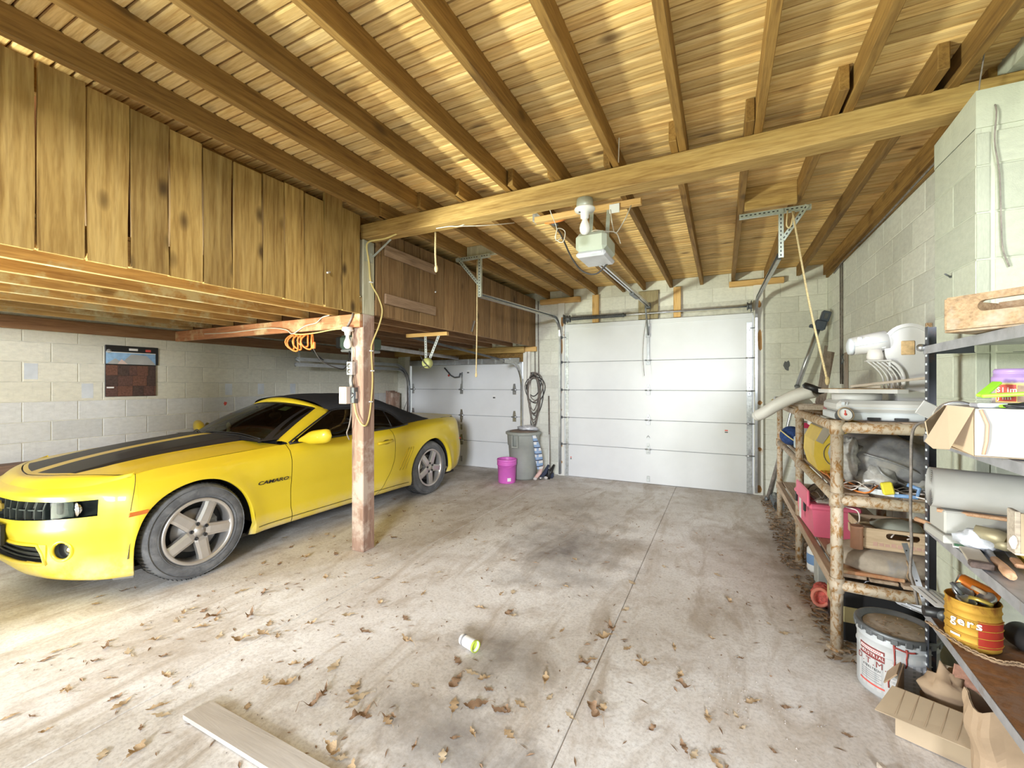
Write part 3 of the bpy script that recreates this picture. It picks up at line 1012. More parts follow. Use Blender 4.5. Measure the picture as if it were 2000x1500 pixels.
# profile: (p) -> list of z and of offset outward
PROF = {
    -1.55: ([.215, .235, .29, .41, .50, .565, .712, .745, .785], [-.16, -.03, .00, -.005, .015, .005, .005, .010, -.045]),
    -.92: ([.165, .185, .28, .40, .52, .60, .716, .750, .795], [-.16, -.03, .00, -.005, .012, .005, .005, .006, -.045]),
    -.60: ([.150, .170, .28, .40, .52, .615, .722, .768, .828], [-.12, -.02, .002, .00, .010, .008, -.005, -.02, -.075]),
    -.36: ([.150, .170, .28, .40, .52, .61, .71, .785, .862], [-.10, -.015, .00, .003, .006, .005, -.004, -.030, -.105]),
    0: ([.19, .21, .28, .40, .52, .62, .72, .82, .896], [-.10, -.02, -.005, .00, .004, .006, .000, -.028, -.118]),
    .55: ([.19, .21, .28, .36, .50, .62, .74, .85, .920], [-.09, -.02, -.004, -.018, -.016, -.006, -.004, -.032, -.115]),
    .80: ([.19, .21, .28, .36, .50, .62, .76, .865, .930], [-.09, -.02, -.004, -.022, -.024, -.010, -.004, -.030, -.100]),
    1.5: ([.19, .21, .28, .36, .50, .62, .78, .885, .945], [-.09, -.02, -.004, -.024, -.030, -.014, -.002, -.028, -.085]),
    2.2: ([.19, .21, .28, .36, .50, .62, .80, .905, .958], [-.09, -.02, -.004, -.020, -.026, -.014, -.002, -.030, -.095]),
    2.85: ([.21, .23, .30, .38, .52, .64, .82, .94, 1.000], [-.09, -.02, -.004, -.004, -.002, .002, -.004, -.050, -.170]),
    3.4: ([.22, .24, .32, .42, .54, .66, .82, .95, 1.005], [-.10, -.03, -.006, -.002, .000, .000, -.008, -.050, -.160]),
    3.8: ([.24, .27, .36, .44, .56, .68, .82, .95, .995], [-.10, -.04, -.01, .01, .015, .00, -.02, -.045, -.10]),
    4.6: ([.26, .28, .38, .46, .56, .68, .82, .96, 1.000], [-.10, -.04, -.01, .02, .02, .0, -.03, -.03, -.07]),
}
PK = sorted(PROF)
fz = [pchip(PK, [PROF[k][0][i] for k in PK]) for i in range(9)]
fo = [pchip(PK, [PROF[k][1][i] for k in PK]) for i in range(9)]
ARCH = ((0.02, .420, .762), (2.862, .432, .765))
def zbot(p):
    for c, a, zt in ARCH:
        if abs(p - c) < a - 1e-6:
            return .30 + (zt - .30) * math.sqrt(max(0, 1 - ((p - c) / a) ** 2)) if abs(p - c) < a else None
    return None
def offs(p, z):
    zz = [f(p) for f in fz]
    oo = [f(p) for f in fo]
    o = pchip(zz, oo)(z)
    for c, a, zt in ARCH:
        d = math.hypot((p - c) / a, max(0, z - .30) / (zt - .30)) if z > .30 else abs(p - c) / a
        o += .020 * math.exp(-((d - 1.0) / .20) ** 2) * (1 if z > .2 else 0)
    return o
def sidept(p, z, extra=0.0):
    e = 1e-3
    s, y = fs(p), fy(p)
    ds, dy = fs(p + e) - fs(p - e), fy(p + e) - fy(p - e)
    L = math.hypot(ds, dy) or 1
    ns, ny = -dy / L, ds / L      # outward for the driver's side (s runs rearward)
    o = offs(p, z) + extra
    y2 = y + ny * o
    return cp(s + ns * o, max(y2, 0.0) if p in (PS[0], PS[-1]) else y2, z)
def lerp(a, b, t): return a + (b - a) * t
def levels(p, nb=18, nm=4, nt=6):
    """z levels for a column: below the grille line, grille band, above"""
    ztop = fz[8](p)
    zb = zbot(p)
    g0, g1 = fz[5](p), fz[6](p)
    if zb is None:
        zb = fz[0](p)
        low = [zb, fz[1](p)] + [lerp(fz[1](p), g0, (i + 1) / (nb - 1)) for i in range(nb - 1)]
    else:
        g0, g1 = max(g0, lerp(zb, ztop, .35)), max(g1, lerp(zb, ztop, .6))
        low = [zb, zb + .004] + [lerp(zb + .004, g0, (i + 1) / (nb - 1)) for i in range(nb - 1)]
    mid = [lerp(g0, g1, (i + 1) / nm) for i in range(nm)]
    up = [lerp(g1, ztop, (i + 1) / nt) for i in range(nt)]
    return low + mid + up
def shear(p, z):
    """rear edge of the door sweeps forward towards the sill; the bumper seam leans forward"""
    s_ = 0
    if 1.2 < p < 2.43:
        w = (p - 1.2) / (2.17 - 1.2) if p <= 2.17 else (2.43 - p) / (2.43 - 2.17)
        s_ -= w * (.62 - z) ** 2 * 1.9 if z < .62 else w * (z - .62) ** 2 * .25
    return s_
def cols(p0, p1, n):
    pts = {round(lerp(p0, p1, i / n), 5) for i in range(n + 1)}
    for c, a, zt in ARCH:
        for i in range(25):
            q = c - a * math.cos(PI * i / 24) * (1 - 1e-5)
            if p0 <= q <= p1: pts.add(round(q, 6))
        for q in (c - a - .0008, c + a + .0008):
            if p0 <= q <= p1: pts.add(q)
    return sorted(pts)
def side_panel(name, p0, p1, n, skip=None, mat=None, lip=True):
    b = MB()
    for sg in (1, -1):
        if sg < 0 and p0 > PS[0] + .01 and p1 < PS[-1] - .01:
            b.build(name, mat or M_YEL, car, fix=True)
            b = MB()
        cs = cols(p0, p1, n)
        grid = []
        for p in cs:
            lv = levels(p)
            col = []
            for z in lv:
                q = sidept(min(max(p + shear(p, z), PS[0]), PS[-1]), z)
                col.append((sg * q[0], q[1], q[2]))
            zb = zbot(p)
            if lip and zb is not None:
                q = sidept(p, lv[0], -.05)
                col = [(sg * q[0], q[1], q[2])] + col
            else:
                col = [col[0]] + col
            grid.append(col)
        base = len(b.v)
        m = len(grid[0])
        b.v += [pt for c in grid for pt in c]
        for i in range(len(cs) - 1):
            for j in range(m - 1):
                pm_ = (cs[i] + cs[i + 1]) / 2
                zm = sum(grid[i + a][j + c][2] for a in (0, 1) for c in (0, 1)) / 4
                if skip and skip(pm_, zm, j): continue
                if (cs[i + 1] - cs[i]) < .002 and any(abs(abs(pm_ - c) - a) < .002 for c, a, zt in ARCH): 
                    pass
                b.f.append((base + i * m + j, base + (i + 1) * m + j, base + (i + 1) * m + j + 1, base + i * m + j + 1))
                b.m.append(0); b.sm.append(True)
    o = b.build(name, mat or M_YEL, car, fix=True)
    return o
HLP = -.685     # headlamp outer edge (plan parameter)
def front_skip(p, z, j):
    g0, g1 = fz[5](p), fz[6](p)
    if p < HLP and g0 - .001 < z < g1 + .001: return True
    if p < -1.045 and .305 < z < .42: return True
    y, s = fy(p), fs(p)
    if math.hypot((y - .60) * 1.15, z - .387) < .060: return True
    return False
side_panel('front_bumper', PS[0], -.3602, 130, front_skip)
side_panel('front_fender', -.3598, .797, 40)
side_panel('door', .803, 2.167, 30)
side_panel('rear_quarter', 2.173, 3.615, 40)
def rear_skip(p, z, j): return p > 3.95 and .80 < z < .93
side_panel('rear_bumper', 3.62, PS[-1], 24)

# dark inner shell behind the panel gaps
b = MB()
for sg in (1, -1):
    rows = []
    for p in cols(PS[0], PS[-1], 90):
        lv = levels(p)
        row = []
        for z in lv:
            q = sidept(min(max(p + shear(p, z), PS[0]), PS[-1]), z, -.035)
            row.append((sg * q[0], q[1], q[2]))
        rows.append(row)
    b.grid(rows)
b.build('inner_body', M_CARBLACK, car)

# ---- top surfaces
def zmid(s): return pchip([-.80, -.74, -.64, -.4, 0, .3, .56, .9], [.79, .815, .848, .900, .950, .972, .986, .992])(s)
def hood_front(y):
    return pchip([0, .06, .2, .4, .6, .74, .80], [-.665, -.66, -.64, -.585, -.49, -.40, -.335])(abs(y))
def hood_edge_z(s): return pchip([-.4, -.33, 0, .4, .8], [.852, .866, .899, .922, .934])(s)
def top_z(s, y):
    ye = .80
    w = min(1, abs(y) / ye)
    z = lerp(zmid(s), hood_edge_z(s), w ** 2.1)
    st = min(1, max(0, (.43 - abs(y)) / .035)); st = st * st * (3 - 2 * st)
    rr = min(1, max(0, (s + .66) / 1.1))
    return z + .034 * st * rr - .006 * (1 - st) * rr
YL = [0, .03, .052, .056, .12, .2, .3, .385, .397, .405, .42, .435, .47, .55, .63, .70, .76, .795]
hood = []
NSH = 44
def cowl(y): return .56 + .20 * (abs(y) / .80) ** 2
ylist = [-y for y in YL[::-1]] + YL[1:]
b = MB()
rows = []
for i in range(NSH + 1):
    t = i / NSH
    row = []
    for y in ylist:
        s = lerp(hood_front(y) + .004, cowl(y), t)
        row.append(cp(s, y, top_z(s, y)))
    rows.append(row)
b.grid(rows)
m_ = len(ylist)
fi = 0
for i in range(NSH):
    for j in range(m_ - 1):
        yc = abs(ylist[j] + ylist[j + 1]) / 2
        if .056 <= yc <= .437 and i >= 1: b.m[fi] = 1
        fi += 1
b.build('hood', [M_YEL, M_STRIPE], car)
# nose top between the hood's leading edge and the grille
b = MB()
for sg in (1, -1):
    rows = []
    for p in cols(PS[0], -.36, 40):
        T = sidept(p, fz[8](p))
        y0 = T[0]
        yh = .80 * min(1, (y0 / .80)) if y0 < .8 else .80
        hs = hood_front(yh) - .004
        Hh = cp(hs, yh, top_z(hs + .01, yh) - .002)
        row = []
        for k in range(7):
            t = k / 6
            q = [lerp(T[a], Hh[a], t) for a in range(3)]
            q[2] += .022 * math.sin(PI * t) * (1 - .5 * yh)
            row.append((sg * q[0], q[1], q[2]))
        rows.append(row)
    b.grid(rows)
b.build('nose_cover', M_YEL, car)
# underside of the hood gap
b = MB(); b.grid([[cp(lerp(hood_front(y) - .03, cowl(y) + .03, t), y, top_z(lerp(hood_front(y), cowl(y), t), y) - .02) for y in ylist] for t in [i / 10 for i in range(11)]])
b.build('hood_underlay', M_CARBLACK, car)
# cowl and wiper well
def wsb(y): return (.52 + .24 * (abs(y) / .74) ** 2, .992 - .052 * (abs(y) / .74) ** 2)
b = MB()
yy = [lerp(-.79, .79, i / 20) for i in range(21)]
b.grid([[cp(cowl(y) + .002, y, top_z(cowl(y), y) - .012) for y in yy], [cp(wsb(y)[0] + .03, y, wsb(y)[1] - .006) for y in yy]])
b.build('cowl_panel', M_CARBLACK, car)
for (ya, yb) in ((.62, -.05), (-.10, -.70)):
    b = MB()
    pa = spline([cp(wsb(ya)[0] - .02, ya, wsb(ya)[1] + .012), cp(wsb(lerp(ya, yb, .4))[0] + .03, lerp(ya, yb, .4), wsb(lerp(ya, yb, .4))[1] + .035), cp(wsb(yb)[0] + .015, yb, wsb(yb)[1] + .025)], 5)
    b.tube(pa, .007, 6)
    b.tube([cp(p_[1] + 1.426 + .03, p_[0] - .03, p_[2] + .012) for p_ in pa], .006, 5)
    b.lathe([(.02, -.01), (.02, .02), (.01, .026)], cp(wsb(ya)[0] - .02, ya, wsb(ya)[1] + .002), 'Z', 8)
    b.build('wiper', M_CARBLACK, car)

# ---- windscreen, pillars, header
def ring_pts(base_s, base_y, base_z, top_s, top_y, top_z_, topc_s, topc_z, r=.06, n=8):
    """driver base -> driver top corner -> across header -> passenger base"""
    out = []
    for i in range(13):
        t = i / 12
        out.append((lerp(base_s, top_s, t), lerp(base_y, top_y, t ** 1.05), lerp(base_z, top_z_, t) + .012 * math.sin(PI * t)))
    for i in range(1, 21):
        t = i / 20
        y = lerp(top_y, -top_y, t)
        w = 1 - (y / top_y) ** 2
        w = max(0, w) ** .8
        out.append((lerp(top_s, topc_s, w), y, lerp(top_z_, topc_z, w)))
    for i in range(1, 13):
        t = 1 - i / 12
        out.append((lerp(base_s, top_s, t), -lerp(base_y, top_y, t ** 1.05), lerp(base_z, top_z_, t) + .012 * math.sin(PI * t)))
    return out
inner = ring_pts(.755, .715, .950, 1.315, .555, 1.238, 1.235, 1.300)
outer = ring_pts(.815, .812, .935, 1.445, .618, 1.205, 1.30, 1.345)
def off_up(a, b_, t, h):
    return tuple(lerp(a[k], b_[k], t) for k in range(3))
b = MB()
rows = []
for a, c in zip(inner, outer):
    row = []
    for t, h in ((0, -.015), (0, .0), (.12, .016), (.5, .022), (.88, .014), (1, 0), (1, -.02)):
        q = [lerp(a[k], c[k], t) for k in range(3)]
        d = 1.0 if abs(a[1]) > .55 else 1.0
        q[2] += h * .8
        q[0] -= h * .3
        if abs(a[1]) > .5: q[1] += math.copysign(h * .6, a[1])
        row.append(cp(*q))
    rows.append(row)
b.grid(rows)
b.build('windscreen_frame', M_YEL, car)
b = MB()
rows = []
for i in range(17):
    t = i / 16
    row = []
    for k in range(25):
        y = lerp(-1, 1, k / 24)
        yb, yt = .735 * y, .575 * y
        w = 1 - y * y
        sb, zb_ = wsb(yb)
        st_, zt_ = lerp(1.325, 1.245, w ** .8), lerp(1.236, 1.302, w ** .8)
        s = lerp(sb, st_, t) - .035 * math.sin(PI * t) * .5
        z = lerp(zb_, zt_, t) + .020 * math.sin(PI * t)
        row.append(cp(s, lerp(yb, yt, t), z))
    rows.append(row)
b.grid(rows)
ws = b.build('windscreen', M_GLASS, car)
# black frit around the glass
b = MB()
fr_rows = []
for side in (1, -1):
    e0 = [rows[i][24 if side > 0 else 0] for i in range(17)]
    e1 = [rows[i][22 if side > 0 else 2] for i in range(17)]
    b.grid([[(p_[0], p_[1], p_[2] + .0015) for p_ in e0], [(p_[0], p_[1], p_[2] + .0015) for p_ in e1]])
b.grid([[(p_[0], p_[1] - .001, p_[2] + .0015) for p_ in rows[16]], [(p_[0], p_[1] - .001, p_[2] + .0015) for p_ in rows[15]]])
b.grid([[(p_[0], p_[1] - .001, p_[2] + .0015) for p_ in rows[0]], [(p_[0], p_[1] - .001, p_[2] + .0015) for p_ in rows[1]]])
b.build('glass_border', M_CARBLACK, ws)
# permit sticker, mirror, ornament
b = MB(); q = [rows[14][i] for i in (17, 19)] + [rows[12][i] for i in (19, 17)]
b.add([(p_[0], p_[1] + .02, p_[2] - .004) for p_ in q], [(0, 1, 2, 3)])
b.build('permit_sticker', plain('sticker_green', (.55, .80, .62), .5, var=.15, scale=30), ws)
b = MB(); b.tube([cp(1.20, 0, 1.262), cp(1.215, 0, 1.20), cp(1.235, .0, 1.17)], .014, 6); b.sphere(cp(1.235, 0, 1.145), (.11, .022, .04), 12, 8)
b.build('rear_view_mirror', M_CARBLACK, car)
b = MB(); b.lathe([(.025, 0), (.018, .01), (.016, .04), (.024, .06), (.016, .09), (.004, .10)], cp(.80, -.12, 1.0), 'Z', 10); b.build('dash_ornament', M_WHITEPL, car)

# ---- soft top
RS = [1.40, 1.55, 1.75, 2.0, 2.15, 2.27, 2.36, 2.43, 2.50, 2.62, 2.80, 2.95, 3.08, 3.17, 3.22]
RY = [.610, .628, .640, .645, .650, .662, .690, .722, .757, .770, .765, .745, .700, .60, .42]
RZ = [1.212, 1.218, 1.218, 1.205, 1.185, 1.150, 1.095, 1.030, .966, .975, .988, .996, 1.000, 1.000, 1.000]
ZC = [1.350, 1.372, 1.385, 1.384, 1.370, 1.350, 1.328, 1.306, 1.282, 1.235, 1.155, 1.085, 1.030, 1.008, 1.002]
b = MB()
rows = []
fRY, fRZ, fZC = pchip(RS, RY), pchip(RS, RZ), pchip(RS, ZC)
for i in range(53):
    s = lerp(RS[0], RS[-1], i / 52)
    row = []
    y_, zl, zc_ = fRY(s), fRZ(s), fZC(s)
    for k in range(33):
        a = lerp(-PI / 2, PI / 2, k / 32)
        u = abs(math.sin(a)) ** .92 * (1 if a > 0 else -1)
        w = max(0, math.cos(a)) ** .78
        ss = s - .10 * w * max(0, 1 - (s - 1.40) / .5)
        rib = -.006 * math.sin((s - 1.4) * 9) ** 8
        row.append(cp(ss, y_ * u, lerp(zl, zc_ + rib, w)))
    rows.append(row)
b.grid(rows)
soft = b.build('soft_top', M_SOFT, car)
# rear window set in the soft top
b = MB(); b.grid([[(p_[0], p_[1] + .004, p_[2] + .008) for p_ in rows[i][10:23]] for i in range(34, 45)]); b.build('rear_window', M_SIDEGLASS, soft)
# ---- side glass
def belt(s):
    return (s, fy(s) + offs(s, fz[8](s)) - .006, fz[8](s) - .002)
for sg in (1, -1):
    b = MB()
    rows = []
    S0 = [lerp(.90, 2.20, i / 18) for i in range(19)]
    for s in S0:
        bl = belt(s)
        if s < 1.44:
            t = (s - .815) / (1.445 - .815)
            tp_ = (s, lerp(.805, .620, t), lerp(.935, 1.205, t) + .006)
        else:
            tp_ = (s, fRY(s) + .002, fRZ(s) + .004)
        row = [cp(lerp(bl[0], tp_[0], k / 6), sg * (lerp(bl[1], tp_[1], k / 6) + .015 * math.sin(PI * k / 6)), lerp(bl[2], tp_[2], k / 6)) for k in range(7)]
        rows.append(row)
    b.grid(rows)
    b.build('side_window', M_SIDEGLASS, car)
    b = MB()
    rows = []
    for s in [lerp(2.215, 2.49, i / 8) for i in range(9)]:
        bl = belt(s)
        tp_ = (s, fRY(s) + .002, max(fRZ(s) + .002, bl[2] + .002))
        rows.append([cp(s, sg * (lerp(bl[1], tp_[1], k / 5) + .012 * math.sin(PI * k / 5)), lerp(bl[2], tp_[2], k / 5)) for k in range(6)])
    b.grid(rows)
    b.build('quarter_window', M_SIDEGLASS, car)
    b = MB()
    bl = belt(2.207); b.tube([cp(2.207, sg * (bl[1] + .004), bl[2]), cp(2.207, sg * (lerp(bl[1], .655, .5) + .017), lerp(bl[2], 1.17, .5)), cp(2.207, sg * .66, 1.172)], .007, 5)
    b.build('window_divider', M_CARBLACK, car)
    # belt seal
    b = MB(); b.tube([cp(s, sg * (belt(s)[1] + .012), belt(s)[2] + .004) for s in [lerp(.83, 2.5, i / 20) for i in range(21)]], .012, 6); b.build('belt_seal', M_CARBLACK, car)
    # black corner sail and pillar seal
    b = MB(); b.prism([cp(.84, sg * .795, .94), cp(1.02, sg * .80, .945), cp(1.02, sg * .745, 1.03)], (sg * .006, 0, 0)); b.build('mirror_sail', M_CARBLACK, car)
    sl = [cp(lerp(.83, 1.46, t), sg * (lerp(.808, .622, t)), lerp(.942, 1.208, t) - .006 + .008 * math.sin(PI * t)) for t in [i / 10 for i in range(11)]] + [cp(s, sg * (fRY(s) + .002), fRZ(s) + .001) for s in [lerp(1.52, 2.49, i / 14) for i in range(15)]]
    b = MB(); b.tube(sl, .012, 6); b.build('window_seal', M_CARBLACK, car)
    # door mirror: drop-shaped shell on a short arm
    b = MB()
    rows = []
    for i in range(13):
        t = i / 12
        y = lerp(.845, 1.165, t)
        hgt = pchip([0, .15, .45, .8, .95, 1], [.018, .035, .070, .072, .055, .004])(t)
        dep = pchip([0, .15, .5, .85, 1], [.03, .045, .070, .060, .01])(t)
        zc_ = lerp(.955, 1.005, t ** .7)
        sc = lerp(.93, 1.02, t)
        row = []
        for k in range(16):
            a = 2 * PI * k / 16
            ca, sa = math.cos(a), math.sin(a)
            row.append(cp(sc - dep * .9 * (abs(ca) ** .8) * (1 if ca > 0 else -.75), sg * y, zc_ + hgt * (abs(sa) ** .85) * (1 if sa > 0 else -.9)))
        rows.append(row)
    b.grid(rows, closed_u=True)
    n_ = len(b.v); b.f.append(tuple(range(n_ - 16, n_))); b.m.append(0); b.sm.append(True)
    mo = b.build('door_mirror', M_YEL, car)
    b = MB(); b.sphere(cp(1.065, sg * 1.02, .995), (.085, .006, .05), 12, 8); b.build('mirror_glass', M_CHROME, mo)
    # door handle
    b = MB()
    hp = [cp(s, sg * (sidept(s, z)[0] + o_), z) for s, o_, z in ((1.89, .002, .805), (1.92, .026, .81), (2.0, .032, .815), (2.07, .028, .82), (2.11, .004, .822))]
    rows = []
    pts = spline(hp, 4)
    b.tube(pts, .017, 8); b.build('door_handle', M_YEL, car)
    b = MB(); b.sphere(cp(2.03, sg * (sidept(2.03, .815)[0] - .012), .808), (.02, .085, .032), 12, 6); b.build('handle_recess', M_SEAM, car)
    # three gills in front of the rear wheel
    for k in range(3):
        b = MB()
        pts = [cp(lerp(2.40 + .038 * k, 2.25 + .045 * k, t), sg * (sidept(lerp(2.40 + .038 * k, 2.25 + .045 * k, t), lerp(.70, .43, t))[0] + .001), lerp(.70, .43, t)) for t in [i / 8 for i in range(9)]]
        b.tube(pts, [.002] + [.008] * 7 + [.002], 6); b.build('side_gill', M_YEL, car)
        b = MB(); b.tube([(p_[0] + sg * .001, p_[1] + .011, p_[2]) for p_ in pts], [.001] + [.0025] * 7 + [.001], 5); b.build('gill_groove', M_SEAM, car)
    # amber side marker
    b = MB()
    q = []
    for s, z in ((-.435, .585), (-.305, .598), (-.30, .622), (-.425, .614)):
        pt = sidept(s, z, .013); q.append((sg * pt[0], pt[1], pt[2]))
    b.prism(q, (sg * -.02, 0, 0)); b.build('side_marker', M_AMBER, car)
    # bumper seam running down to the marker
    b = MB(); b.tube([(sg * p_[0], p_[1], p_[2]) for p_ in [sidept(lerp(-.362, -.425, t ** .7), lerp(.86, .625, t), .0005) for t in [i / 10 for i in range(11)]]], .0022, 5); b.build('seam_line', M_SEAM, car)
    # sill strip
    b = MB(); b.tube([(sg * p_[0], p_[1], p_[2]) for p_ in [sidept(lerp(.47, 2.38, t), .262, .002) for t in [i / 24 for i in range(25)]]], .0035, 5); b.build('sill_line', M_SEAM, car)
    # shoulder of the fog lamp: ring, dark cone, lamp
    fog = None
    P0 = PS[0]
    pf = min((abs(fy(p) - .60), p) for p in [lerp(-1.3, -.6, i / 200) for i in range(201)])[1]
    c_ = Vector(sidept(pf, .387, -.004)); c_.x *= sg
    e_ = Vector(sidept(pf + .02, .387)) - Vector(sidept(pf - .02, .387)); e_.x *= sg
    tdir = e_.normalized(); up = Vector((0, 0, 1)); nrm = tdir.cross(up).normalized()
    if nrm.y > 0: nrm = -nrm
    ring = [c_ + tdir * .064 * math.cos(a) + up * .064 * math.sin(a) for a in [2 * PI * i / 24 for i in range(24)]]
    b = MB(); b.tube(ring, .012, 8, closed=True); b.build('fog_lamp_rim', M_YEL, car)
    b = MB()
    b.grid([[c_ + (tdir * math.cos(a) + up * math.sin(a)) * r + nrm * d for a in [2 * PI * i / 24 for i in range(24)]] for r, d in ((.062, 0), (.055, -.03), (.04, -.06), (.001, -.062))], closed_u=True)
    fl_ = b.build('fog_lamp_well', M_VANE, car)
    b = MB(); b.sphere(c_ + tdir * (.030) - nrm * .03, .026, 12, 8); b.build('fog_lamp', M_CHROME, fl_)

# ---- grille, headlamps, emblem
b = MB()
rows = []
gp = [lerp(PS[0], HLP, i / 30) for i in range(31)]
full = []
for sg, lst in ((1, gp[::-1]), (-1, gp[1:])):
    for p in lst:
        full.append((sg, p))
b = MB()
rows = []
for sg, p in full:
    g0, g1 = fz[5](p), fz[6](p)
    row = []
    for z, ex in ((g0 - .004, -.005), (lerp(g0, g1, .02), -.05), (lerp(g0, g1, .48), -.035), (lerp(g0, g1, .52), -.035), (lerp(g0, g1, .98), -.06), (g1 + .004, -.005)):
        q = sidept(p, z, ex); row.append((sg * q[0], q[1], q[2]))
    rows.append(row)
b.grid(rows, smooth=False)
gr = b.build('grille', M_GRILLE, car)
# angled grille vanes
for sg in (1, -1):
    for p in (-1.47, -1.38, -1.29, -1.20, -1.12, -1.05):
        g0, g1 = fz[5](p), fz[6](p)
        for (za, zb2, dp) in ((g1 - .004, lerp(g0, g1, .5), .03), (lerp(g0, g1, .5), g0 + .004, .005)):
            a_, c2 = sidept(p + dp, za, -.02), sidept(p, zb2, -.022)
            b = MB(); b.bar((sg * a_[0], a_[1], a_[2]), (sg * c2[0], c2[1], c2[2]), .008, .03, up=(0, 1, 0)); b.build('grille_vane', M_VANE, gr)
b = MB(); b.tube([(sg_ * sidept(p, lerp(fz[5](p), fz[6](p), .5), -.02)[0], sidept(p, lerp(fz[5](p), fz[6](p), .5), -.02)[1], lerp(fz[5](p), fz[6](p), .5)) for sg_, p in full if p < -1.04], .006, 6); b.build('grille_bar', M_VANE, gr)
for sg in (1, -1):
    c_ = Vector(sidept(-.83, .66, -.045)); c_.x *= sg
    hl = MB(); hl.lathe([(.052, .03), (.05, .0), (.03, -.03), (.0, -.035)], c_, 'Y', 20, M=Matrix.Scale(-1, 4, (0, 1, 0)) @ Matrix.Identity(4)); ho = hl.build('headlamp', M_CHROME, car)
    hl = MB(); hl.sphere(c_ + Vector((0, .0, 0)), .036, 14, 10); hl.build('projector_bulb', plain('headlamp_dark', (.10, .11, .10), .12, .3) if sg > 0 else MATS['headlamp_dark'], ho)
    hl = MB(); hl.tube([c_ + Vector((.052 * math.cos(a), -.022, .052 * math.sin(a))) for a in [2 * PI * i / 24 for i in range(24)]], .006, 6, closed=True); hl.build('halo_ring', M_CHROME, ho)
    t2 = Vector(sidept(-.98, .66, -.045)); t2.x *= sg
    hl = MB(); hl.box(t2.x - .04, t2.x + .04, t2.y - .01, t2.y + .01, .625, .70, .004); hl.build('turn_lamp', M_VANE, ho)
    lr = []
    for p in [lerp(-1.04, HLP, i / 10) for i in range(11)]:
        g0, g1 = fz[5](p), fz[6](p)
        row = []
        for k in range(5):
            q = sidept(p, lerp(g0, g1, k / 4), -.010); row.append((sg * q[0], q[1], q[2]))
        lr.append(row)
    hl = MB(); hl.grid(lr); hl.build('headlamp_lens', M_LENS, ho)
# bow-tie shaped emblem
em = [( -.085, -.018), (-.028, -.018), (-.022, -.03), (.034, -.03), (.030, -.012), (.085, -.012), (.075, .018), (.026, .018), (.020, .03), (-.036, .03), (-.030, .012), (-.092, .012)]
ec = sidept(PS[0], .65, -.012)
b = MB(); b.prism([(x * .95, ec[1], .65 + z * 1.2) for x, z in em], (0, -.012, 0)); b.build('emblem', M_GOLD, gr)
# lower intake
b = MB()
ip = [lerp(PS[0], -1.03, i / 12) for i in range(13)]
full2 = [(1, p) for p in ip[::-1]] + [(-1, p) for p in ip[1:]]
b.grid([[(sg * sidept(p, z, e)[0], sidept(p, z, e)[1], z) for z, e in ((.296, -.008), (.315, -.07), (.41, -.07), (.428, -.008))] for sg, p in full2])
li = b.build('lower_intake', M_HUBDARK, car)
for z in (.33, .36, .39):
    b = MB(); b.tube([(sg * sidept(p, z, -.025)[0], sidept(p, z, -.025)[1], z) for sg, p in full2], .007, 5); b.build('intake_slat', M_GRILLE, li)
fr_ = [(1, -1.03, .302), (1, -1.06, .37), (1, -1.10, .424)]
top_ = [(sg, p, .426) for sg, p in full2 if p < -1.10]
bot_ = [(sg, p, .300) for sg, p in full2 if p < -1.04][::-1]
loop_ = fr_ + top_ + [(-1, -1.10, .424), (-1, -1.06, .37), (-1, -1.03, .302)] + bot_
b = MB(); b.tube([(sg * sidept(p, z, .0)[0], sidept(p, z, .0)[1], z) for sg, p, z in loop_], .013, 8, closed=True); b.build('intake_frame', M_YEL, car)
for sg in (1, -1):
    b = MB(); q = []
    for p, z in ((-1.028, .29), (-1.028, .43), (-1.11, .43)):
        t_ = sidept(p, z, .004); q.append((sg * t_[0], t_[1], t_[2]))
    b.prism(q, (0, .03, 0)); b.build('intake_corner', M_YEL, car)
# front plate bracket and chin
pb_ = sidept(PS[0], .5, .0)[1]; b = MB(); b.box(-.16, .16, pb_ - .020, pb_ + .01, .40, .545, .006); b.build('plate_bracket', M_CARBLACK, car)
b = MB()
b.grid([[(sg * sidept(p, .165, e)[0], sidept(p, .165, e)[1], z) for z, e in ((.162, -.03), (.135, -.05), (.130, -.10))] for sg, p in [(1, p) for p in [lerp(-.41, -.62, i / 10) for i in range(11)]]])
b.build('air_dam', M_GREY, car); b = MB()
b.grid([[(sg * sidept(p, .165, e)[0], sidept(p, .165, e)[1], z) for z, e in ((.162, -.03), (.135, -.05), (.130, -.10))] for sg, p in [(-1, p) for p in [lerp(-.41, -.62, i / 10) for i in range(11)]]])
b.build('air_dam', M_GREY, car)

# ---- tail
b = MB()
rows = []
ys_ = [lerp(-1, 1, i / 24) for i in range(25)]
for i in range(13):
    t = i / 12
    row = []
    for y in ys_:
        sA = 3.20 - .75 * max(0, abs(y) - .60) / .40 * 1.0 * .0
        s = lerp(3.14, 3.80, t)
        ye = fy(s if s < 3.4 else 3.4 + (s - 3.4) * 1.05) + offs(min(s, 3.6), fz[8](min(s, 3.6))) + .004 if s < 3.5 else lerp(.742, .60, (s - 3.5) / .30)
        z = 1.000 + .012 * (1 - y * y) + (.012 * max(0, (t - .7) / .3) if abs(y) < .95 else 0)
        row.append(cp(s, ye * y, z))
    rows.append(row)
b.grid(rows)
b.build('trunk_lid', M_YEL, car)
b = MB()
for sg in (1, -1):
    rws = []
    for s in [lerp(2.44, 3.30, i / 14) for i in range(15)]:
        bl = belt(s)
        rws.append([cp(s, sg * (bl[1] + .006), bl[2] + .001), cp(s, sg * min(bl[1] - .02, max(fRY(s) - .02, .42) if s < 3.1 else .60), bl[2] + .008)])
    b.grid(rws)
b.build('deck_shoulder', M_YEL, car)
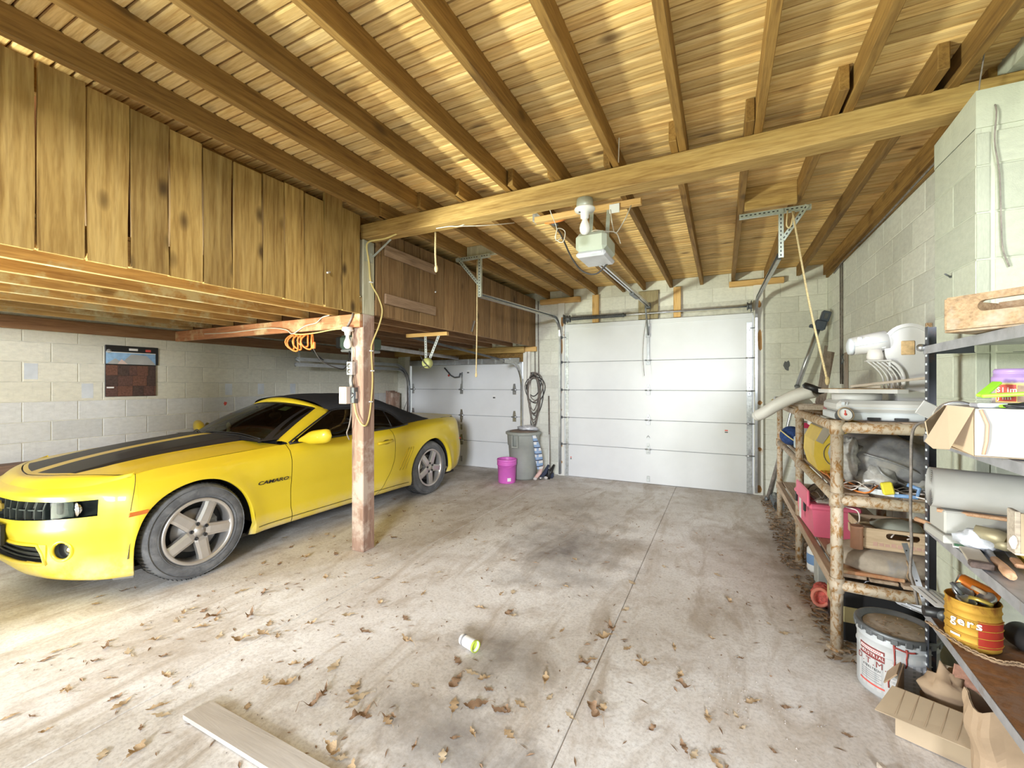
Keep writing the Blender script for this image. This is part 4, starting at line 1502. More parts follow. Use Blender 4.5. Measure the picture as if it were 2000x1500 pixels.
for sg in (1, -1):
    for y in (.34, .60):
        pq = min((abs(fy(p) - y), p) for p in [lerp(3.7, 4.6, i / 200) for i in range(201)])[1]
        t_ = sidept(pq, .80, .004)
        b = MB(); b.box(sg * t_[0] - .10, sg * t_[0] + .10, t_[1] - .02, t_[1] + .012, .75, .85, .02); b.build('tail_lamp', M_REDLENS, car)
b = MB(); b.box(-.26, .26, 3.885 - 1.426, 3.93 - 1.426, .55, .68, .004); b.build('plate_recess', M_CARBLACK, car)
pk = sidept(3.72, .66, .0)
b = MB(); b.box(pk[0] - .02, pk[0] + .004, pk[1] - .05, pk[1] + .03, .655, .675, .003); b.build('rear_marker', M_REDLENS, car)
b = MB(); b.tube([cp(3.35, -.05, 1.01), cp(3.37, -.05, 1.03), cp(3.47, -.05, 1.22)], [.012, .005, .003], 6); b.build('antenna', M_CARBLACK, car)

# ---- floor pan, arches, interior
b = MB(); b.box(-.78, .78, -1.86, 2.15, .17, .20); b.build('floor_pan', M_HUBDARK, car)
for c0 in (0.02, 2.862):
    for sg in (1, -1):
        b = MB()
        b.grid([[cp(c0 + .44 * math.cos(a), sg * y, .30 + .475 * math.sin(a)) for a in [PI * i / 16 for i in range(17)]] for y in (.895, .60)])
        b.grid([[cp(c0 + r * .44 * math.cos(a), sg * .60, .30 + r * .475 * math.sin(a)) for a in [PI * i / 16 for i in range(17)]] for r in (1, 0.01)])
        b.build('wheel_arch_liner', M_HUBDARK, car)
b = MB(); b.box(-.70, .70, .90 - 1.426, 2.45 - 1.426, .22, .62); b.box(-.71, .71, .80 - 1.426, 1.16 - 1.426, .60, .955, .06); b.build('dashboard', M_SEATBLK, car)
b = MB(); b.grid([[cp(s, y, z) for y in (-.74, .74)] for s, z in ((.60, .975), (.85, .975), (1.16, .95))]); b.build('dash_top', M_SEATBLK, car)
b = MB(); b.tube([cp(1.30 - .19 * .35 * math.sin(a), .37 + .19 * math.cos(a), .90 + .18 * math.sin(a)) for a in [2 * PI * i / 24 for i in range(24)]], .016, 8, closed=True)
b.bar(cp(1.30, .20, .90), cp(1.30, .54, .90), .03, .03); b.bar(cp(1.30, .37, .90), cp(1.10, .37, .82), .06, .06); b.build('steering_wheel', M_CARBLACK, car)
for y in (.38, -.38):
    b = MB(); b.box(y - .25, y + .25, 1.45 - 1.426, 1.95 - 1.426, .45, .62, .06)
    M2 = Matrix.Translation(Vector(cp(1.95, y, .55))) @ Matrix.Rotation(math.radians(-18), 4, 'X')
    b.box(-.24, .24, -.06, .08, 0, .58, .05, M=M2); b.box(-.13, .13, -.04, .06, .60, .78, .04, M=M2); b.build('seat', M_SEATBLK, car)
b = MB(); b.box(-.62, .62, 2.35 - 1.426, 2.6 - 1.426, .45, .93, .06); b.build('rear_seat', M_SEATBLK, car)

# ---- wheels
def wheel(s, sg, a0):
    w = bpy.data.objects.new('wheel', None); w.empty_display_size = .1
    w.location = cp(s, sg * .905, .362)
    w.rotation_euler = (0, 0, 0 if sg > 0 else PI)
    link(w, car)
    R = .362
    # outer face looks to +x
    b = MB(); b.lathe([(.255, -.245), (.30, -.245), (.345, -.235), (R - .006, -.21), (R, -.18), (R, -.065), (R - .006, -.035), (.345, -.012), (.325, -.002), (.29, .004), (.262, -.002), (.252, -.012), (.252, -.2)], (0, 0, 0), 'X', 56, caps=False)
    for rg in (.335, .272):
        b.lathe([(rg - .004, -.002), (rg, .0055), (rg + .004, -.002)], (0, 0, 0), 'X', 56, caps=False)
    ty = b.build('tyre', M_TYRE, w)
    gb = MB()
    for k in range(72):
        a = 2 * PI * k / 72
        for x0, x1, da in ((-.205, -.14, .03), (-.105, -.035, -.03)):
            p0 = Vector((x0, (R + .0008) * math.cos(a), (R + .0008) * math.sin(a))); p1 = Vector((x1, (R + .0008) * math.cos(a + da), (R + .0008) * math.sin(a + da)))
            gb.bar(p0, p1, .004, .004)
    gb.build('tread_groove', M_HUBDARK, ty)
    b = MB(); b.lathe([(.254, -.008), (.252, .001), (.246, .004), (.232, .003), (.226, -.006), (.221, -.030), (.219, -.07), (.222, -.15), (.225, -.24), (.25, -.245)], (0, 0, 0), 'X', 56, caps=False); b.build('rim', M_RIM, w)
    b = MB()
    for k in range(5):
        a = a0 + 2 * PI * k / 5
        d = Vector((0, math.cos(a), math.sin(a))); t = Vector((0, -math.sin(a), math.cos(a))); X = Vector((1, 0, 0))
        rows = []
        for r, hw, x in ((.045, .046, -.020), (.075, .047, -.014), (.13, .044, -.014), (.19, .043, -.016), (.238, .047, -.020)):
            c = d * r + X * x
            rows.append([c - t * hw - X * .035, c - t * hw, c - t * hw * .55 + X * .010, c + t * hw * .55 + X * .010, c + t * hw, c + t * hw - X * .035])
        so_ = MB(); so_.grid(rows, smooth=False); so_.build('spoke', M_RIM, w)
    b = MB(); b.lathe([(.076, -.05), (.076, -.016), (.050, -.012), (.034, -.010), (.032, -.002), (.0, .0)], (0, 0, 0), 'X', 28); hb = b.build('hub', M_RIM, w)
    for k in range(5):
        a = a0 + 2 * PI * (k + .5) / 5
        c = (-.005, .056 * math.cos(a), .058 * math.sin(a))
        b = MB(); b.lathe([(.014, -.01), (.014, .001), (.006, .001), (.006, -.006), (0, -.006)], c, 'X', 10); b.build('lug_nut', M_HUBDARK, hb)
    b = MB(); b.lathe([(.0001, -.10), (.165, -.10), (.165, -.075), (.09, -.075), (.08, -.05), (0, -.05)], (0, 0, 0), 'X', 36); b.build('brake_disc', M_DISC, w)
    b = MB(); b.lathe([(.225, -.13), (0, -.13)], (0, 0, 0), 'X', 36, caps=False); b.build('wheel_backing', M_HUBDARK, w)
    b = MB(); b.box(-.11, -.06, .07, .16, -.07, .07, .012); b.build('brake_caliper', M_GREY, w)
wheel(0.02, 1, math.radians(-6)); wheel(2.862, 1, math.radians(-11)); wheel(0.02, -1, .4); wheel(2.862, -1, 1.0)

# fender script
tx = sidept(.465, .632, .003)
emit_free_text('fender_script', 'CAMARO', .042, (tx[0] + .0, tx[1], .620), (PI / 2, 0, PI / 2 - .01), M_CARBLACK, car, .001, .0008, .25, 1.62, world=False)
# ================================================================== things at the post, under the loft and along the back wall
M_CORDY = plain('yellow_cord', (.72, .58, .22), .6)
M_CORDK = plain('black_cord', (.05, .045, .045), .6)
M_CORDG = plain('grey_cord', (.22, .19, .17), .7, var=.4, scale=30)
M_CORDW = plain('white_cord', (.75, .70, .60), .6)
M_ORANGE = plain('orange_cord', (.85, .27, .06), .5)
M_ROPE = plain('tan_rope', (.72, .58, .32), .85, var=.25, scale=80)
M_BEIGEBOX = plain('beige_metal', (.72, .58, .50), .5, var=.08)
M_OPENER = plain('opener_sage', (.52, .57, .48), .42, var=.05)
M_OPENERGREY = plain('opener_lens', (.62, .64, .70), .35)
M_GREENMET = plain('green_metal', (.10, .15, .12), .5)
M_BULB = plain('bulb_glass', (.93, .93, .90), .2, var=.02)
M_PINK = plain('magenta_plastic', (.74, .16, .62), .42, var=.06, dirt=(.78, .5, .72), dirt_amt=.1)
M_BIN = plain('bin_grey', (.34, .36, .34), .55, var=.08, dirt=(.42, .40, .35), dirt_amt=.2)
M_DIRTLID = plain('dirty_lid', (.26, .20, .16), .8, var=.3)
M_NAVY = plain('navy_cloth', (.04, .05, .09), .9)

def part(par, name, mb, mat, label=None):
    o = mb.build(name, mat, par, world=True)
    if label: o['label'] = label
    return o
def simple(name, mb, mat, label, cat, group=None):
    return tag(mb.build(name, mat), label, cat, group)

# lamp holder + bulb under the red cross beam
t = thing('bulb_holder', 'white bare bulb in a ceramic holder under the red cross beam', 'lamp', (-2.985, 2.765, 2.0))
b = MB(); b.lathe([(.045, 0), (.045, -.018), (.05, -.02), (.05, -.028), (.028, -.04), (.024, -.07), (.0, -.07)], (-2.985, 2.765, 2.003), 'Z', 20); part(t, 'holder', b, M_WHITEPL)
b = MB(); b.lathe([(.0, -.19), (.018, -.186), (.030, -.17), (.033, -.15), (.028, -.125), (.016, -.095), (.014, -.07)], (-2.985, 2.765, 2.003), 'Z', 18, caps=False); part(t, 'bulb', b, M_BULB)

# outlet and switch box on the post
t = thing('outlet_box', 'grey metal outlet box with two round sockets screwed to the post', 'outlet', (-2.96, 2.80, 1.65))
b = MB(); b.box(-3.01, -2.945, 2.775, 2.823, 1.58, 1.70, .004); part(t, 'box', b, M_STILE)
for z in (1.665, 1.615):
    b = MB(); b.lathe([(.019, 0), (.019, -.004), (.0, -.004)], (-2.978, 2.775, z), 'Y', 16); part(t, 'socket', b, M_STEEL)
b = MB(); b.tube([(-2.968, 2.80, 1.70), (-2.965, 2.80, 1.80), (-2.985, 2.805, 1.92)], .006, 6); part(t, 'conduit', b, M_CORDW)
t = thing('switch_box', 'beige metal switch box with open dark side, on the post at car roof height', 'switch', (-2.98, 2.79, 1.4))
b = MB(); b.box(-3.055, -2.965, 2.73, 2.822, 1.325, 1.475, .004); part(t, 'box', b, M_BEIGEBOX)
b = MB(); b.box(-3.04, -3.03, 2.726, 2.731, 1.35, 1.44); b.box(-3.03, -2.985, 2.726, 2.731, 1.355, 1.362); b.box(-2.99, -2.98, 2.726, 2.731, 1.355, 1.45); part(t, 'cover_rib', b, M_BEIGEBOX)
b = MB(); b.box(-2.965, -2.92, 2.775, 2.823, 1.33, 1.47, .003); part(t, 'junction', b, M_DARKSTEEL)
b = MB(); b.box(-2.918, -2.912, 2.79, 2.81, 1.37, 1.43); b.tube([(-2.94, 2.77, 1.42), (-2.92, 2.765, 1.405), (-2.945, 2.768, 1.38)], .006, 6); part(t, 'toggle', b, M_STEEL)
for dx in (0, .016, .03):
    b = MB(); b.tube([(-2.99 + dx, 2.80, 1.58), (-2.985 + dx, 2.79, 1.53), (-2.975 + dx, 2.79, 1.475)], .0055, 6); part(t, 'lead', b, M_CORDW if dx < .02 else M_CORDK)
# dark flex hanging down the post's left edge
b = MB(); b.tube(spline([(-2.975, 2.80, 1.325), (-2.97, 2.79, 1.22), (-2.99, 2.785, 1.12), (-3.01, 2.78, 1.06), (-3.0, 2.80, 1.0)], 5), .006, 6); simple('flex_cord', b, M_CORDG, 'short dark flex dangling below the beige switch box', 'cord')
# yellow cable running down the post and looping back to the switch box
yc = [(-2.50, 2.85, 2.785), (-2.62, 2.84, 2.76), (-2.80, 2.84, 2.76), (-2.852, 2.86, 2.72), (-2.852, 2.885, 2.60), (-2.852, 2.91, 2.42), (-2.84, 2.99, 2.30), (-2.83, 3.03, 2.18), (-2.84, 3.0, 2.04), (-2.852, 2.93, 1.88), (-2.852, 2.915, 1.80), (-2.852, 2.93, 1.55), (-2.852, 2.91, 1.32), (-2.852, 2.88, 1.18), (-2.84, 2.83, 1.13), (-2.87, 2.80, 1.16), (-2.92, 2.80, 1.24), (-2.94, 2.80, 1.33)]
t = thing('power_cable', 'yellow power cable clipped down the post and looping to the switch box', 'cable', (-2.85, 2.9, 1.2))
b = MB(); b.tube(spline(yc, 6), .0075, 8); part(t, 'cable', b, M_CORDY)
for (y, z) in ((2.912, 2.42), (2.915, 1.80), (2.928, 1.62), (2.91, 1.34)):
    b = MB(); b.box(-2.86, -2.842, y - .018, y + .018, z - .006, z + .006, .002); part(t, 'staple', b, M_WHITEPL)
# black cable down the front of the post
b = MB(); b.tube(spline([(-2.90, 2.822, 2.79), (-2.915, 2.815, 2.5), (-2.93, 2.80, 2.2), (-2.935, 2.775, 2.11), (-2.96, 2.772, 2.06), (-3.0, 2.775, 2.01)], 6), .009, 8)
simple('black_cable', b, M_CORDG, 'dark thick cable curving down the pale upper post to the bulb holder', 'cable')
# white cable and thin wires strung along the red cross beam
b = MB(); b.tube(spline([(-5.2, 2.78, 2.06), (-4.7, 2.776, 2.05), (-4.1, 2.772, 2.06), (-3.82, 2.772, 2.03), (-3.72, 2.77, 1.985), (-3.55, 2.775, 2.05), (-3.40, 2.775, 2.07), (-3.32, 2.775, 2.115), (-3.22, 2.775, 2.13)], 6), .005, 6)
simple('white_cable', b, M_CORDW, 'thin white cable sagging along the front of the red cross beam', 'cable')
b = MB(); b.tube(spline([(-3.72, 2.78, 1.985), (-3.6, 2.79, 1.975), (-3.4, 2.785, 1.98), (-3.2, 2.78, 1.995), (-3.04, 2.79, 2.0)], 6), .006, 6)
simple('tan_cable', b, M_CORDY, 'tan cable stapled along the underside of the red cross beam', 'cable')
# orange extension cord hung in loops
b = MB()
pts = []
for k in range(5):
    cx = -3.80 + .065 * k + random.uniform(-.02, .02)
    w = random.uniform(.05, .075)
    h = random.uniform(.12, .20)
    for i in range(16):
        a = 2 * PI * i / 16
        pts.append((cx + w * math.sin(a) * 1.1, 2.81 + .02 * math.cos(a * 2), 1.985 - h / 2 - h / 2 * -math.cos(a)))
b.tube(pts, .0085, 6)
t = thing('extension_cord', 'orange extension cord looped over nails under the red cross beam', 'cord', (-3.7, 2.81, 1.85))
part(t, 'loops', b, M_ORANGE)
b = MB(); b.tube([(-3.49, 2.81, 1.99), (-3.485, 2.81, 1.93), (-3.48, 2.81, 1.90)], .008, 6); b.box(-3.50, -3.46, 2.80, 2.825, 1.835, 1.90, .006); part(t, 'plug', b, M_ORANGE)
b = MB(); b.tube(spline([(-3.48, 2.81, 1.835), (-3.47, 2.9, 1.72), (-3.44, 3.05, 1.66), (-3.5, 3.2, 1.66), (-3.6, 3.35, 1.75), (-3.75, 3.5, 1.87)], 6), .006, 6)
simple('opener_lead', b, M_CORDK, 'black lead sagging from the orange plug to the left bay opener', 'cord')

# opener of the left bay
t = thing('garage_opener', 'dark green ceiling-hung garage opener under the loft behind the orange cord', 'opener', (-3.85, 3.75, 1.9))
b = MB(); b.box(-3.98, -3.68, 3.55, 3.95, 1.90, 2.06, .03); part(t, 'housing', b, M_GREENMET)
b = MB(); b.box(-3.96, -3.70, 3.56, 3.94, 1.87, 1.90, .01); part(t, 'lamp_lens', b, M_GREY)
b = MB(); b.box(-3.80, -3.70, 3.546, 3.551, 1.965, 1.985); part(t, 'red_badge', b, M_LABELR)
b = MB(); b.box(-4.06, -3.98, 3.58, 3.66, 1.92, 2.05, .01); b.box(-4.0, -3.97, 3.70, 3.90, 1.95, 2.0); part(t, 'motor', b, M_CARBLACK)
b = MB(); b.bar((-3.90, 3.95, 1.97), (-4.28, 6.50, 1.965), .03, .05); part(t, 'rail', b, M_STEEL)
for x in (-3.96, -3.72):
    b = MB(); b.bar((x, 3.75, 2.05), (x, 3.75, 2.132), .025, .003); part(t, 'strap', b, M_STILE)
b = MB(); b.bar((-3.60, 4.32, 2.11), (-3.45, 6.52, 1.93), .018, .03)
simple('drive_bar', b, M_DARKSTEEL, 'dark steel bar slanting under the loft towards the left door', 'bar')
# hanger of pine, punched strap and the greenish pulley wheel
t = thing('strap_hanger', 'orange pine crosspiece with two punched straps holding a round greenish pulley', 'hanger', (-3.2, 4.28, 1.75))
b = MB(); b.box(-3.57, -2.95, 4.24, 4.285, 2.085, 2.128, .003); part(t, 'crosspiece', b, M_NEWPINE)
for (p0, p1) in (((-3.28, 4.26, 2.09), (-3.27, 4.26, 1.77)), ((-3.08, 4.262, 2.09), (-3.22, 4.262, 1.80))):
    b = MB(); punched(b, p0, p1, .035); part(t, 'strap', b, [M_STILE, M_BLACK])
b = MB(); b.lathe([(.01, -.045), (.05, -.045), (.065, -.02), (.065, .02), (.05, .045), (.01, .045)], (-3.235, 4.24, 1.755), 'Y', 20); part(t, 'pulley', b, plain('olive_metal', (.36, .37, .14), .5, var=.3))
b = MB(); b.tube([(-3.30, 4.19, 1.84), (-3.24, 4.185, 1.76), (-3.17, 4.19, 1.70)], .007, 6); b.tube([(-3.30, 4.19, 1.70), (-3.20, 4.185, 1.72)], .006, 6); part(t, 'cable_loop', b, M_CORDK)
# bracket plates where the left track hangs from the loft
t = thing('track_bracket', 'grey steel corner bracket hanging the left track end under the loft', 'bracket', (-5.5, 4.2, 1.9))
b = MB(); b.bar((-5.47, 4.18, 1.80), (-5.47, 4.18, 2.13), .04, .004, up=(0, 1, 0)); part(t, 'strap', b, M_STILE)
b = MB(); b.bar((-5.47, 4.20, 2.12), (-5.47, 4.60, 1.86), .03, .004); part(t, 'brace', b, M_DARKSTEEL)

# shingle sample board hanging on the left wall
t = thing('shingle_sample_board', 'roof shingle sample board with a printed house picture hanging on the left block wall', 'sample board', (-5.845, 2.39, 1.64))
y0, y1, zb, zt = 2.155, 2.605, 1.365, 1.915
b = MB(); b.box(-5.846, -5.835, y0, y1, zb, zt - .10, .002); b.box(-5.846, -5.833, y0 - .002, y1 + .025, zt - .20, zt, .012); part(t, 'backing', b, M_CARBLACK)
b = MB(); b.box(-5.833, -5.829, y0 + .20, y0 + .28, zt - .05, zt - .025, .003); part(t, 'handle_slot', b, M_LABELW)
M_SKY = plain('print_sky', (.30, .50, .80), .5, var=.35, scale=9)
b = MB(); b.box(-5.8328, -5.831, y0 + .005, y1 - .005, zt - .20, zt - .07); pic = part(t, 'house_picture', b, M_SKY)
M_ROOFP = plain('print_roof', (.42, .43, .44), .6); M_BRICKP = plain('print_brick', (.70, .55, .50), .6)
def yz(par, name, pts, x, mat):
    b_ = MB(); b_.prism([(x, a, c) for a, c in pts], (-.0012, 0, 0)); return part(par, name, b_, mat)
yz(pic, 'printed_roof', [(y0 + .01, zt - .2), (y0 + .08, zt - .14), (y0 + .14, zt - .18), (y0 + .22, zt - .09), (y0 + .36, zt - .10), (y1 - .01, zt - .19), (y1 - .01, zt - .2)], -5.8298, M_ROOFP)
yz(pic, 'printed_gable', [(y0 + .10, zt - .2), (y0 + .135, zt - .145), (y0 + .19, zt - .2)], -5.829, M_BRICKP)
yz(pic, 'printed_band', [(y0 + .005, zt - .078), (y0 + .005, zt - .07), (y1 - .005, zt - .07), (y1 - .005, zt - .078)], -5.8295, M_LABELW)
b = MB(); b.box(-5.8328, -5.8305, y1 - .10, y1 - .05, zt - .055, zt - .03); part(t, 'brand_patch', b, M_LABELR)
b = MB(); b.lathe([(.022, 0), (.022, .002), (0, .002)], (-5.8325, y0 + .03, zt - .065), 'X', 14); part(t, 'round_badge', b, M_GREY)
M_SHG = [plain('shingle_brown', (.12, .062, .05), .9, var=.35, scale=60), plain('shingle_dark', (.08, .05, .042), .9, var=.35, scale=60), plain('shingle_red', (.16, .075, .052), .9, var=.35, scale=60)]
for r in range(3):
    yv = y0 + .003
    k = 0
    while yv < y1 - .01:
        w = min(random.choice((.07, .10, .13)), y1 - .003 - yv)
        zz = zb + .003 + r * .112
        b = MB(); b.box(-5.8345, -5.830 - .001 * ((k + r) % 2), yv + .001, yv + w - .001, zz, zz + .110)
        part(t, 'shingle', b, M_SHG[(k * 2 + r) % 3]); yv += w; k += 1
b = MB(); b.box(-5.829, -5.828, y0 + .01, y0 + .07, zb + .09, zb + .105); part(t, 'paper_scrap', b, M_LABELW)
# red spray dot and white patch marks on the wall
def splat(name, x, y, z, r, mat, label, axis='X'):
    pts = []
    for k in range(12):
        a = 2 * PI * k / 12
        rr = r * random.uniform(.6, 1.1)
        pts.append((x, y + rr * math.cos(a) * .8, z + rr * math.sin(a)) if axis == 'X' else (x + rr * math.cos(a) * .6, y, z + rr * math.sin(a)))
    b_ = MB(); b_.prism(pts, (.0015, 0, 0) if axis == 'X' else (0, -.0015, 0))
    return tag(b_.build(name, mat, wall_left if axis == 'X' else wall_back), label)
splat('paint_spot', -5.85, 3.38, 1.245, .03, M_LABELR, 'red paint spot')
M_PATCH = plain('wall_filler', (.66, .70, .76), .9, var=.12)
for (y, z) in ((2.02, 1.43), (3.42, 1.43), (3.86, 1.43), (4.36, 1.43), (1.62, 1.62)):
    b = MB(); b.box(-5.8502, -5.849, y - .045, y + .045, z - .075, z + .075); b.build('filler_patch', M_PATCH, wall_left)
splat('tar_patch', .77, 6.699, 1.745, .075, M_DARKSTEEL, 'dark tar patch', 'Y')
# dark boards stacked on edge along the left wall and by the back corner
t = thing('dark_board_stack', 'dark brown weathered boards stacked low along the left wall beyond the car nose', 'boards', (-5.72, 1.9, 0))
for k in range(6):
    b = MB(); b.box(-5.80 + .006 * (k % 2), -5.58 - .015 * (k % 3), .75, 2.9 - .05 * k, .006 + k * .131, .006 + k * .131 + .124, .004); part(t, 'board', b, M_DARKBOARD)
t = thing('corner_board_stack', 'brown boards standing in the back left corner behind the soft top', 'boards', (-5.7, 6.55, 0))
for k in range(3):
    b = MB(); b.box(-5.84 + k * .06, -5.785 + k * .06, 6.35, 6.55, 0, 1.37 - .02 * k, .004); part(t, 'board', b, M_POSTRED)

# ropes
def rope(name, pts, r, label, mat=M_ROPE, knot=True):
    t_ = thing(name, label, 'rope', pts[-1])
    b_ = MB(); b_.tube(spline(pts, 5), r, 6); part(t_, 'strand', b_, mat)
    if knot:
        b_ = MB(); b_.sphere(pts[-1], (r * 2, r * 2, r * 4), 8, 6); part(t_, 'knot', b_, mat)
rope('pull_rope', [(-2.185, 2.975, 2.79), (-2.187, 2.976, 2.6), (-2.18, 2.978, 2.48)], .008, 'short tan rope hanging from the beam near the post')
rope('pull_rope', [(-2.42, 4.06, 2.86), (-2.43, 4.07, 2.4), (-2.425, 4.06, 2.1), (-2.435, 4.06, 1.6)], .007, 'long tan rope hanging from the left track hanger before the loft boards')
rope('pull_rope', [(.50, 4.0, 2.86), (.52, 3.9, 2.6), (.565, 3.68, 2.05), (.625, 3.45, 1.52)], .007, 'tan rope slanting from the right track hanger down to the saw table')
b = MB(); b.tube(spline([(.47, 4.02, 2.88), (.46, 4.0, 2.76), (.485, 3.99, 2.74), (.51, 4.0, 2.86)], 5), .006, 6); simple('rope_loop', b, M_ROPE, 'small orange rope loop tied at the right track hanger', 'rope')

# opener of the right bay with cross timber
t = thing('garage_opener', 'sage grey garage opener hanging from a pine crosspiece behind the beam', 'opener', (-.87, 3.25, 2.45))
b = MB(); b.box(-.99, -.755, 3.08, 3.40, 2.485, 2.63, .03); part(t, 'housing', b, M_OPENER)
b = MB(); b.box(-.985, -.76, 3.085, 3.395, 2.445, 2.487, .015); part(t, 'lamp_lens', b, M_OPENERGREY)
b = MB(); b.box(-.86, -.79, 3.078, 3.082, 2.46, 2.47); part(t, 'vent_strip', b, M_LABELW)
for x in (-.935, -.80):
    b = MB(); b.bar((x, 3.30, 2.62), (x, 3.36, 2.90), .03, .004, up=(0, 1, 0)); part(t, 'strap', b, M_ZINCGREEN)
for dx in (-.016, .016):
    b = MB(); b.bar((-.865 + dx, 3.35, 2.46), (-.98 + dx, 6.60, 2.665), .016, .036, bev=.003); part(t, 'rail', b, M_STEEL)
b = MB(); b.bar((-.93, 5.0, 2.535), (-.945, 5.5, 2.57), .05, .02); part(t, 'trolley', b, M_DARKSTEEL)
b = MB(); b.box(-1.03, -.95, 6.56, 6.645, 2.62, 2.70, .005); part(t, 'header_bracket', b, M_DARKSTEEL)
b = MB(); b.tube(spline([(-1.0, 6.5, 2.63), (-.99, 6.5, 2.5), (-1.03, 6.5, 2.2), (-1.04, 6.48, 1.9), (-1.02, 6.48, 1.62)], 5), .004, 5); part(t, 'release_cord', b, M_CORDG)
t = thing('pine_crosspiece', 'orange pine crosspiece screwed under the joists behind the beam, carrying the opener', 'board', (-1.0, 3.36, 2.86))
b = MB(); b.box(-1.43, -.55, 3.34, 3.39, 2.87, 2.918, .004); part(t, 'timber', b, M_NEWPINE)
t = thing('lamp_fixture', 'white porcelain lamp holder with bare bulb under the middle of the beam', 'lamp', (-.85, 2.87, 2.78))
b = MB(); b.lathe([(.055, .0), (.058, -.06), (.055, -.065)], (-.85, 2.87, 2.775), 'Z', 20); part(t, 'round_box', b, M_ZINCGREEN)
b = MB(); b.lathe([(.068, -.062), (.072, -.07), (.066, -.082), (.03, -.095), (.028, -.13), (.022, -.135), (.0, -.135)], (-.85, 2.87, 2.775), 'Z', 24); part(t, 'holder', b, M_WHITEPL)
b = MB(); b.lathe([(.0, -.245), (.018, -.241), (.032, -.225), (.036, -.20), (.030, -.172), (.018, -.145), (.016, -.13)], (-.85, 2.87, 2.775), 'Z', 20, caps=False); part(t, 'bulb', b, M_BULB)
b = MB(); b.tube([(-.878, 2.845, 2.70), (-.878, 2.845, 2.68)], .008, 6); part(t, 'pull_hole', b, M_BLACK)
t = thing('ceiling_socket', 'orange-ringed cord adapter and grey box under the deck left of the bulb', 'outlet', (-1.38, 3.5, 2.9))
b = MB(); b.box(-1.50, -1.40, 3.46, 3.54, 2.93, 3.0, .005); part(t, 'box', b, M_STILE)
b = MB(); b.tube([(-1.30 + .09 * math.cos(a), 3.5 + .05 * math.sin(a), 2.92 + .03 * math.sin(a)) for a in [2 * PI * i / 16 for i in range(17)]], .011, 6); part(t, 'cord_ring', b, M_ORANGE)
b = MB(); b.box(-1.33, -1.28, 3.48, 3.53, 2.88, 2.96, .005); part(t, 'plug', b, M_DARKSTEEL)
b = MB(); b.tube(spline([(-1.30, 3.5, 2.88), (-1.22, 3.45, 2.75), (-1.12, 3.4, 2.55), (-1.02, 3.38, 2.42), (-.90, 3.36, 2.38), (-.80, 3.36, 2.46)], 6), .007, 6); simple('opener_lead', b, M_CORDK, 'black lead drooping from the ceiling socket to the sage opener', 'cord')
b = MB(); b.box(-.79, -.71, 3.33, 3.338, 2.83, 2.90, .002); simple('paper_tag', b, M_LABELW, 'small white paper tag on the pine crosspiece right of the bulb', 'tag')
b = MB(); b.tube(spline([(-.78, 3.33, 2.86), (-.76, 3.32, 2.72), (-.73, 3.3, 2.66), (-.66, 3.3, 2.76), (-.62, 3.32, 2.86)], 6), .004, 5); b.tube(spline([(-.95, 3.3, 2.66), (-.90, 3.28, 2.70), (-.80, 3.26, 2.67), (-.73, 3.3, 2.66), (-.70, 3.32, 2.58)], 6), .004, 5); simple('bell_wire', b, M_CORDW, 'thin pale bell wire curling around the sage opener', 'wire')
b = MB(); b.tube(spline([(-1.17, 3.0, 2.92), (-1.15, 2.98, 2.80), (-1.14, 3.1, 2.70), (-1.17, 3.15, 2.64), (-1.11, 3.15, 2.60), (-1.09, 3.15, 2.68), (-1.14, 3.12, 2.70), (-1.16, 3.14, 2.62), (-1.12, 3.16, 2.64)], 6), .0035, 5); simple('bell_wire', b, M_CORDW, 'pale wire bunch hanging left of the bulb in front of the crosspiece', 'wire')
b = MB(); b.tube(spline([(-.60, 2.78, 2.93), (-.585, 2.72, 2.97), (-.57, 2.66, 3.02)], 4), .004, 5); simple('bell_wire', b, M_CORDW, 'short pale wire on the joist just above the beam', 'wire')
b = MB(); b.tube(spline([(-2.1, 2.87, 2.775), (-1.98, 2.88, 2.775), (-1.9, 2.90, 2.77), (-1.82, 2.93, 2.80)], 5), .005, 5); b.tube(spline([(-1.9, 2.9, 2.77), (-1.72, 3.0, 2.78), (-1.55, 3.2, 2.84)], 5), .004, 5); simple('beam_cable', b, M_CORDW, 'thin white cable stapled under the left part of the beam', 'cable')

# ------------------------------------------------------------------ between the two doors
t = thing('cord_coil', 'big coil of grey-brown cable hanging on the wall between the two garage doors', 'cable', (-2.85, 6.64, 1.6))
for k in range(13):
    b = MB()
    w = random.uniform(.08, .15)
    top = random.uniform(1.60, 1.70)
    bot = random.uniform(.72, 1.15) if k > 3 else random.uniform(1.1, 1.3)
    cx = -2.85 + random.uniform(-.03, .03)
    yk = 6.665 - .008 * (k % 6)
    if k < 4: w = random.uniform(.13, .19)
    loop = []
    for i in range(24):
        a = 2 * PI * i / 24
        zc_ = (top + bot) / 2 + (top - bot) / 2 * math.cos(a)
        loop.append((cx + w * math.sin(a) * (1.0 - .25 * math.cos(a) * (-1)), yk, zc_))
    b.tube(loop, .008, 5, closed=True); part(t, 'loop', b, M_CORDG if k % 3 else M_CORDK)
for (x, r) in ((-2.84, .008), (-2.775, .008)):
    b = MB(); b.tube([(x, 6.675, 1.66), (x - .01, 6.68, 2.2), (x - .012, 6.68, 2.9)], r, 6); part(t, 'riser', b, M_CORDG)
b = MB(); b.tube([(-2.85, 6.7, 1.66), (-2.85, 6.60, 1.66), (-2.85, 6.59, 1.69)], .012, 6); part(t, 'hook', b, M_DARKSTEEL)
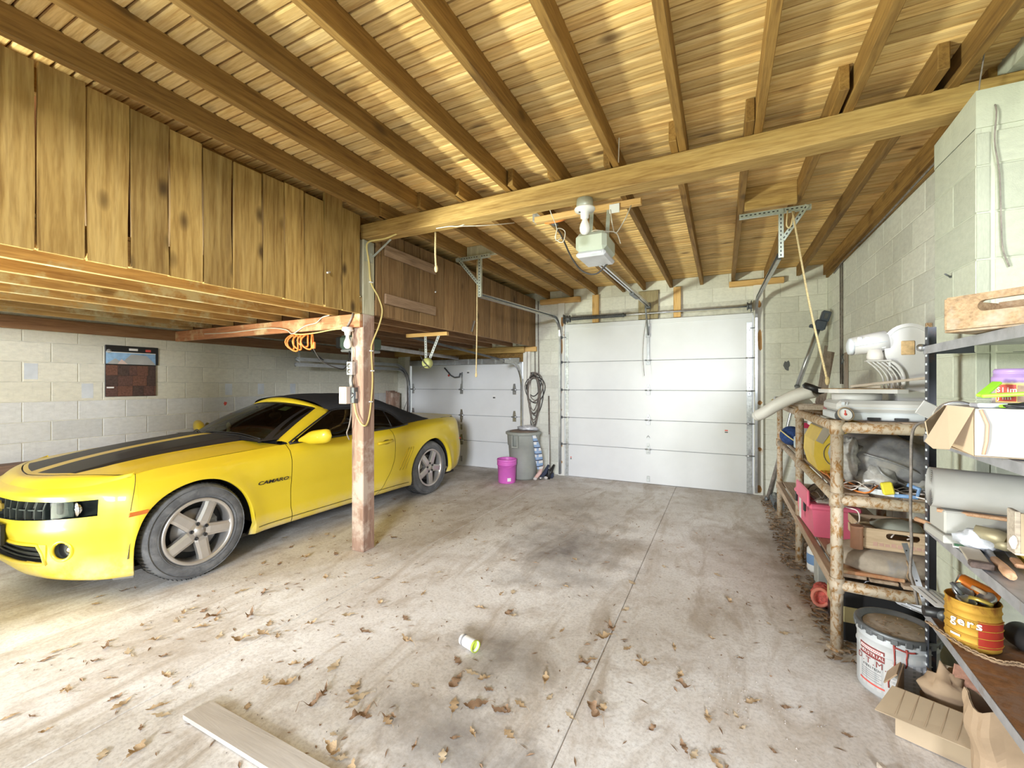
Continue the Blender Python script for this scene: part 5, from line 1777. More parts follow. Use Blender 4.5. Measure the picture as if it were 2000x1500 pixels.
b = MB(); b.tube([(-2.95, 6.66, 2.04), (-2.97, 6.65, 2.08), (-2.975, 6.65, 1.6), (-2.975, 6.65, 1.45)], .012, 6); b.box(-3.0, -2.95, 6.64, 6.68, 1.40, 1.50, .003); simple('wall_conduit', b, M_CORDG, 'dark conduit with small box beside the right jamb of the left door', 'conduit')
# rubbish bin
bx, by = -2.85, 6.22
t = thing('rubbish_bin', 'tall round grey plastic rubbish bin with dirty lid by the left door', 'bin', (bx, by, 0))
b = MB(); b.lathe([(.0, .0), (.19, .0), (.205, .02), (.225, .30), (.24, .52), (.252, .53), (.262, .70), (.262, .72), (.245, .72), (.235, .50), (.195, .03), (.0, .025)], (bx, by, .004), 'Z', 32, caps=False); part(t, 'body', b, M_BIN)
b = MB(); b.lathe([(.262, .69), (.285, .705), (.285, .735), (.262, .745), (.24, .735), (.20, .745), (.05, .75), (.0, .75)], (bx, by, .004), 'Z', 32, caps=False); part(t, 'lid_rim', b, M_BIN)
b = MB(); b.lathe([(.225, .742), (.20, .756), (.02, .762), (.0, .762)], (bx, by, .004), 'Z', 28, caps=False); part(t, 'lid', b, M_DIRTLID)
for a in (-.55, 2.6):
    c0 = Vector((bx + .262 * math.sin(a + .5), by - .262 * math.cos(a + .5), .62))
    b = MB(); M2 = Matrix.Translation(c0) @ Matrix.Rotation(a + .5, 4, 'Z')
    b.box(-.055, -.035, -.045, .01, -.09, .09, .006, M=M2); b.box(.035, .055, -.045, .01, -.09, .09, .006, M=M2); b.box(-.055, .055, -.045, .0, -.11, -.08, .006, M=M2); part(t, 'handle', b, M_BIN)
# clear plastic sheet and plaid cloth on the bin
def crumple(mb, cx, cy, cz, rx, ry, rz, seed, amp=.25, seg=18, rings=10, mat=0, flat=None):
    rows_ = []
    for i in range(rings + 1):
        th = PI * i / rings
        row = []
        for k in range(seg):
            ph = 2 * PI * k / seg
            d = Vector((math.sin(th) * math.cos(ph), math.sin(th) * math.sin(ph), math.cos(th)))
            q = 1 + amp * mnoise.noise(d * 2.2 + Vector((seed, seed * .7, 0))) + amp * .5 * mnoise.noise(d * 5 + Vector((0, seed, 3)))
            z_ = cz + rz * d.z * q
            if flat is not None: z_ = max(z_, flat)
            row.append((cx + rx * d.x * q, cy + ry * d.y * q, z_))
        rows_.append(row)
    mb.grid(rows_, mat, True, True)
M_CLEARBAG = plain('clear_plastic_sheet', (.60, .62, .68), .25, var=.35, scale=18, spec=.8)
b = MB(); crumple(b, bx + .08, by - .02, .80, .17, .13, .045, 3.1, .35, flat=.770); simple('plastic_sheet', b, M_CLEARBAG, 'crumpled clear plastic sheet lying on the grey bin lid', 'plastic sheet')
def plaid():
    m, nt, bb_ = _new('blue_plaid')
    v, _ = coords(nt, (1, 1, 1), rnd=False)
    def stripes(ax, f, lo, hi, ph):
        w = N(nt, 'ShaderNodeTexWave', wave_type='BANDS', bands_direction=ax)
        w.inputs['Scale'].default_value = f
        w.inputs['Phase Offset'].default_value = ph
        nt.links.new(v, w.inputs['Vector'])
        return ramp(nt, w.outputs['Fac'], [(lo, 0.0), (hi, 1.0)])
    c = mix(nt, stripes('Z', 3.2, .55, .6, 0), (.80, .80, .82), (.28, .42, .66))
    c = mix(nt, stripes('X', 4.5, .7, .75, 1), c, (.34, .46, .68))
    c = mix(nt, stripes('Z', 3.2, .93, .95, 1.6), c, (.06, .07, .12))
    nt.links.new(c, bb_.inputs['Base Color']); bb_.inputs['Roughness'].default_value = .9
    return m
rows = []
for i in range(13):
    t_ = i / 12
    row = []
    for k in range(7):
        s_ = k / 6
        x = -2.68 + .06 * s_ + .09 * t_ + (s_ - .5) * .08 * math.sin(PI * t_)
        row.append((x, 6.10 + .05 * math.sin(6 * s_ + 2 * t_) + .06 * t_, .74 - .56 * t_ - .03 * abs(s_ - .5) * (1 if i == 12 else 0)))
    rows.append(row)
b = MB(); b.grid(rows); b.grid([[(p_[0] + .012, p_[1] + .014, p_[2]) for p_ in r] for r in rows]); o = simple('plaid_cloth', b, plaid(), 'blue and white plaid cloth hanging over the right side of the grey bin', 'cloth')
# tools leaning in the corner by the jamb
M_HANDLE = wood('tool_handle', (.55, .36, .22), (.42, .26, .15), (.24, .14, .08), 'Z', 2, 0)
t = thing('long_tool', 'dark wooden long-handled tool leaning on the wall right of the bin', 'tool', (-2.50, 6.45, 0))
b = MB(); b.tube([(-2.47, 6.40, .05), (-2.56, 6.60, .85), (-2.60, 6.69, 1.30)], .013, 8); part(t, 'handle', b, M_CORDG)
b = MB(); b.box(-2.56, -2.40, 6.36, 6.42, 0, .10, .02); part(t, 'head', b, M_NAVY)
t = thing('long_tool', 'thin white shafted tool leaning beside the plaid cloth', 'tool', (-2.47, 6.3, 0))
b = MB(); b.tube([(-2.455, 6.32, .12), (-2.52, 6.5, .68)], .008, 6); part(t, 'shaft', b, M_WHITEPL)
b = MB(); b.lathe([(.02, 0), (.028, .05), (.02, .14), (.008, .16)], (-2.45, 6.31, 0), 'Z', 10); part(t, 'grip', b, M_CARBLACK)
for k, (x, y, a, col, lab) in enumerate(((-2.56, 6.20, .5, plain('pale_pink', (.75, .50, .45), .6), 'pinkish toy-like roller lying at the foot of the grey bin'), (-2.50, 6.28, -.3, M_NAVY, 'dark blue tool handle standing at the foot of the plaid cloth'), (-2.43, 6.34, .1, M_CARBLACK, 'black tool head on the floor beside the right door jamb'))):
    t = thing('floor_tool', lab, 'tool', (x, y, 0))
    b = MB(); b.tube([(x - .06 * math.cos(a), y - .05, .03), (x, y, .11), (x + .04 * math.cos(a), y + .05, .22)], [.028, .034, .018], 8); part(t, 'handle', b, col)
    b = MB(); b.sphere((x - .06 * math.cos(a), y - .06, .025), (.035, .03, .025), 8, 6); part(t, 'tip', b, plain('tip_pale%d' % k, (.72, .68, .66), .5) if k != 1 else M_STEEL)
# magenta bucket
px_, py_ = -2.95, 5.83
t = thing('paint_pail', 'magenta plastic bucket without lid in front of the grey bin', 'bucket', (px_, py_, 0))
b = MB(); b.lathe([(.0, .0), (.128, .0), (.132, .01), (.142, .27), (.150, .272), (.150, .285), (.144, .29), (.150, .293), (.150, .31), (.144, .314), (.150, .318), (.152, .355), (.146, .36), (.142, .35), (.130, .015), (.0, .012)], (px_, py_, .003), 'Z', 32, caps=False); part(t, 'shell', b, M_PINK)
b = MB(); q = [(px_ + .139 * math.cos(a), py_ + .139 * math.sin(a)) for a in (-1.05, -.85, -.65)]
b.grid([[(x, y, .04) for x, y in q], [(x, y, .09) for x, y in q]]); part(t, 'label', b, M_LABELW)
b = MB(); q = [(px_ + .149 * math.cos(a), py_ + .149 * math.sin(a), .285 - .05 * math.sin(abs(i - 8) / 8 * 0 + PI * i / 16)) for i, a in enumerate([lerp(-2.6, -.2, i / 16) for i in range(17)])]
b.tube(q, .003, 5); part(t, 'bail', b, M_PINK)
# ================================================================== rusty pipe rack and everything on it
M_PIPE = rust_mat('rusty_pipe', (.56, .47, .36), (.44, .22, .06), .55, .2, 34)
M_RACKBOARD = wood('rack_board', (.50, .38, .28), (.38, .28, .20), (.22, .15, .10), 'Y', 1.2, .3, vary=.2)
M_GREYWOOD = wood('grey_wood', (.60, .52, .43), (.48, .40, .33), (.30, .24, .19), 'X', 1.4, .3, vary=.15)
M_GREYWOOD_Z = wood('grey_wood_upright', (.40, .33, .28), (.30, .24, .20), (.18, .14, .11), 'Z', 1.4, .3, vary=.15)
M_MACH = plain('machine_white', (.58, .57, .555), .42, var=.04, dirt=(.62, .58, .52), dirt_amt=.02)
M_MACHGREY = plain('machine_grey', (.62, .66, .70), .45, var=.06)
M_SAWDUST = plain('sawdust', (.55, .38, .20), .95, var=.3, scale=40)
M_YELPL = plain('yellow_plastic', (.85, .62, .08), .5, var=.08, dirt=(.50, .42, .28), dirt_amt=.25)
M_DUSTY = plain('dusty_grey', (.46, .41, .34), .9, var=.15)
M_BAGGREY = plain('grey_plastic_bag', (.26, .26, .27), .28, var=.35, scale=14, spec=.8, dirt=(.42, .38, .33), dirt_amt=.35)
M_PINKCOOL = plain('pink_cooler', (.95, .20, .34), .45, var=.06)
M_CRATE = wood('crate_wood', (.72, .55, .38), (.62, .46, .30), (.42, .28, .17), 'X', 1.5, .2, vary=.08)
M_SACK = plain('dusty_sack', (.44, .37, .30), .9, var=.25, scale=10, dirt=(.30, .29, .30), dirt_amt=.3)
M_TERRA = plain('terracotta', (.66, .36, .24), .8, var=.12)
M_DRUM = plain('drum_white', (.50, .515, .53), .45, var=.07, dirt=(.50, .48, .46), dirt_amt=.02)
M_LIDDUST = plain('lid_dust', (.40, .33, .26), .95, var=.2, scale=30)
M_MAROON = plain('maroon_print', (.25, .05, .05), .6)
M_REDPAINT = plain('red_drip', (.36, .06, .05), .4)
M_SHELFSTEEL = plain('shelf_steel', (.42, .42, .45), .45, .5, var=.2, scale=14, dirt=(.30, .24, .20), dirt_amt=.15)
M_UPRIGHT = plain('upright_dark', (.055, .06, .075), .45, .3, var=.3, dirt=(.20, .10, .07), dirt_amt=.15)
M_RUSTSHEET = rust_mat('rust_sheet', (.24, .14, .09), (.32, .14, .05), .7, .1, 16)
M_CARD = plain('cardboard', (.40, .29, .19), .85, var=.06)
M_CARDL = plain('cardboard_pale', (.47, .365, .25), .85, var=.05)
M_PAPERBAG = plain('paper_bag', (.42, .30, .20), .8, var=.08, scale=10)
M_BOXWHITE = plain('white_carton', (.43, .42, .39), .7, var=.05)
M_VINYL = plain('vinyl_roll', (.46, .45, .435), .5, var=.07, dirt=(.55, .45, .33), dirt_amt=.03)
M_CANGOLD = rust_mat('can_gold', (.60, .34, .05), (.40, .13, .03), .42, .5, 7)
M_CANRED = plain('can_red', (.50, .05, .03), .35, .3, var=.25)
M_ORCAN = plain('soda_orange', (.75, .20, .02), .3, .4, var=.2)
M_LIME = plain('lime_plastic', (.36, .80, .05), .4)
M_PURPLE = plain('purple_lid', (.45, .30, .62), .4)
M_CLEARJAR = plain('clear_jar', (.45, .38, .38), .15, spec=.8)
M_BLUEPL = plain('blue_plastic', (.18, .32, .58), .45)
M_BLUEYARN = plain('blue_yarn', (.02, .05, .16), .9, var=.4, scale=50)
M_TOOLSTEEL = plain('tool_steel', (.22, .22, .23), .45, .6, var=.35, scale=25)
M_BRUSH = plain('brush_bristle', (.10, .07, .06), .95, var=.4, scale=60)
M_TOOLWOOD = wood('tool_wood', (.68, .42, .26), (.56, .32, .18), (.36, .18, .1), 'Y', 2, 0, vary=.15)
M_YTIN = plain('yellow_plate', (.75, .55, .10), .5, var=.12, dirt=(.45, .40, .25), dirt_amt=.2)
M_GREENPL = plain('green_packet', (.04, .28, .12), .4)
M_WIRE = plain('white_wire', (.80, .72, .68), .5)
M_DEBRIS = plain('dry_debris', (.30, .20, .12), .95, var=.4, scale=40)

RX, RXB = .585, 1.12
t = thing('pipe_rack', 'rusty pipe frame rack with board shelves against the right block wall', 'rack', (.85, 4.3, 0))
RY_ = (2.99, 4.28, 5.65)
for y in RY_:
    for x in (RX, RXB):
        b = MB(); b.tube([(x, y, .012), (x, y, .55), (x, y, 1.255)], .030 if y < 5 else .028, 14); b.lathe([(.05, 0), (.05, .008), (.034, .012)], (x, y, .001), 'Z', 14)
        part(t, 'leg', b, M_PIPE)
for z in (1.255, .845, .365):
    for y in RY_:
        b = MB(); b.tube([(RX, y, z), (.85, y, z - (.01 if z < .5 else 0)), (RXB, y, z)], .031, 14); part(t, 'cross_rail', b, M_PIPE)
    for x in (RX, RXB):
        if z > .5:
            b = MB(); b.tube([(x, RY_[0], z), (x, 4.28, z), (x, RY_[2], z)], .028, 12); part(t, 'side_rail', b, M_PIPE)
    for y in RY_:
        b = MB(); b.tube([(RX, y, z - .04), (RX, y, z + .04)], .036, 14); part(t, 'coupling', b, M_PIPE)
b = MB(); b.box(.555, .60, 2.99, 5.65, .34, .40, .004); part(t, 'edge_board', b, M_RACKBOARD)
for z in (1.29, .885, .41):
    for k in range(4):
        xa = .61 + k * .135
        b = MB(); b.box(xa, xa + .125, 3.0 + random.uniform(0, .06), 5.62, z - .02, z - .002 * (k % 2), .003)
        if z > 1.2 and k == 0: continue
        part(t, 'shelf_board', b, M_RACKBOARD)
ZS = (1.29, .885, .41)

# white bench band saw on the rack top
t = thing('band_saw', 'white benchtop saw with round head, ribbed motor arm and tilting table on the rack top', 'saw', (.82, 3.25, 1.29))
b = MB(); b.box(.60, 1.02, 3.06, 3.44, 1.335, 1.405, .02); part(t, 'base', b, M_MACH)
b = MB(); b.box(.595, 1.03, 3.07, 3.43, 1.292, 1.336, .006); part(t, 'base_skirt', b, M_MACHGREY)
for x in (.74, .86):
    b = MB(); b.box(x, x + .06, 3.062, 3.072, 1.295, 1.31, .002); part(t, 'foot_slot', b, M_BLACK)
b = MB(); b.box(.602, 1.0, 3.054, 3.062, 1.362, 1.366); b.box(.62, .635, 3.054, 3.0615, 1.378, 1.396); b.box(.645, .648, 3.054, 3.0615, 1.378, 1.396); part(t, 'base_groove', b, M_MACHGREY)
b = MB(); b.lathe([(.0, 0), (.115, 0), (.118, .01), (.118, .038), (.11, .042), (0, .042)], (.72, 3.2, 1.404), 'Z', 30, caps=False); part(t, 'turntable', b, M_MACH)
tb = [(.535, 3.17), (.56, 3.06), (.60, 3.02), (.86, 3.02), (.915, 3.05), (.93, 3.10), (.93, 3.34), (.60, 3.38), (.55, 3.30)]
b = MB(); b.prism([(x, y, 1.448) for x, y in tb], (0, 0, .022)); part(t, 'table', b, M_MACH)
b = MB(); b.prism([(.72 + (x - .72) * .93, 3.2 + (y - 3.2) * .9, 1.4702) for x, y in tb], (0, 0, .003)); part(t, 'table_dust', b, M_SAWDUST)
# column: C-shaped casting with a rounded head
prof = [(.90, 1.40), (1.04, 1.40), (1.04, 1.66)] + [(.945 + .105 * math.cos(a), 1.715 + .115 * math.sin(a)) for a in [lerp(-.25, PI * .98, i / 18) for i in range(19)]] + [(.845, 1.66), (.87, 1.60), (.895, 1.56)]
b = MB(); b.prism([(x, 3.16, z) for x, z in prof], (0, .15, 0)); part(t, 'column', b, M_MACH)
b = MB(); b.box(.915, .975, 3.155, 3.162, 1.665, 1.745, .004); part(t, 'throat_window', b, M_SAWDUST)
b = MB(); b.prism([(.945 + r_ * math.cos(a), 3.150, 1.715 + r_ * 1.08 * math.sin(a)) for r_, a in [(.118, lerp(-.3, PI * 1.02, i / 18)) for i in range(19)] + [(.100, lerp(PI * 1.02, -.3, i / 18)) for i in range(19)]], (0, .03, 0)); part(t, 'head_rim', b, M_MACH)
b = MB(); b.tube([(.86, 3.20, 1.752), (.80, 3.20, 1.742), (.70, 3.20, 1.725)], [.062, .060, .052], 20); part(t, 'motor', b, M_MACH)
b = MB(); b.lathe([(.053, 0), (.048, .02), (.02, .028), (0, .028)], (0, 0, 0), 'X', 18, M=Matrix.Translation((.702, 3.2, 1.725)) @ Matrix.Rotation(PI, 4, 'Z')); part(t, 'motor_cap', b, M_MACHGREY)
for k in range(3):
    b = MB(); b.box(.715 + .035 * k, .738 + .035 * k, 3.15, 3.165, 1.742, 1.775, .003); part(t, 'motor_rib', b, M_MACHGREY)
b = MB(); b.tube([(.70, 3.147, 1.722), (.78, 3.142, 1.735), (.85, 3.142, 1.745)], .004, 5); part(t, 'motor_seam', b, M_MACHGREY)
b = MB(); b.tube([(.80, 3.17, 1.70), (.80, 3.17, 1.66), (.81, 3.17, 1.62)], [.032, .040, .030], 12); part(t, 'blade_guide', b, plain('bracket_cream', (.74, .70, .66), .5))
# comb-like curved guard
gp_ = [(.755, 1.632), (.80, 1.585), (.825, 1.54), (.83, 1.50), (.835, 1.475)]
for k in range(5):
    dx = .022 * k
    b = MB(); b.tube(spline([(x + dx, 3.13 + .005 * k, z) for x, z in gp_], 3), .005, 6); part(t, 'guard_rib', b, M_MACH)
b = MB()
for (x0, x1, z0, z1) in ((.75, .865, 1.628, 1.638),): b.box(x0, x1, 3.12, 3.17, z0, z1, .003)
part(t, 'guard_top', b, M_MACH)
b = MB(); b.tube(spline([(.865, 3.15, 1.635), (.90, 3.15, 1.60), (.922, 3.15, 1.555), (.925, 3.15, 1.50), (.91, 3.15, 1.475)], 4), .010, 8); part(t, 'guard_arm', b, M_MACH)
b = MB(); b.box(.855, .865, 3.145, 3.16, 1.48, 1.63); part(t, 'guard_back', b, M_MACH)
b = MB(); b.box(1.018, 1.045, 3.14, 3.16, 1.70, 1.84, .003); part(t, 'rust_strip', b, M_PIPE)
# odd bits lying on and around the saw
b = MB(); b.bar((.66, 3.05, 1.486), (1.06, 2.985, 1.545), .028, .014, bev=.002); simple('wood_strip', b, M_GREYWOOD, 'long thin wood strip lying across the saw table', 'wood strip')
b = MB(); b.bar((.68, 3.10, 1.483), (.80, 3.06, 1.485), .03, .014, bev=.002); simple('wood_offcut', b, M_GREYWOOD, 'short wood offcut at the middle of the saw table', 'offcut')
t = thing('dial_gauge', 'round white-faced dial gauge tilted on the rack corner in front of the saw', 'gauge', (.635, 3.02, 1.30))
M2 = Matrix.Translation((.632, 3.03, 1.326)) @ Matrix.Rotation(math.radians(68), 4, 'X') @ Matrix.Rotation(.25, 4, 'Y')
b = MB(); b.lathe([(.0, -.04), (.036, -.04), (.040, -.02), (.040, .004), (.034, .006), (.034, .0), (0, .0)], (0, 0, 0), 'Z', 26, M=M2, caps=False); part(t, 'case', b, M_DARKSTEEL)
b = MB(); b.lathe([(.036, .004), (.042, .005), (.042, .010), (.036, .010)], (0, 0, 0), 'Z', 26, M=M2, caps=False); part(t, 'bezel', b, M_CARDL)
b = MB(); b.lathe([(.0345, .003), (.0, .003)], (0, 0, 0), 'Z', 26, M=M2, caps=False); fc = part(t, 'dial_face', b, M_LABELW)
b = MB(); b.box(-.003, .003, -.004, .024, .0035, .0045, M=M2); b.lathe([(.008, .0034), (.008, .0042), (0, .0042)], (0, 0, 0), 'Z', 10, M=M2); part(fc, 'red_needle', b, M_LABELR)
# grey-white bent tube with a dark mouth
t = thing('vacuum_wand', 'bent grey-white plastic wand tube with dark oval mouth, jutting left from the rack top', 'tube', (.52, 4.4, 1.3))
wp = spline([(.30, 4.6, 1.205), (.36, 4.55, 1.245), (.46, 4.5, 1.325), (.58, 4.42, 1.40), (.70, 4.34, 1.445)], 6)
b = MB(); b.tube(wp, [lerp(.050, .058, i / (len(wp) - 1)) for i in range(len(wp))], 18); b.sphere((.302, 4.6, 1.207), (.050, .05, .05), 16, 10); part(t, 'tube', b, plain('wand_plastic', (.66, .65, .60), .45, var=.05))
b = MB(); b.lathe([(.062, 0), (.085, .02), (.075, .05), (.0, .035)], (0, 0, 0), 'Z', 22, M=Matrix.Translation((.68, 4.35, 1.438)) @ Matrix.Rotation(math.radians(24), 4, 'Y') , caps=False); part(t, 'mouth', b, M_CARBLACK)
# chrome pole leaning in the corner, with dark clamp
t = thing('chrome_pole', 'long chrome pole with dark clamp head leaning on the corner behind the rack', 'pole', (.58, 6.55, 0))
b = MB(); b.tube([(.57, 6.55, .02), (.78, 6.50, 1.06), (.88, 6.48, 1.55)], .020, 14); part(t, 'lower_tube', b, M_STEEL)
b = MB(); b.tube([(.855, 6.485, 1.45), (1.07, 6.44, 2.18)], .028, 14); part(t, 'upper_tube', b, M_STEEL)
b = MB(); b.lathe([(.03, -.01), (.034, 0), (.03, .012)], (0, 0, 0), 'Z', 14, M=Matrix.Translation((.86, 6.48, 1.47)) @ Matrix.Rotation(.28, 4, 'Y')); part(t, 'collar', b, M_DARKSTEEL)
M2 = Matrix.Translation((1.085, 6.43, 2.23)) @ Matrix.Rotation(.28, 4, 'Y')
b = MB(); b.box(-.055, .065, -.05, .05, -.06, .06, .015, M=M2); b.box(-.02, .075, -.045, .045, .05, .18, .012, M=M2); b.box(-.10, -.04, -.03, .03, -.05, -.01, .008, M=M2); part(t, 'clamp_head', b, plain('clamp_navy', (.10, .12, .16), .5, .3))
b = MB(); b.box(.01, .05, -.052, .052, .08, .15, .004, M=M2); part(t, 'clamp_jaw', b, M_DARKSTEEL)
t = thing('grey_pipe', 'thin grey pipe leaning low behind the rack beside the door jamb', 'pipe', (.53, 6.35, 0))
b = MB(); b.tube([(.52, 6.35, .015), (.64, 6.3, .55), (.70, 6.28, .85)], .022, 12); part(t, 'tube', b, M_CORDG)
b = MB(); b.lathe([(.024, 0), (.028, .006), (.028, .05), (.024, .056)], (.518, 6.352, .0), 'Z', 12); part(t, 'end_cap', b, M_DARKSTEEL)
b = MB(); b.bar((.95, 5.60, 1.29), (1.08, 5.85, 1.86), .09, .022, up=(0, 1, 0), bev=.003); simple('leaning_plank', b, M_GREYWOOD_Z, 'dark brown plank leaning on the wall behind the rack, crossed by the rope', 'plank')
b = MB(); b.bar((.90, 5.45, 1.29), (1.03, 5.75, 1.92), .03, .02, up=(0, 1, 0), bev=.003); simple('leaning_stick', b, M_GREYWOOD_Z, 'narrow stick leaning beside the dark plank behind the rack', 'stick')
t = thing('wall_conduit', 'pair of thin grey wires dropping down the right wall to a white strip', 'conduit', (1.21, 5.85, 1.5))
for dy in (0, .09):
    b = MB(); b.tube([(1.21, 5.93 + dy, 2.86), (1.212, 5.93 + dy, 1.5)], .007, 6); part(t, 'wire', b, M_CORDG)
b = MB(); b.box(1.195, 1.217, 5.70, 5.78, 1.38, 1.84, .003); part(t, 'strip', b, M_GREYWOOD_Z)
b = MB(); b.tube([(1.20, 5.85, 1.83), (1.19, 5.86, 1.79), (1.20, 5.84, 1.76), (1.19, 5.86, 1.72)], .010, 6); part(t, 'hook', b, M_DARKSTEEL)
b = MB(); b.tube(spline([(1.215, 6.35, 2.84), (1.20, 5.6, 2.87), (1.195, 4.6, 2.86), (1.19, 3.6, 2.875), (1.19, 3.05, 2.87)], 5), .008, 6); simple('wall_cable', b, M_CORDG, 'grey cable stapled along the plate at the top of the right wall', 'cable')
b = MB(); b.tube(spline([(.98, 2.68, 2.93), (1.0, 2.60, 2.99), (1.02, 2.55, 3.0), (1.04, 2.62, 2.94), (1.05, 2.68, 2.80), (1.06, 2.575, 2.70), (1.055, 2.57, 2.55), (1.07, 2.57, 2.40), (1.075, 2.57, 2.2), (1.08, 2.57, 2.08), (1.10, 2.57, 2.0)], 5), .003, 5); simple('bell_wire', b, M_CORDG, 'brown bell wire trailing down the pilaster face at the right edge', 'wire')
b = MB(); b.tube([(.995, 2.80, 2.02), (.965, 2.77, 2.03)], .004, 5); b.sphere((.995, 2.80, 2.02), .006, 6, 4); simple('wall_nail', b, M_DARKSTEEL, 'dark nail sticking out of the pilaster side', 'nail')

# scrap lumber and bits on the far part of the rack top
b = MB(); b.bar((.60, 4.20, 1.31), (.86, 3.60, 1.335), .085, .04, bev=.004); simple('wood_block', b, M_GREYWOOD, 'weathered plank lying slanted on the rack top left of the saw', 'plank')
b = MB(); b.bar((.56, 4.9, 1.30), (.80, 4.0, 1.33), .05, .03, bev=.004); simple('wood_block', b, M_GREYWOOD, 'narrow weathered plank on the far end of the rack top', 'plank')
b = MB(); b.box(.62, .80, 3.46, 3.56, 1.291, 1.36, .01); simple('red_case', b, plain('dark_red', (.35, .02, .03), .4), 'small dark red case behind the saw base', 'case')
t = thing('funnel', 'clear pale dome lying on the far end of the rack top', 'dome', (.62, 4.6, 1.3))
b = MB(); b.lathe([(.10, 0), (.10, .01), (.09, .04), (.06, .075), (.0, .09)], (.66, 4.75, 1.292), 'Z', 22, caps=False); part(t, 'dome', b, M_MACHGREY)
b = MB(); b.lathe([(.085, .001), (.115, .001), (.115, .012), (.098, .014)], (.66, 4.75, 1.292), 'Z', 22, caps=False); part(t, 'rim', b, M_CARDL)
t = thing('pipe_clamp', 'rusty clamp with brass screw on the far corner of the rack', 'clamp', (.57, 5.60, 1.29))
b = MB(); b.box(.53, .60, 5.55, 5.66, 1.286, 1.36, .01); part(t, 'body', b, M_STEEL)
b = MB(); b.lathe([(.016, 0), (.016, .02), (0, .022)], (.55, 5.545, 1.335), 'Y', 8); b.box(.50, .53, 5.56, 5.62, 1.29, 1.33, .006); part(t, 'screw', b, M_GOLD)

# ---- middle shelf: yellow machine cover, plastic bag, wires
t = thing('yellow_tool_case', 'yellow rounded plastic housing with dusty top behind the front rack pipe', 'housing', (.70, 3.85, .885))
pr = [(.60, .90), (.575, 1.0), (.58, 1.10), (.62, 1.19), (.66, 1.215), (.92, 1.215), (.95, 1.1), (.95, .90), (.80, .865), (.66, .868)]
b = MB(); b.prism([(x - .0, 3.60, z) for x, z in pr], (0, .42, 0)); part(t, 'body', b, M_YELPL)
b = MB(); b.prism([(.585, 3.595, 1.105), (.625, 3.595, 1.195), (.66, 3.595, 1.22), (.92, 3.595, 1.22), (.92, 3.595, 1.19), (.70, 3.595, 1.19), (.67, 3.595, 1.165), (.625, 3.595, 1.085)], (0, .43, 0)); part(t, 'dusty_ledge', b, M_DUSTY)
b = MB(); b.prism([(.66, 3.66, 1.22), (.69, 3.66, 1.235), (.88, 3.66, 1.235), (.90, 3.66, 1.22)], (0, .3, 0)); part(t, 'lid', b, M_YELPL)
b = MB(); b.tube([(.72 + .09 * math.cos(a), 3.597, 1.02 + .09 * math.sin(a)) for a in [lerp(.8, 4.6, i / 16) for i in range(17)]], .0025, 5); part(t, 'drawn_arc', b, M_CORDG)
b = MB(); crumple(b, .86, 3.30, 1.045, .255, .225, .165, 5.2, .10, 30, 20)
for i, v in enumerate(b.v):
    x, y, z = v
    b.v[i] = (x, y, z - .10 * (x - .80))
t = thing('bagged_bundle', 'big grey bundle wrapped in shiny plastic on the middle rack shelf', 'bundle', (.86, 3.30, .90))
part(t, 'wrapped_bundle', b, M_BAGGREY)
b = MB(); crumple(b, .80, 3.12, .96, .085, .07, .075, 2.2, .5, 16, 10); part(t, 'loose_plastic', b, plain('clear_wrap', (.42, .41, .40), .2, var=.4, scale=22, spec=.9))
b = MB(); crumple(b, .685, 3.16, 1.05, .06, .07, .12, 8.2, .6, 14, 10); part(t, 'loose_plastic', b, MATS['clear_wrap'])
for k in range(4):
    b = MB(); b.tube(spline([(.70 + .03 * k, 3.10, 1.13 - .03 * k), (.82, 3.06, 1.12 - .045 * k), (.95, 3.085, 1.07 - .05 * k), (1.05, 3.15, 1.0 - .05 * k)], 4), .006, 5); part(t, 'fold', b, M_BAGGREY) if k % 2 else None
b = MB(); b.box(.78, 1.08, 3.52, 3.57, .89, 1.19, .01); simple('black_screen', b, M_BLACK, 'flat black board standing behind the grey plastic bundle', 'board')
b = MB(); crumple(b, 1.02, 3.20, .93, .12, .10, .05, 9.1, .3, flat=.888); simple('white_bag', b, M_BOXWHITE, 'crumpled white bag at the right end of the middle rack shelf', 'bag')
t = thing('hack_saw', 'blue saw handle lying under the grey bundle on the middle rack shelf', 'saw', (.86, 3.02, .89))
b = MB(); b.tube([(.84, 3.0, .895), (.93, 2.99, .895), (.945, 3.0, .94), (.90, 3.02, .955)], .011, 8); part(t, 'handle', b, M_BLUEPL)
b = MB(); b.bar((.86, 3.0, .90), (.70, 3.06, .90), .016, .03); part(t, 'blade', b, M_STEEL)
b = MB(); b.bar((.80, 2.985, .965), (.815, 2.985, .90), .05, .03, up=(0, 1, 0), bev=.006); simple('yellow_grip', b, plain('bright_yellow', (.88, .75, .06), .5), 'short bright yellow grip next to the blue saw handle', 'grip')
def loops(name, label, mat, n, cx, cy, cz, rx, ry, r, dz=.02):
    t_ = thing(name, label, 'wire', (cx, cy, cz))
    for k in range(n):
        ox, oy = random.uniform(-.03, .03), random.uniform(-.05, .05)
        a0 = random.random() * 6
        pts_ = [(cx + ox + rx * random.uniform(.7, 1.1) * math.cos(a0 + a), cy + oy + ry * random.uniform(.8, 1.1) * math.sin(a0 + a), cz + .006 + abs(random.gauss(0, dz))) for a in [2 * PI * i / 9 for i in range(8)]]
        b_ = MB(); b_.tube(spline(pts_, 4), r, 5); part(t_, 'loop', b_, mat)
loops('orange_cord', 'orange cord strewn along the middle rack shelf front', M_ORANGE, 3, .74, 3.45, .888, .12, .45, .005, .012)
loops('white_wire', 'tangle of thin white wires along the middle rack shelf edge', M_WIRE, 6, .72, 3.25, .888, .10, .22, .0035, .025)
loops('white_wire', 'thin white wires spilling over the shelf right of the blue saw handle', M_WIRE, 3, .96, 3.05, .888, .09, .06, .0035, .015)
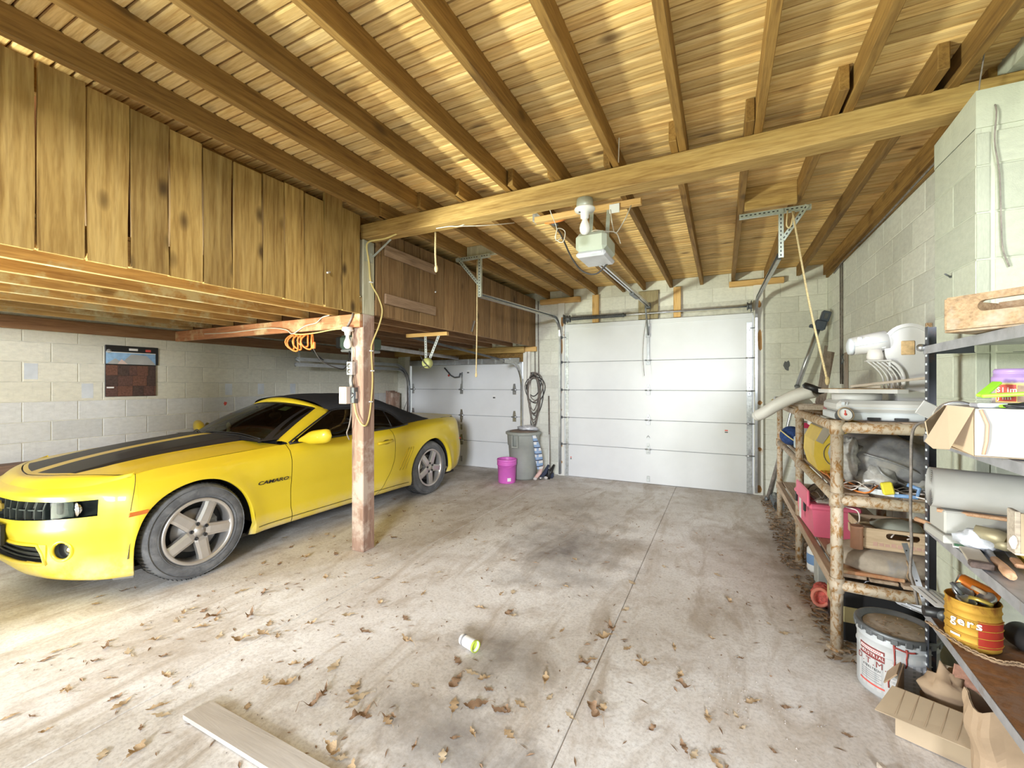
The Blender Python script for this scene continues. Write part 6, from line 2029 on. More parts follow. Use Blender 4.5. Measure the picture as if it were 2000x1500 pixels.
loops('dark_wire', 'dark thin wires hanging into the pink cooler', M_CORDG, 5, .66, 3.85, .62, .07, .16, .004, .07)
b = MB(); b.tube(spline([(.62, 3.6, .865), (.60, 3.3, .83), (.63, 3.05, .80), (.68, 3.0, .79), (.70, 3.05, .72), (.71, 3.2, .66)], 5), .0035, 5); simple('white_wire', b, M_WIRE, 'single white wire drooping below the middle rail beside the front pipe', 'wire')
t = thing('yarn_ball', 'dark blue twine ball with a yellow strand at far end of middle shelf', 'twine', (.64, 5.1, .90))
b = MB(); b.sphere((.62, 5.05, .985), (.10, .10, .095), 16, 12); part(t, 'ball', b, M_BLUEYARN)
b = MB(); b.tube([(.62 + .102 * math.cos(a) * -1, 5.0 - .098 * math.sin(a) , .985 + .06 * math.cos(a * 1.3)) for a in [lerp(.2, 2.6, i / 12) for i in range(13)]], .006, 5); part(t, 'yellow_strand', b, M_CORDY)
b = MB(); b.box(.62, .78, 4.70, 4.90, .888, 1.0, .01); simple('blue_bin', b, plain('pale_blue_bin', (.50, .60, .66), .5), 'pale blue plastic tub at the far end of the middle shelf', 'tub')
t = thing('spray_can_box', 'white and red carton with dark label behind the far rack pipe', 'carton', (.64, 4.6, 1.0))
b = MB(); b.box(.60, .70, 4.42, 4.58, .888, 1.17, .006); part(t, 'carton', b, M_BOXWHITE)
b = MB(); b.box(.602, .695, 4.414, 4.422, 1.12, 1.165); part(t, 'red_top', b, plain('carton_red', (.55, .03, .10), .5))
b = MB(); b.box(.615, .65, 4.414, 4.422, 1.02, 1.06); b.box(.655, .67, 4.414, 4.422, .96, 1.0); part(t, 'dark_mark', b, M_DARKSTEEL)
b = MB(); b.box(.63, .70, 4.15, 4.23, 1.17, 1.25, .004); b.box(.71, .80, 4.0, 4.2, 1.20, 1.25, .004); simple('ruler_bundle', b, M_LABELW, 'white marked box just under the rack top rail', 'box')

# ---- lower shelf: pink cooler, wooden crate, dusty sack
t = thing('pink_cooler', 'pink plastic cooler with grey inner lid on the lower rack shelf', 'cooler', (.66, 3.85, .41))
CL = Matrix.Translation((.685, 3.95, .412)) @ Matrix.Rotation(math.radians(2), 4, 'Z')
def frus(mb, x0, x1, y0, y1, z0, z1, tp, M, mat=0):
    vv = [M @ Vector(p_) for p_ in ((x0 + tp, y0 + tp, z0), (x1 - tp, y0 + tp, z0), (x1 - tp, y1 - tp, z0), (x0 + tp, y1 - tp, z0), (x0, y0, z1), (x1, y0, z1), (x1, y1, z1), (x0, y1, z1))]
    mb.add(vv, [(3, 2, 1, 0), (4, 5, 6, 7), (0, 1, 5, 4), (1, 2, 6, 5), (2, 3, 7, 6), (3, 0, 4, 7)], mat)
b = MB(); frus(b, -.12, .15, -.28, .28, 0, .20, .018, CL); part(t, 'tub', b, M_PINKCOOL)
b = MB(); b.box(-.135, .165, -.295, .295, .195, .235, .012, M=CL); part(t, 'rim', b, M_PINKCOOL)
b = MB(); b.box(-.09, .13, -.25, .25, .232, .262, .012, M=CL); part(t, 'inner_lid', b, plain('cooler_lid_grey', (.55, .53, .48), .6))
b = MB(); b.box(-.15, -.132, -.30, .10, .21, .33, .01, M=Matrix.Translation((0, .02, 0)) @ CL); part(t, 'raised_lid', b, M_PINKCOOL)
for y in (-.15, .15):
    b = MB(); b.box(-.148, -.134, y - .02, y + .02, .15, .22, .004, M=CL); part(t, 'latch', b, M_BLACK)
b = MB(); b.box(-.15, -.145, -.06, .0, .05, .20, .002, M=Matrix.Translation((0, 0, .02)) @ CL); part(t, 'paper_tag', b, M_LABELW)
t = thing('wooden_crate', 'faded wooden bottle crate with oval handhole on the lower rack shelf', 'crate', (.92, 3.25, .55))
def crate(par, x0, x1, y0, y1, z0, z1, th=.014, hw=.075, hh=.018, hz=.68):
    """end board towards -y with a slotted handhole"""
    zc = lerp(z0, z1, hz); xc_ = (x0 + x1) / 2
    out = [(x0, z0), (x1, z0), (x1, z1), (x0, z1)]
    hole = []
    for i in range(20):
        a = 2 * PI * i / 20
        cx = xc_ + (hw - hh) * (1 if math.cos(a) > 0 else -1)
        hole.append((cx + hh * math.cos(a), zc + hh * math.sin(a)))
    def outer(px, pz):
        ax = (px - xc_) / ((x1 - x0) / 2); az = (pz - zc) / (z1 - zc if pz > zc else zc - z0)
        m = max(abs(ax), abs(az)) or 1
        return (xc_ + ax / m * (x1 - x0) / 2, zc + (az / m) * (z1 - zc if pz > zc else zc - z0))
    for yy_ in (y0, y1 - th):
        b_ = MB()
        ring_i = hole
        ring_o = [outer(*h) for h in hole]
        for cxx, czz in out:
            k_ = min(range(20), key=lambda i: (ring_o[i][0] - cxx) ** 2 + (ring_o[i][1] - czz) ** 2)
            ring_o[k_] = (cxx, czz)
        rows_ = [[(p_[0], yy_, p_[1]) for p_ in ring_i], [(p_[0], yy_, p_[1]) for p_ in ring_o], [(p_[0], yy_ + th, p_[1]) for p_ in ring_o], [(p_[0], yy_ + th, p_[1]) for p_ in ring_i], [(p_[0], yy_, p_[1]) for p_ in ring_i]]
        b_.grid(rows_, smooth=False, closed_u=True); part(par, 'end_board', b_, M_CRATE)
    for xx in (x0 - .008, x1 - .002):
        for (za, zb_) in ((z0, z0 + .05), (z0 + .06, z1)):
            b_ = MB(); b_.box(xx, xx + .010, y0, y1, za, zb_, .002); part(par, 'side_slat', b_, M_CRATE)
    for k in range(4):
        yy_ = y0 + (y1 - y0) * k / 4
        b_ = MB(); b_.box(x0, x1, yy_ + .004, yy_ + (y1 - y0) / 4 - .004, z0 - .009, z0 - .001, .002); part(par, 'bottom_slat', b_, M_CRATE)
crate(t, .735, 1.08, 3.10, 3.42, .565, .675)
emit_free_text('faded_print', 'DRINK COLA', .030, (.76, 3.0985, .578), (PI / 2, 0, 0), plain('faded_red_print', (.62, .34, .28), .8), t, .0004, 0, 0, 1.1) if False else None
b = MB(); 
for k in range(9): b.box(.775 + .027 * k, .795 + .027 * k, 3.0985, 3.0995, .578 + .002 * (k % 2), .600 - .003 * (k % 3))
part(t, 'faded_print', b, plain('faded_red_print', (.62, .38, .31), .8))
b = MB(); b.tube(spline([(.86, 3.12, .63), (.90, 3.15, .66), (.95, 3.13, .64), (.93, 3.12, .63)], 4), .004, 5); part(t, 'white_cord', b, M_WIRE)
b = MB(); crumple(b, .93, 3.27, .655, .12, .10, .04, 4.4, .2, 18, 10, flat=.60); simple('folded_bag', b, plain('pale_green_cloth', (.52, .54, .44), .9), 'pale greenish folded bag lying inside the bottle crate', 'bag')
t = thing('clay_pipe', 'small terracotta tube standing left of the wooden bottle crate', 'tube', (.705, 3.12, .55))
b = MB(); b.lathe([(.018, 0), (.030, 0), (.030, .118), (.032, .12), (.032, .13), (.022, .13), (.018, .06)], (.700, 3.10, .552), 'Z', 18, caps=False); part(t, 'tube', b, M_TERRA)
b = MB(); crumple(b, .86, 3.22, .475, .27, .20, .085, 6.6, .10, 28, 14, flat=.412); t = thing('cement_sack', 'dusty grey sack slumped on the lower rack shelf under the crate', 'sack', (.86, 3.22, .41)); part(t, 'sack', b, M_SACK)
for pts_ in ([(.90, 3.03, .54), (.905, 3.015, .50), (.90, 3.02, .46), (.915, 3.03, .43)], [(.99, 3.04, .53), (1.02, 3.05, .49), (1.04, 3.07, .45)]):
    b = MB(); b.tube(spline(pts_, 4), .004, 5); part(t, 'seam', b, M_DEBRIS)
b = MB(); b.box(.62, .90, 3.04, 3.30, .412, .432, .004); simple('brown_board', b, M_REDWOOD, 'reddish board lying flat under the dusty sack', 'board')
b = MB(); b.bar((.865, 2.94, .66), (.925, 2.80, .335), .024, .004, up=(0, 1, 0)); t = thing('paint_stick', 'grey metal paint stirrer leaning from the drum lid to the crate', 'stick', (.93, 2.8, .33)); part(t, 'blade', b, M_STEEL)
for k in range(5):
    b = MB(); q = Vector((.865, 2.94, .66)).lerp(Vector((.925, 2.80, .335)), .1 + .2 * k) + Vector((-.004, -.006, 0)); b.lathe([(.004, 0), (.004, .002), (0, .002)], q, 'Y', 8); part(t, 'hole', b, M_BLACK)

# ---- on the floor under the rack
t = thing('floor_case', 'black case with pale yellow band standing under the rack behind the white drum', 'case', (.78, 3.2, 0))
b = MB(); b.box(.62, 1.0, 3.09, 3.42, .004, .30, .008); part(t, 'body', b, M_BLACK)
b = MB(); b.box(.618, 1.002, 3.084, 3.425, .115, .205, .003); part(t, 'yellow_band', b, plain('pale_yellow_band', (.72, .64, .34), .6))
b = MB(); b.box(.70, .84, 3.082, 3.085, .115, .205); part(t, 'grey_patch', b, plain('olive_patch', (.38, .36, .20), .7))
t = thing('dusty_box', 'low dusty brown box on top of the black case', 'box', (.80, 3.25, .3))
b = MB(); b.box(.60, 1.04, 3.07, 3.44, .305, .335, .006); part(t, 'lid', b, M_DUSTY)
b = MB(); b.tube(spline([(.72, 3.08, .335), (.735, 3.07, .375), (.77, 3.07, .385)], 4), .004, 5); part(t, 'wire_bail', b, M_STEEL)
b = MB(); pass; 
t = thing('ring_binder', 'white folded papers wedged upright behind the white drum', 'papers', (.95, 3.0, .3))
b = MB(); b.prism([(.80, 3.02, .36), (1.0, 2.98, .36), (1.0, 2.98, .27), (.86, 3.02, .30)], (0, .01, 0)); part(t, 'cover', b, M_LABELW)
for k in range(3):
    b = MB(); b.tube([(.83 + .02 * k, 3.01, .345 - .02 * k), (.98, 2.975, .33 - .025 * k)], .0015, 4); part(t, 'page_edge', b, M_STEEL)
t = thing('paint_drum', 'white steel drum with maroon label, red drips and dusty lid by the rack', 'drum', (.765, 2.72, 0))
dx_, dy_ = .770, 2.72
b = MB(); b.lathe([(.0, 0), (.150, 0), (.152, .008), (.152, .20), (.156, .204), (.152, .208), (.152, .255), (.156, .259), (.152, .263), (.152, .305), (.150, .31)], (dx_, dy_, .003), 'Z', 40, caps=False); part(t, 'shell', b, M_DRUM)
b = MB(); b.lathe([(.156, .290), (.162, .294), (.164, .312), (.160, .318), (.150, .318), (.146, .306), (.135, .304), (.133, .298), (.0, .298)], (dx_, dy_, .003), 'Z', 40, caps=False); lid = part(t, 'lid', b, M_DARKSTEEL)
b = MB(); b.lathe([(.130, .2985), (.128, .302), (.05, .304), (.0, .3045)], (dx_, dy_, .003), 'Z', 32, caps=False); part(lid, 'dust_layer', b, M_LIDDUST)
for k in range(20):
    a = 2 * PI * k / 20
    b = MB(); M2 = Matrix.Translation((dx_, dy_, 0)) @ Matrix.Rotation(a, 4, 'Z'); b.box(.158, .1648, -.014, .014, .285, .312, .003, M=M2); part(lid, 'lug', b, M_DARKSTEEL)
for k in range(26):
    a = random.random() * 6.28; r_ = random.uniform(.02, .12)
    b = MB(); b.bar((dx_ + r_ * math.cos(a), dy_ + r_ * math.sin(a), .309), (dx_ + r_ * math.cos(a) + random.uniform(-.02, .02), dy_ + r_ * math.sin(a) + random.uniform(-.02, .02), .311), .003, .002); part(lid, 'twig', b, M_DEBRIS)
def drum_patch(par, name, a0, a1, z0, z1, mat, r=.1526, slant=0):
    rows_ = []
    for i in range(9):
        a = lerp(a0, a1, i / 8)
        rows_.append([(dx_ + r * math.cos(a), dy_ + r * math.sin(a), z0), (dx_ + r * math.cos(a), dy_ + r * math.sin(a), z1)])
    b_ = MB(); b_.grid(rows_); return part(par, name, b_, mat)
lb = drum_patch(t, 'label', -2.95, -1.10, .030, .235, plain('label_paper', (.56, .56, .57), .5, var=.02))
drum_patch(lb, 'maroon_panel', -2.90, -2.12, .175, .228, M_MAROON, .1531)
drum_patch(lb, 'red_line', -2.90, -2.12, .046, .054, M_LABELR, .1531)
drum_patch(lb, 'white_strip', -2.86, -2.16, .208, .220, M_LABELW, .1534)
def drum_text(txt, size, a_c, z, mat, r=.1538, sx=1.0):
    """each letter set round the drum wall"""
    n = len(txt)
    w = size * .62 * sx
    for i, ch in enumerate(txt):
        if ch == ' ': continue
        a = a_c + (i - (n - 1) / 2) * w / r
        emit_free_text('letter', ch, size, (dx_ + r * math.cos(a), dy_ + r * math.sin(a), z), (PI / 2, 0, a + PI / 2), mat, lb, .0002, 0, 0, sx, 'CENTER')
M_INK = plain('ink_black', (.03, .03, .035), .6)
for k in range(12): drum_patch(lb, 'red_print', -2.82 + .052 * k, -2.79 + .052 * k, .210, .218, M_LABELR, .1537)
drum_text('INDUSTRIAL', .020, -2.52, .185, M_LABELW)
drum_text('D.T.M.', .040, -2.50, .142, M_MAROON, .1534)
drum_text('STEELTECH', .015, -2.50, .122, M_INK, .1534)
for k, z in enumerate((.108, .098, .088, .078, .066)):
    drum_patch(lb, 'fine_print', -2.82, -2.2 - .06 * (k % 2), z, z + .003, plain('ink_grey', (.3, .3, .32), .6) if k == 0 else MATS['ink_grey'], .1532)
for c in range(2):
    for k in range(7):
        z = .075 + .018 * k
        drum_patch(lb, 'fine_print', -1.98 + c * .40, -1.62 + c * .38, z, z + .006, MATS['ink_grey'] if False else plain('ink_pale', (.62, .62, .64), .6) if (c == 0 and k == 0) else MATS['ink_pale'], .1531)
for a, pts_ in ((-1.90, [(0, .285), (.01, .24), (.02, .20), (-.02, .15), (-.10, .12), (-.13, .10), (-.12, .075)]), (-1.62, [(0, .275), (.02, .25), (0, .23), (.01, .205), (-.02, .19)])):
    b = MB(); b.tube([(dx_ + .1545 * math.cos(a + q_), dy_ + .1545 * math.sin(a + q_), z) for q_, z in pts_], [.005] + [.003] * (len(pts_) - 1), 6); part(t, 'paint_drip', b, M_REDPAINT)
b = MB(); b.tube([(dx_ + .1545 * math.cos(a), dy_ + .1545 * math.sin(a), .268 + .004 * math.sin(9 * a)) for a in [lerp(-1.92, -1.40, i / 10) for i in range(11)]], .004, 6); part(t, 'paint_drip', b, M_REDPAINT)
b = MB(); crumple(b, .615, 3.52, .075, .06, .09, .075, 7.7, .35, 16, 12, flat=.003); t = thing('mesh_bag', 'small red mesh bag on the floor beside the front rack pipe', 'bag', (.60, 3.5, 0)); part(t, 'bag', b, plain('red_mesh', (.68, .14, .12), .8, var=.4, scale=60))
b = MB(); b.tube([(.585 + .045 * math.cos(a), 3.435, .09 + .055 * math.sin(a)) for a in [2 * PI * i / 16 for i in range(16)]], .012, 6, closed=True); part(t, 'mouth', b, plain('red_band', (.78, .26, .20), .8))
b = MB(); b.box(.63, .74, 3.80, 3.95, .003, .27, .006); simple('grey_carton', b, plain('pale_grey_box', (.56, .58, .58), .7), 'pale grey upright box on the floor under the lower rack shelf', 'box')
t = thing('blue_jug', 'white and blue jug on the floor under the pink cooler', 'jug', (.68, 4.15, 0))
b = MB(); b.lathe([(0, 0), (.07, 0), (.075, .02), (.075, .17), (.05, .21), (.025, .225), (.025, .25), (0, .25)], (.69, 4.15, .003), 'Z', 18, caps=False); part(t, 'body', b, M_LABELW)
b = MB(); b.lathe([(.076, .06), (.0765, .07), (.0765, .13), (.076, .14)], (.69, 4.15, .003), 'Z', 18, caps=False); part(t, 'label', b, M_BLUEPL)
# roll of wire mesh and sweepings in the corner
t = thing('wire_mesh_roll', 'dark roll of wire mesh lying in the corner by the door jamb', 'mesh roll', (.62, 6.1, 0))
for k in range(11):
    x = .58 + .03 * k * .5
    b = MB(); b.tube([(.60 + .055 * math.cos(a), 5.90 + .045 * k, .065 + .055 * math.sin(a)) for a in [2 * PI * i / 14 for i in range(14)]], .004, 4, closed=True); part(t, 'hoop', b, M_DARKSTEEL)
for k in range(8):
    a = 2 * PI * k / 8
    b = MB(); b.tube([(.60 + .056 * math.cos(a), 5.88, .065 + .056 * math.sin(a)), (.60 + .056 * math.cos(a), 6.37, .065 + .056 * math.sin(a))], .003, 4); part(t, 'long_wire', b, M_DARKSTEEL)
def debris(label, n, x0, x1, y0, y1):
    b_ = MB()
    for _ in range(n):
        x, y = random.uniform(x0, x1), random.uniform(y0, y1)
        a = random.random() * 6.28; L = random.uniform(.008, .04); w = random.uniform(.003, .014)
        z = .003 + random.random() * .012
        dx, dy = math.cos(a), math.sin(a)
        b_.add([(x - dx * L, y - dy * L, z), (x + dy * w, y - dx * w, z + random.uniform(0, .012)), (x + dx * L, y + dy * L, z), (x - dy * w, y + dx * w, z + random.uniform(0, .012))], [(0, 1, 2, 3)])
    o_ = b_.build('leaf_litter', [M_DEBRIS], fix=False)
    tag(o_, label, 'litter', None, 'stuff')
debris('fine leaf litter swept under the rack and into the right corner', 900, .45, .75, 4.1, 6.5)
debris('fine leaf litter under the near end of the rack around the front pipe', 260, .50, .72, 2.85, 4.0)

# ================================================================== dark steel shelving in the right foreground
SO = Vector((.84, 2.60, 0)); SD = Vector((-.0612, -.998, 0)); SW = Vector((.998, -.0612, 0))
SHM = Matrix(((SW.x, SD.x, 0, SO.x), (SW.y, SD.y, 0, SO.y), (0, 0, 1, 0), (0, 0, 0, 1)))   # local x = into the unit, y = towards the front
def sh(a, w, z): return tuple(SHM @ Vector((w, a, z)))
t = thing('steel_shelving', 'dark steel shelf unit with punched uprights in the right foreground', 'shelving', (.84, 2.6, 0))
for (a, w, flip) in ((0, 0, 1), (0, .45, -1), (1.55, 0, 1), (1.55, .45, -1)):
    b = MB()
    b.box(w - .002 if flip > 0 else w, (w + .036) if flip > 0 else w + .002 - .036, a - .002, a + .002, 0, 1.76 if a < .1 else 1.76, 0, 0, SHM)
    b.box(w - .002, w + .002, a, a + .036 if a < .5 else a - .036, 0, 1.76, 0, 0, SHM)
    up_ = part(t, 'upright', b, M_UPRIGHT)
    hb_ = MB()
    if a < .1:
        for k in range(44):
            z = .03 + k * .039
            M2 = SHM @ Matrix.Translation((w + .020 * flip, a - .0045 if a < .1 else a, z))
            hb_.box(-.006, .006, -.001, .003, -.005, .005, 0, 0, M2)
            M3 = SHM @ Matrix.Translation((w - .004, a + .020, z))
            hb_.box(-.001, .003, -.006, .006, -.005, .005, 0, 0, M3)
        ho_ = part(up_, 'bolt_holes', hb_, plain('hole_light', (.70, .74, .78), .6) if 'hole_light' not in MATS else MATS['hole_light']); ho_['kind'] = 'stuff'
LV = (1.673, 1.27, .865, .468)
for z in LV:
    b = MB(); b.box(-.004, .454, -.004, 1.556, z - .004, z, 0, 0, SHM); sp_ = part(t, 'shelf', b, M_SHELFSTEEL if z > .6 else M_RUSTSHEET)
    b = MB(); b.box(-.006, -.003, -.006, 1.558, z - .036, z, 0, 0, SHM); b.box(.453, .456, -.006, 1.558, z - .036, z, 0, 0, SHM); part(sp_, 'lip', b, M_SHELFSTEEL)
    b = MB(); b.box(-.006, .456, -.006, -.003, z - .036, z, 0, 0, SHM); b.box(-.006, .456, 1.556, 1.559, z - .036, z, 0, 0, SHM); part(sp_, 'lip', b, M_UPRIGHT)
b = MB(); b.sphere(sh(-.01, -.012, 1.668), (.02, .02, .018), 12, 8); part(t, 'end_knob', b, M_STEEL)
b = MB(); b.tube([sh(0.0, .45, .95), sh(.75, .45, 1.20)], .008, 6); b.tube([sh(.1, .45, 1.24), sh(.7, .45, .90)], .008, 6); part(t, 'cross_brace', b, M_UPRIGHT)
# black lead hanging down beside the upright
b = MB(); b.tube(spline([sh(-.02, .04, 1.33), sh(-.02, -.02, 1.315), sh(-.01, -.045, 1.26), sh(-.01, -.048, 1.1), sh(-.01, -.05, .9), sh(-.015, -.045, .75), sh(-.015, -.05, .62), sh(-.02, -.035, .55), sh(-.03, -.02, .47)], 5), .006, 6); simple('hanging_lead', b, M_CORDG, 'dark lead hanging down beside the punched upright', 'cord')

# -- top shelf: old wooden crate
t = thing('wooden_crate', 'weathered wooden crate with slotted handhole on the top steel shelf', 'crate', (.9, 1.8, 1.69))
CZ = 1.686
b = MB()
z0_, z1_ = CZ, CZ + .112
e0 = Vector((.700, 1.995, 0)); eD = Vector((.674, -.739, 0)).normalized(); eN = Vector((.739, .674, 0)).normalized()
CM = Matrix(((eD.x, eN.x, 0, e0.x), (eD.y, eN.y, 0, e0.y), (0, 0, 1, 0), (0, 0, 0, 1)))
x0_, x1_, hz0, hz1 = 0, .40, CZ + .052, CZ + .088
hole = [(x, z) for x, z in [(.098 + .018 * math.cos(a), (hz0 + hz1) / 2 + .018 * math.sin(a)) for a in [lerp(PI / 2, 3 * PI / 2, i / 8) for i in range(9)]] + [(.275 + .019 * math.cos(a), (hz0 + hz1) / 2 + .019 * math.sin(a)) for a in [lerp(-PI / 2, PI / 2, i / 8) for i in range(9)]]]
def outer2(px, pz):
    xc_, zc = .22, (hz0 + hz1) / 2
    ax = (px - xc_) / (.22 if px < xc_ else .18); az = (pz - zc) / (z1_ - zc if pz > zc else zc - z0_)
    m = max(abs(ax), abs(az)) or 1
    return (xc_ + ax / m * (.22 if px < xc_ else .18), zc + az / m * (z1_ - zc if pz > zc else zc - z0_))
M_OLDCRATE = wood('old_crate_wood', (.42, .30, .18), (.33, .21, .11), (.17, .10, .055), 'X', 1.6, .3, vary=.06, weather=(.40, .35, .28))
for yy_ in (0, .28):
    ro = [outer2(*h) for h in hole]
    for cxx, czz in ((0, z0_), (.40, z0_), (.40, z1_), (0, z1_)):
        k_ = min(range(len(ro)), key=lambda i: (ro[i][0] - cxx) ** 2 + (ro[i][1] - czz) ** 2); ro[k_] = (cxx, czz)
    b = MB(); b.grid([[tuple(CM @ Vector((p_[0], yy_ + d_, p_[1]))) for p_ in rr_] for rr_, d_ in ((hole, 0), (ro, 0), (ro, .016), (hole, .016), (hole, 0))], smooth=False, closed_u=True); part(t, 'end_board', b, M_OLDCRATE)
for xx in (-.008, .398):
    b = MB(); b.box(xx, xx + .010, 0, .296, z0_, z1_ - .004, .002, 0, CM); part(t, 'side_board', b, M_OLDCRATE)
for k in range(3):
    b = MB(); b.box(-.008, .408, .002 + .098 * k, .094 + .098 * k, z0_ - .009, z0_ - .001, .002, 0, CM); part(t, 'bottom_slat', b, M_OLDCRATE)
b = MB()
for k in range(3): b.sphere(tuple(CM @ Vector((.155 + .010 * k, -.006, CZ - .020 - .005 * (k % 2)))), .008, 8, 6)
part(t, 'plaster_blob', b, plain('plaster', (.75, .70, .55), .9))

# -- second shelf: white carton with open flaps, lid, jar, green strap
BM = Matrix.Translation((.705, 1.825, 1.275)) @ Matrix.Rotation(math.radians(-5), 4, 'Z')
t = thing('white_carton', 'white carton with torn open flaps at its left end on the second steel shelf', 'carton', (.9, 1.95, 1.27))
b = MB(); b.box(0, .45, 0, .004, 0, .148, .001, 0, BM); part(t, 'front_wall', b, M_BOXWHITE)
b = MB(); b.box(0, .45, .28, .284, 0, .148, .001, 0, BM); b.box(0, .45, 0, .284, 0, .004, 0, 0, BM); part(t, 'back_wall', b, M_CARD)
b = MB(); b.box(.01, .45, 0, .284, .146, .150, .001, 0, BM); part(t, 'top_wall', b, M_BOXWHITE)
def flap(par, name, pts, mat, th=.004):
    b_ = MB(); P_ = [BM @ Vector(p_) for p_ in pts]; n_ = (P_[1] - P_[0]).cross(P_[2] - P_[0]).normalized(); b_.prism(P_, n_ * th); return part(par, name, b_, mat)
flap(t, 'flap', [(-.002, -.002, .150), (-.060, .01, .156), (-.118, -.01, .04), (-.098, -.012, .018), (-.06, -.012, .018)], M_CARD)
flap(t, 'flap', [(-.002, .004, .146), (-.055, .05, .06), (-.045, .05, .028), (.0, .004, .003)], M_CARD)
flap(t, 'flap', [(-.001, .28, .146), (-.07, .20, .09), (-.06, .20, .02), (.0, .28, .003)], M_CARDL)
b = MB(); b.tube([tuple(BM @ Vector(p_)) for p_ in ((.012, -.004, .146), (.026, -.006, .10), (.024, -.006, .05), (.018, -.004, .008))], .004, 6); part(t, 'torn_edge', b, M_TERRA)
b = MB()
for (x, z, w) in ((.25, .085, .02), (.255, .055, .014), (.30, .085, .03), (.31, .055, .02)): b.box(x, x + w, -.0012, -.0002, z, z + .008, 0, 0, BM)
part(t, 'printed_mark', b, M_INK)
t = thing('can_lid', 'round shiny paint-can lid leaning behind the carton flap', 'lid', (.79, 2.2, 1.35))
M2 = Matrix.Translation((.785, 2.15, 1.372)) @ Matrix.Rotation(math.radians(70), 4, 'X') @ Matrix.Rotation(math.radians(-14), 4, 'Y')
b = MB(); b.lathe([(.0, 0), (.052, 0), (.056, .008), (.066, .008), (.070, .0), (.070, -.008), (.0, -.006)], (0, 0, 0), 'Z', 30, M=M2, caps=False); part(t, 'disc', b, plain('lid_white', (.72, .72, .71), .3, .4, var=.15))
b = MB(); b.lathe([(.058, .0082), (.062, .011), (.066, .0082)], (0, 0, 0), 'Z', 30, M=M2, caps=False); part(t, 'rim_bead', b, M_STEEL)
b = MB(); b.box(-.032, .032, -.002, .002, -.030, .030, .002, M=Matrix.Translation((.765, 2.35, 1.392)) @ Matrix.Rotation(.5, 4, 'Y') @ Matrix.Rotation(.2, 4, 'Z')); simple('switch_plate', b, M_MACH, 'square white plastic plate tilted beside the punched upright', 'plate')
t = thing('plastic_jar', 'plastic jar with purple screw lid and red label on the white carton', 'jar', (1.02, 1.98, 1.43))
jx, jy, jz = .868, 1.985, 1.432
b = MB(); b.lathe([(0, 0), (.055, 0), (.058, .006), (.058, .075), (.052, .085), (0, .085)], (jx, jy, jz), 'Z', 26, caps=False); part(t, 'body', b, M_CLEARJAR)
b = MB(); b.lathe([(.0, .118), (.050, .118), (.054, .112), (.054, .104), (.051, .103), (.054, .101), (.054, .093), (.058, .091), (.058, .074), (.052, .074)], (jx, jy, jz), 'Z', 28, caps=False); part(t, 'lid', b, M_PURPLE)
def jar_patch(a0, a1, z0, z1, r, mat, name, par):
    b_ = MB(); b_.grid([[(jx + r * math.cos(a), jy + r * math.sin(a), jz + z) for z in (z0, z1)] for a in [lerp(a0, a1, i / 8) for i in range(9)]]); return part(par, name, b_, mat)
jl = jar_patch(-2.9, -1.2, .008, .070, .0585, plain('label_yellow', (.82, .62, .20), .5), 'label', t)
jar_patch(-2.82, -2.02, .012, .066, .0589, M_LABELR, 'red_panel', jl)
jar_patch(-1.98, -1.25, .010, .064, .0589, plain('label_brown', (.40, .26, .18), .5, var=.4, scale=40), 'picture_panel', jl)
for txt, z in (('Slim', .042), ('Jim', .018)):
    for i, ch in enumerate(txt):
        a = -2.72 + i * .20
        emit_free_text('letter', ch, .022, (jx + .0594 * math.cos(a), jy + .0594 * math.sin(a), jz + z), (PI / 2, 0, a + PI / 2), M_LABELW, jl, .0003, .0004, 0, .95, 'CENTER')
t = thing('lime_strap', 'lime green plastic clamp bars lying on the white carton in front of the jar', 'clamp', (.86, 1.85, 1.43))
b = MB(); b.bar((.733, 1.864, 1.462), (.792, 1.915, 1.505), .026, .010, bev=.003); part(t, 'jaw', b, M_LIME)
b = MB(); b.bar((.733, 1.864, 1.462), (.86, 1.84, 1.474), .030, .012, bev=.003); part(t, 'bar', b, M_LIME)
b = MB(); b.bar((.77, 1.86, 1.432), (1.0, 1.80, 1.432), .06, .010, bev=.002); part(t, 'plate', b, M_LIME)
t = thing('glove', 'crumpled black glove on the front edge of the white carton', 'glove', (.83, 1.82, 1.43))
b = MB(); crumple(b, .815, 1.815, 1.432, .05, .018, .012, 3.3, .5, flat=1.426); part(t, 'palm', b, M_CARBLACK)
for k in range(3):
    b = MB(); b.tube([(.85, 1.81 + .008 * k, 1.432), (.90, 1.79 + .012 * k, 1.434), (.95, 1.785 + .014 * k, 1.430)], .006, 6); part(t, 'finger', b, M_CARBLACK)
b = MB(); b.box(.72, .86, 1.845, 1.90, 1.426, 1.440, .003); simple('grey_tray', b, M_OPENERGREY, 'flat grey tray on the carton left of the black glove', 'tray')

# -- third shelf: roll, tools, yellow plate, wooden box
t = thing('vinyl_roll', 'thick pale grey roll of sheet vinyl lying across the third steel shelf', 'roll', (1.0, 2.35, 1.08))
RM = Matrix.Translation((.775, 2.36, 1.075)) @ Matrix.Rotation(math.radians(-8), 4, 'Z') @ Matrix.Rotation(math.radians(1.5), 4, 'Y')
rws = []
for i in range(15):
    x = .56 * i / 14
    rws.append([RM @ Vector((x, .080 * math.cos(a) * (1 - .0 * i), .080 * math.sin(a))) for a in [2 * PI * k / 36 for k in range(36)]])
b = MB(); b.grid(rws, closed_u=True); part(t, 'sheet', b, M_VINYL)
sp = []
for i in range(120):
    a = i * .38; r_ = .079 - .00052 * i
    sp.append((r_, a))
b = MB(); b.grid([[RM @ Vector((x_, r_ * math.cos(a), r_ * math.sin(a))) for r_, a in sp] for x_ in (.002, .04)]); part(t, 'inner_turns', b, M_VINYL)
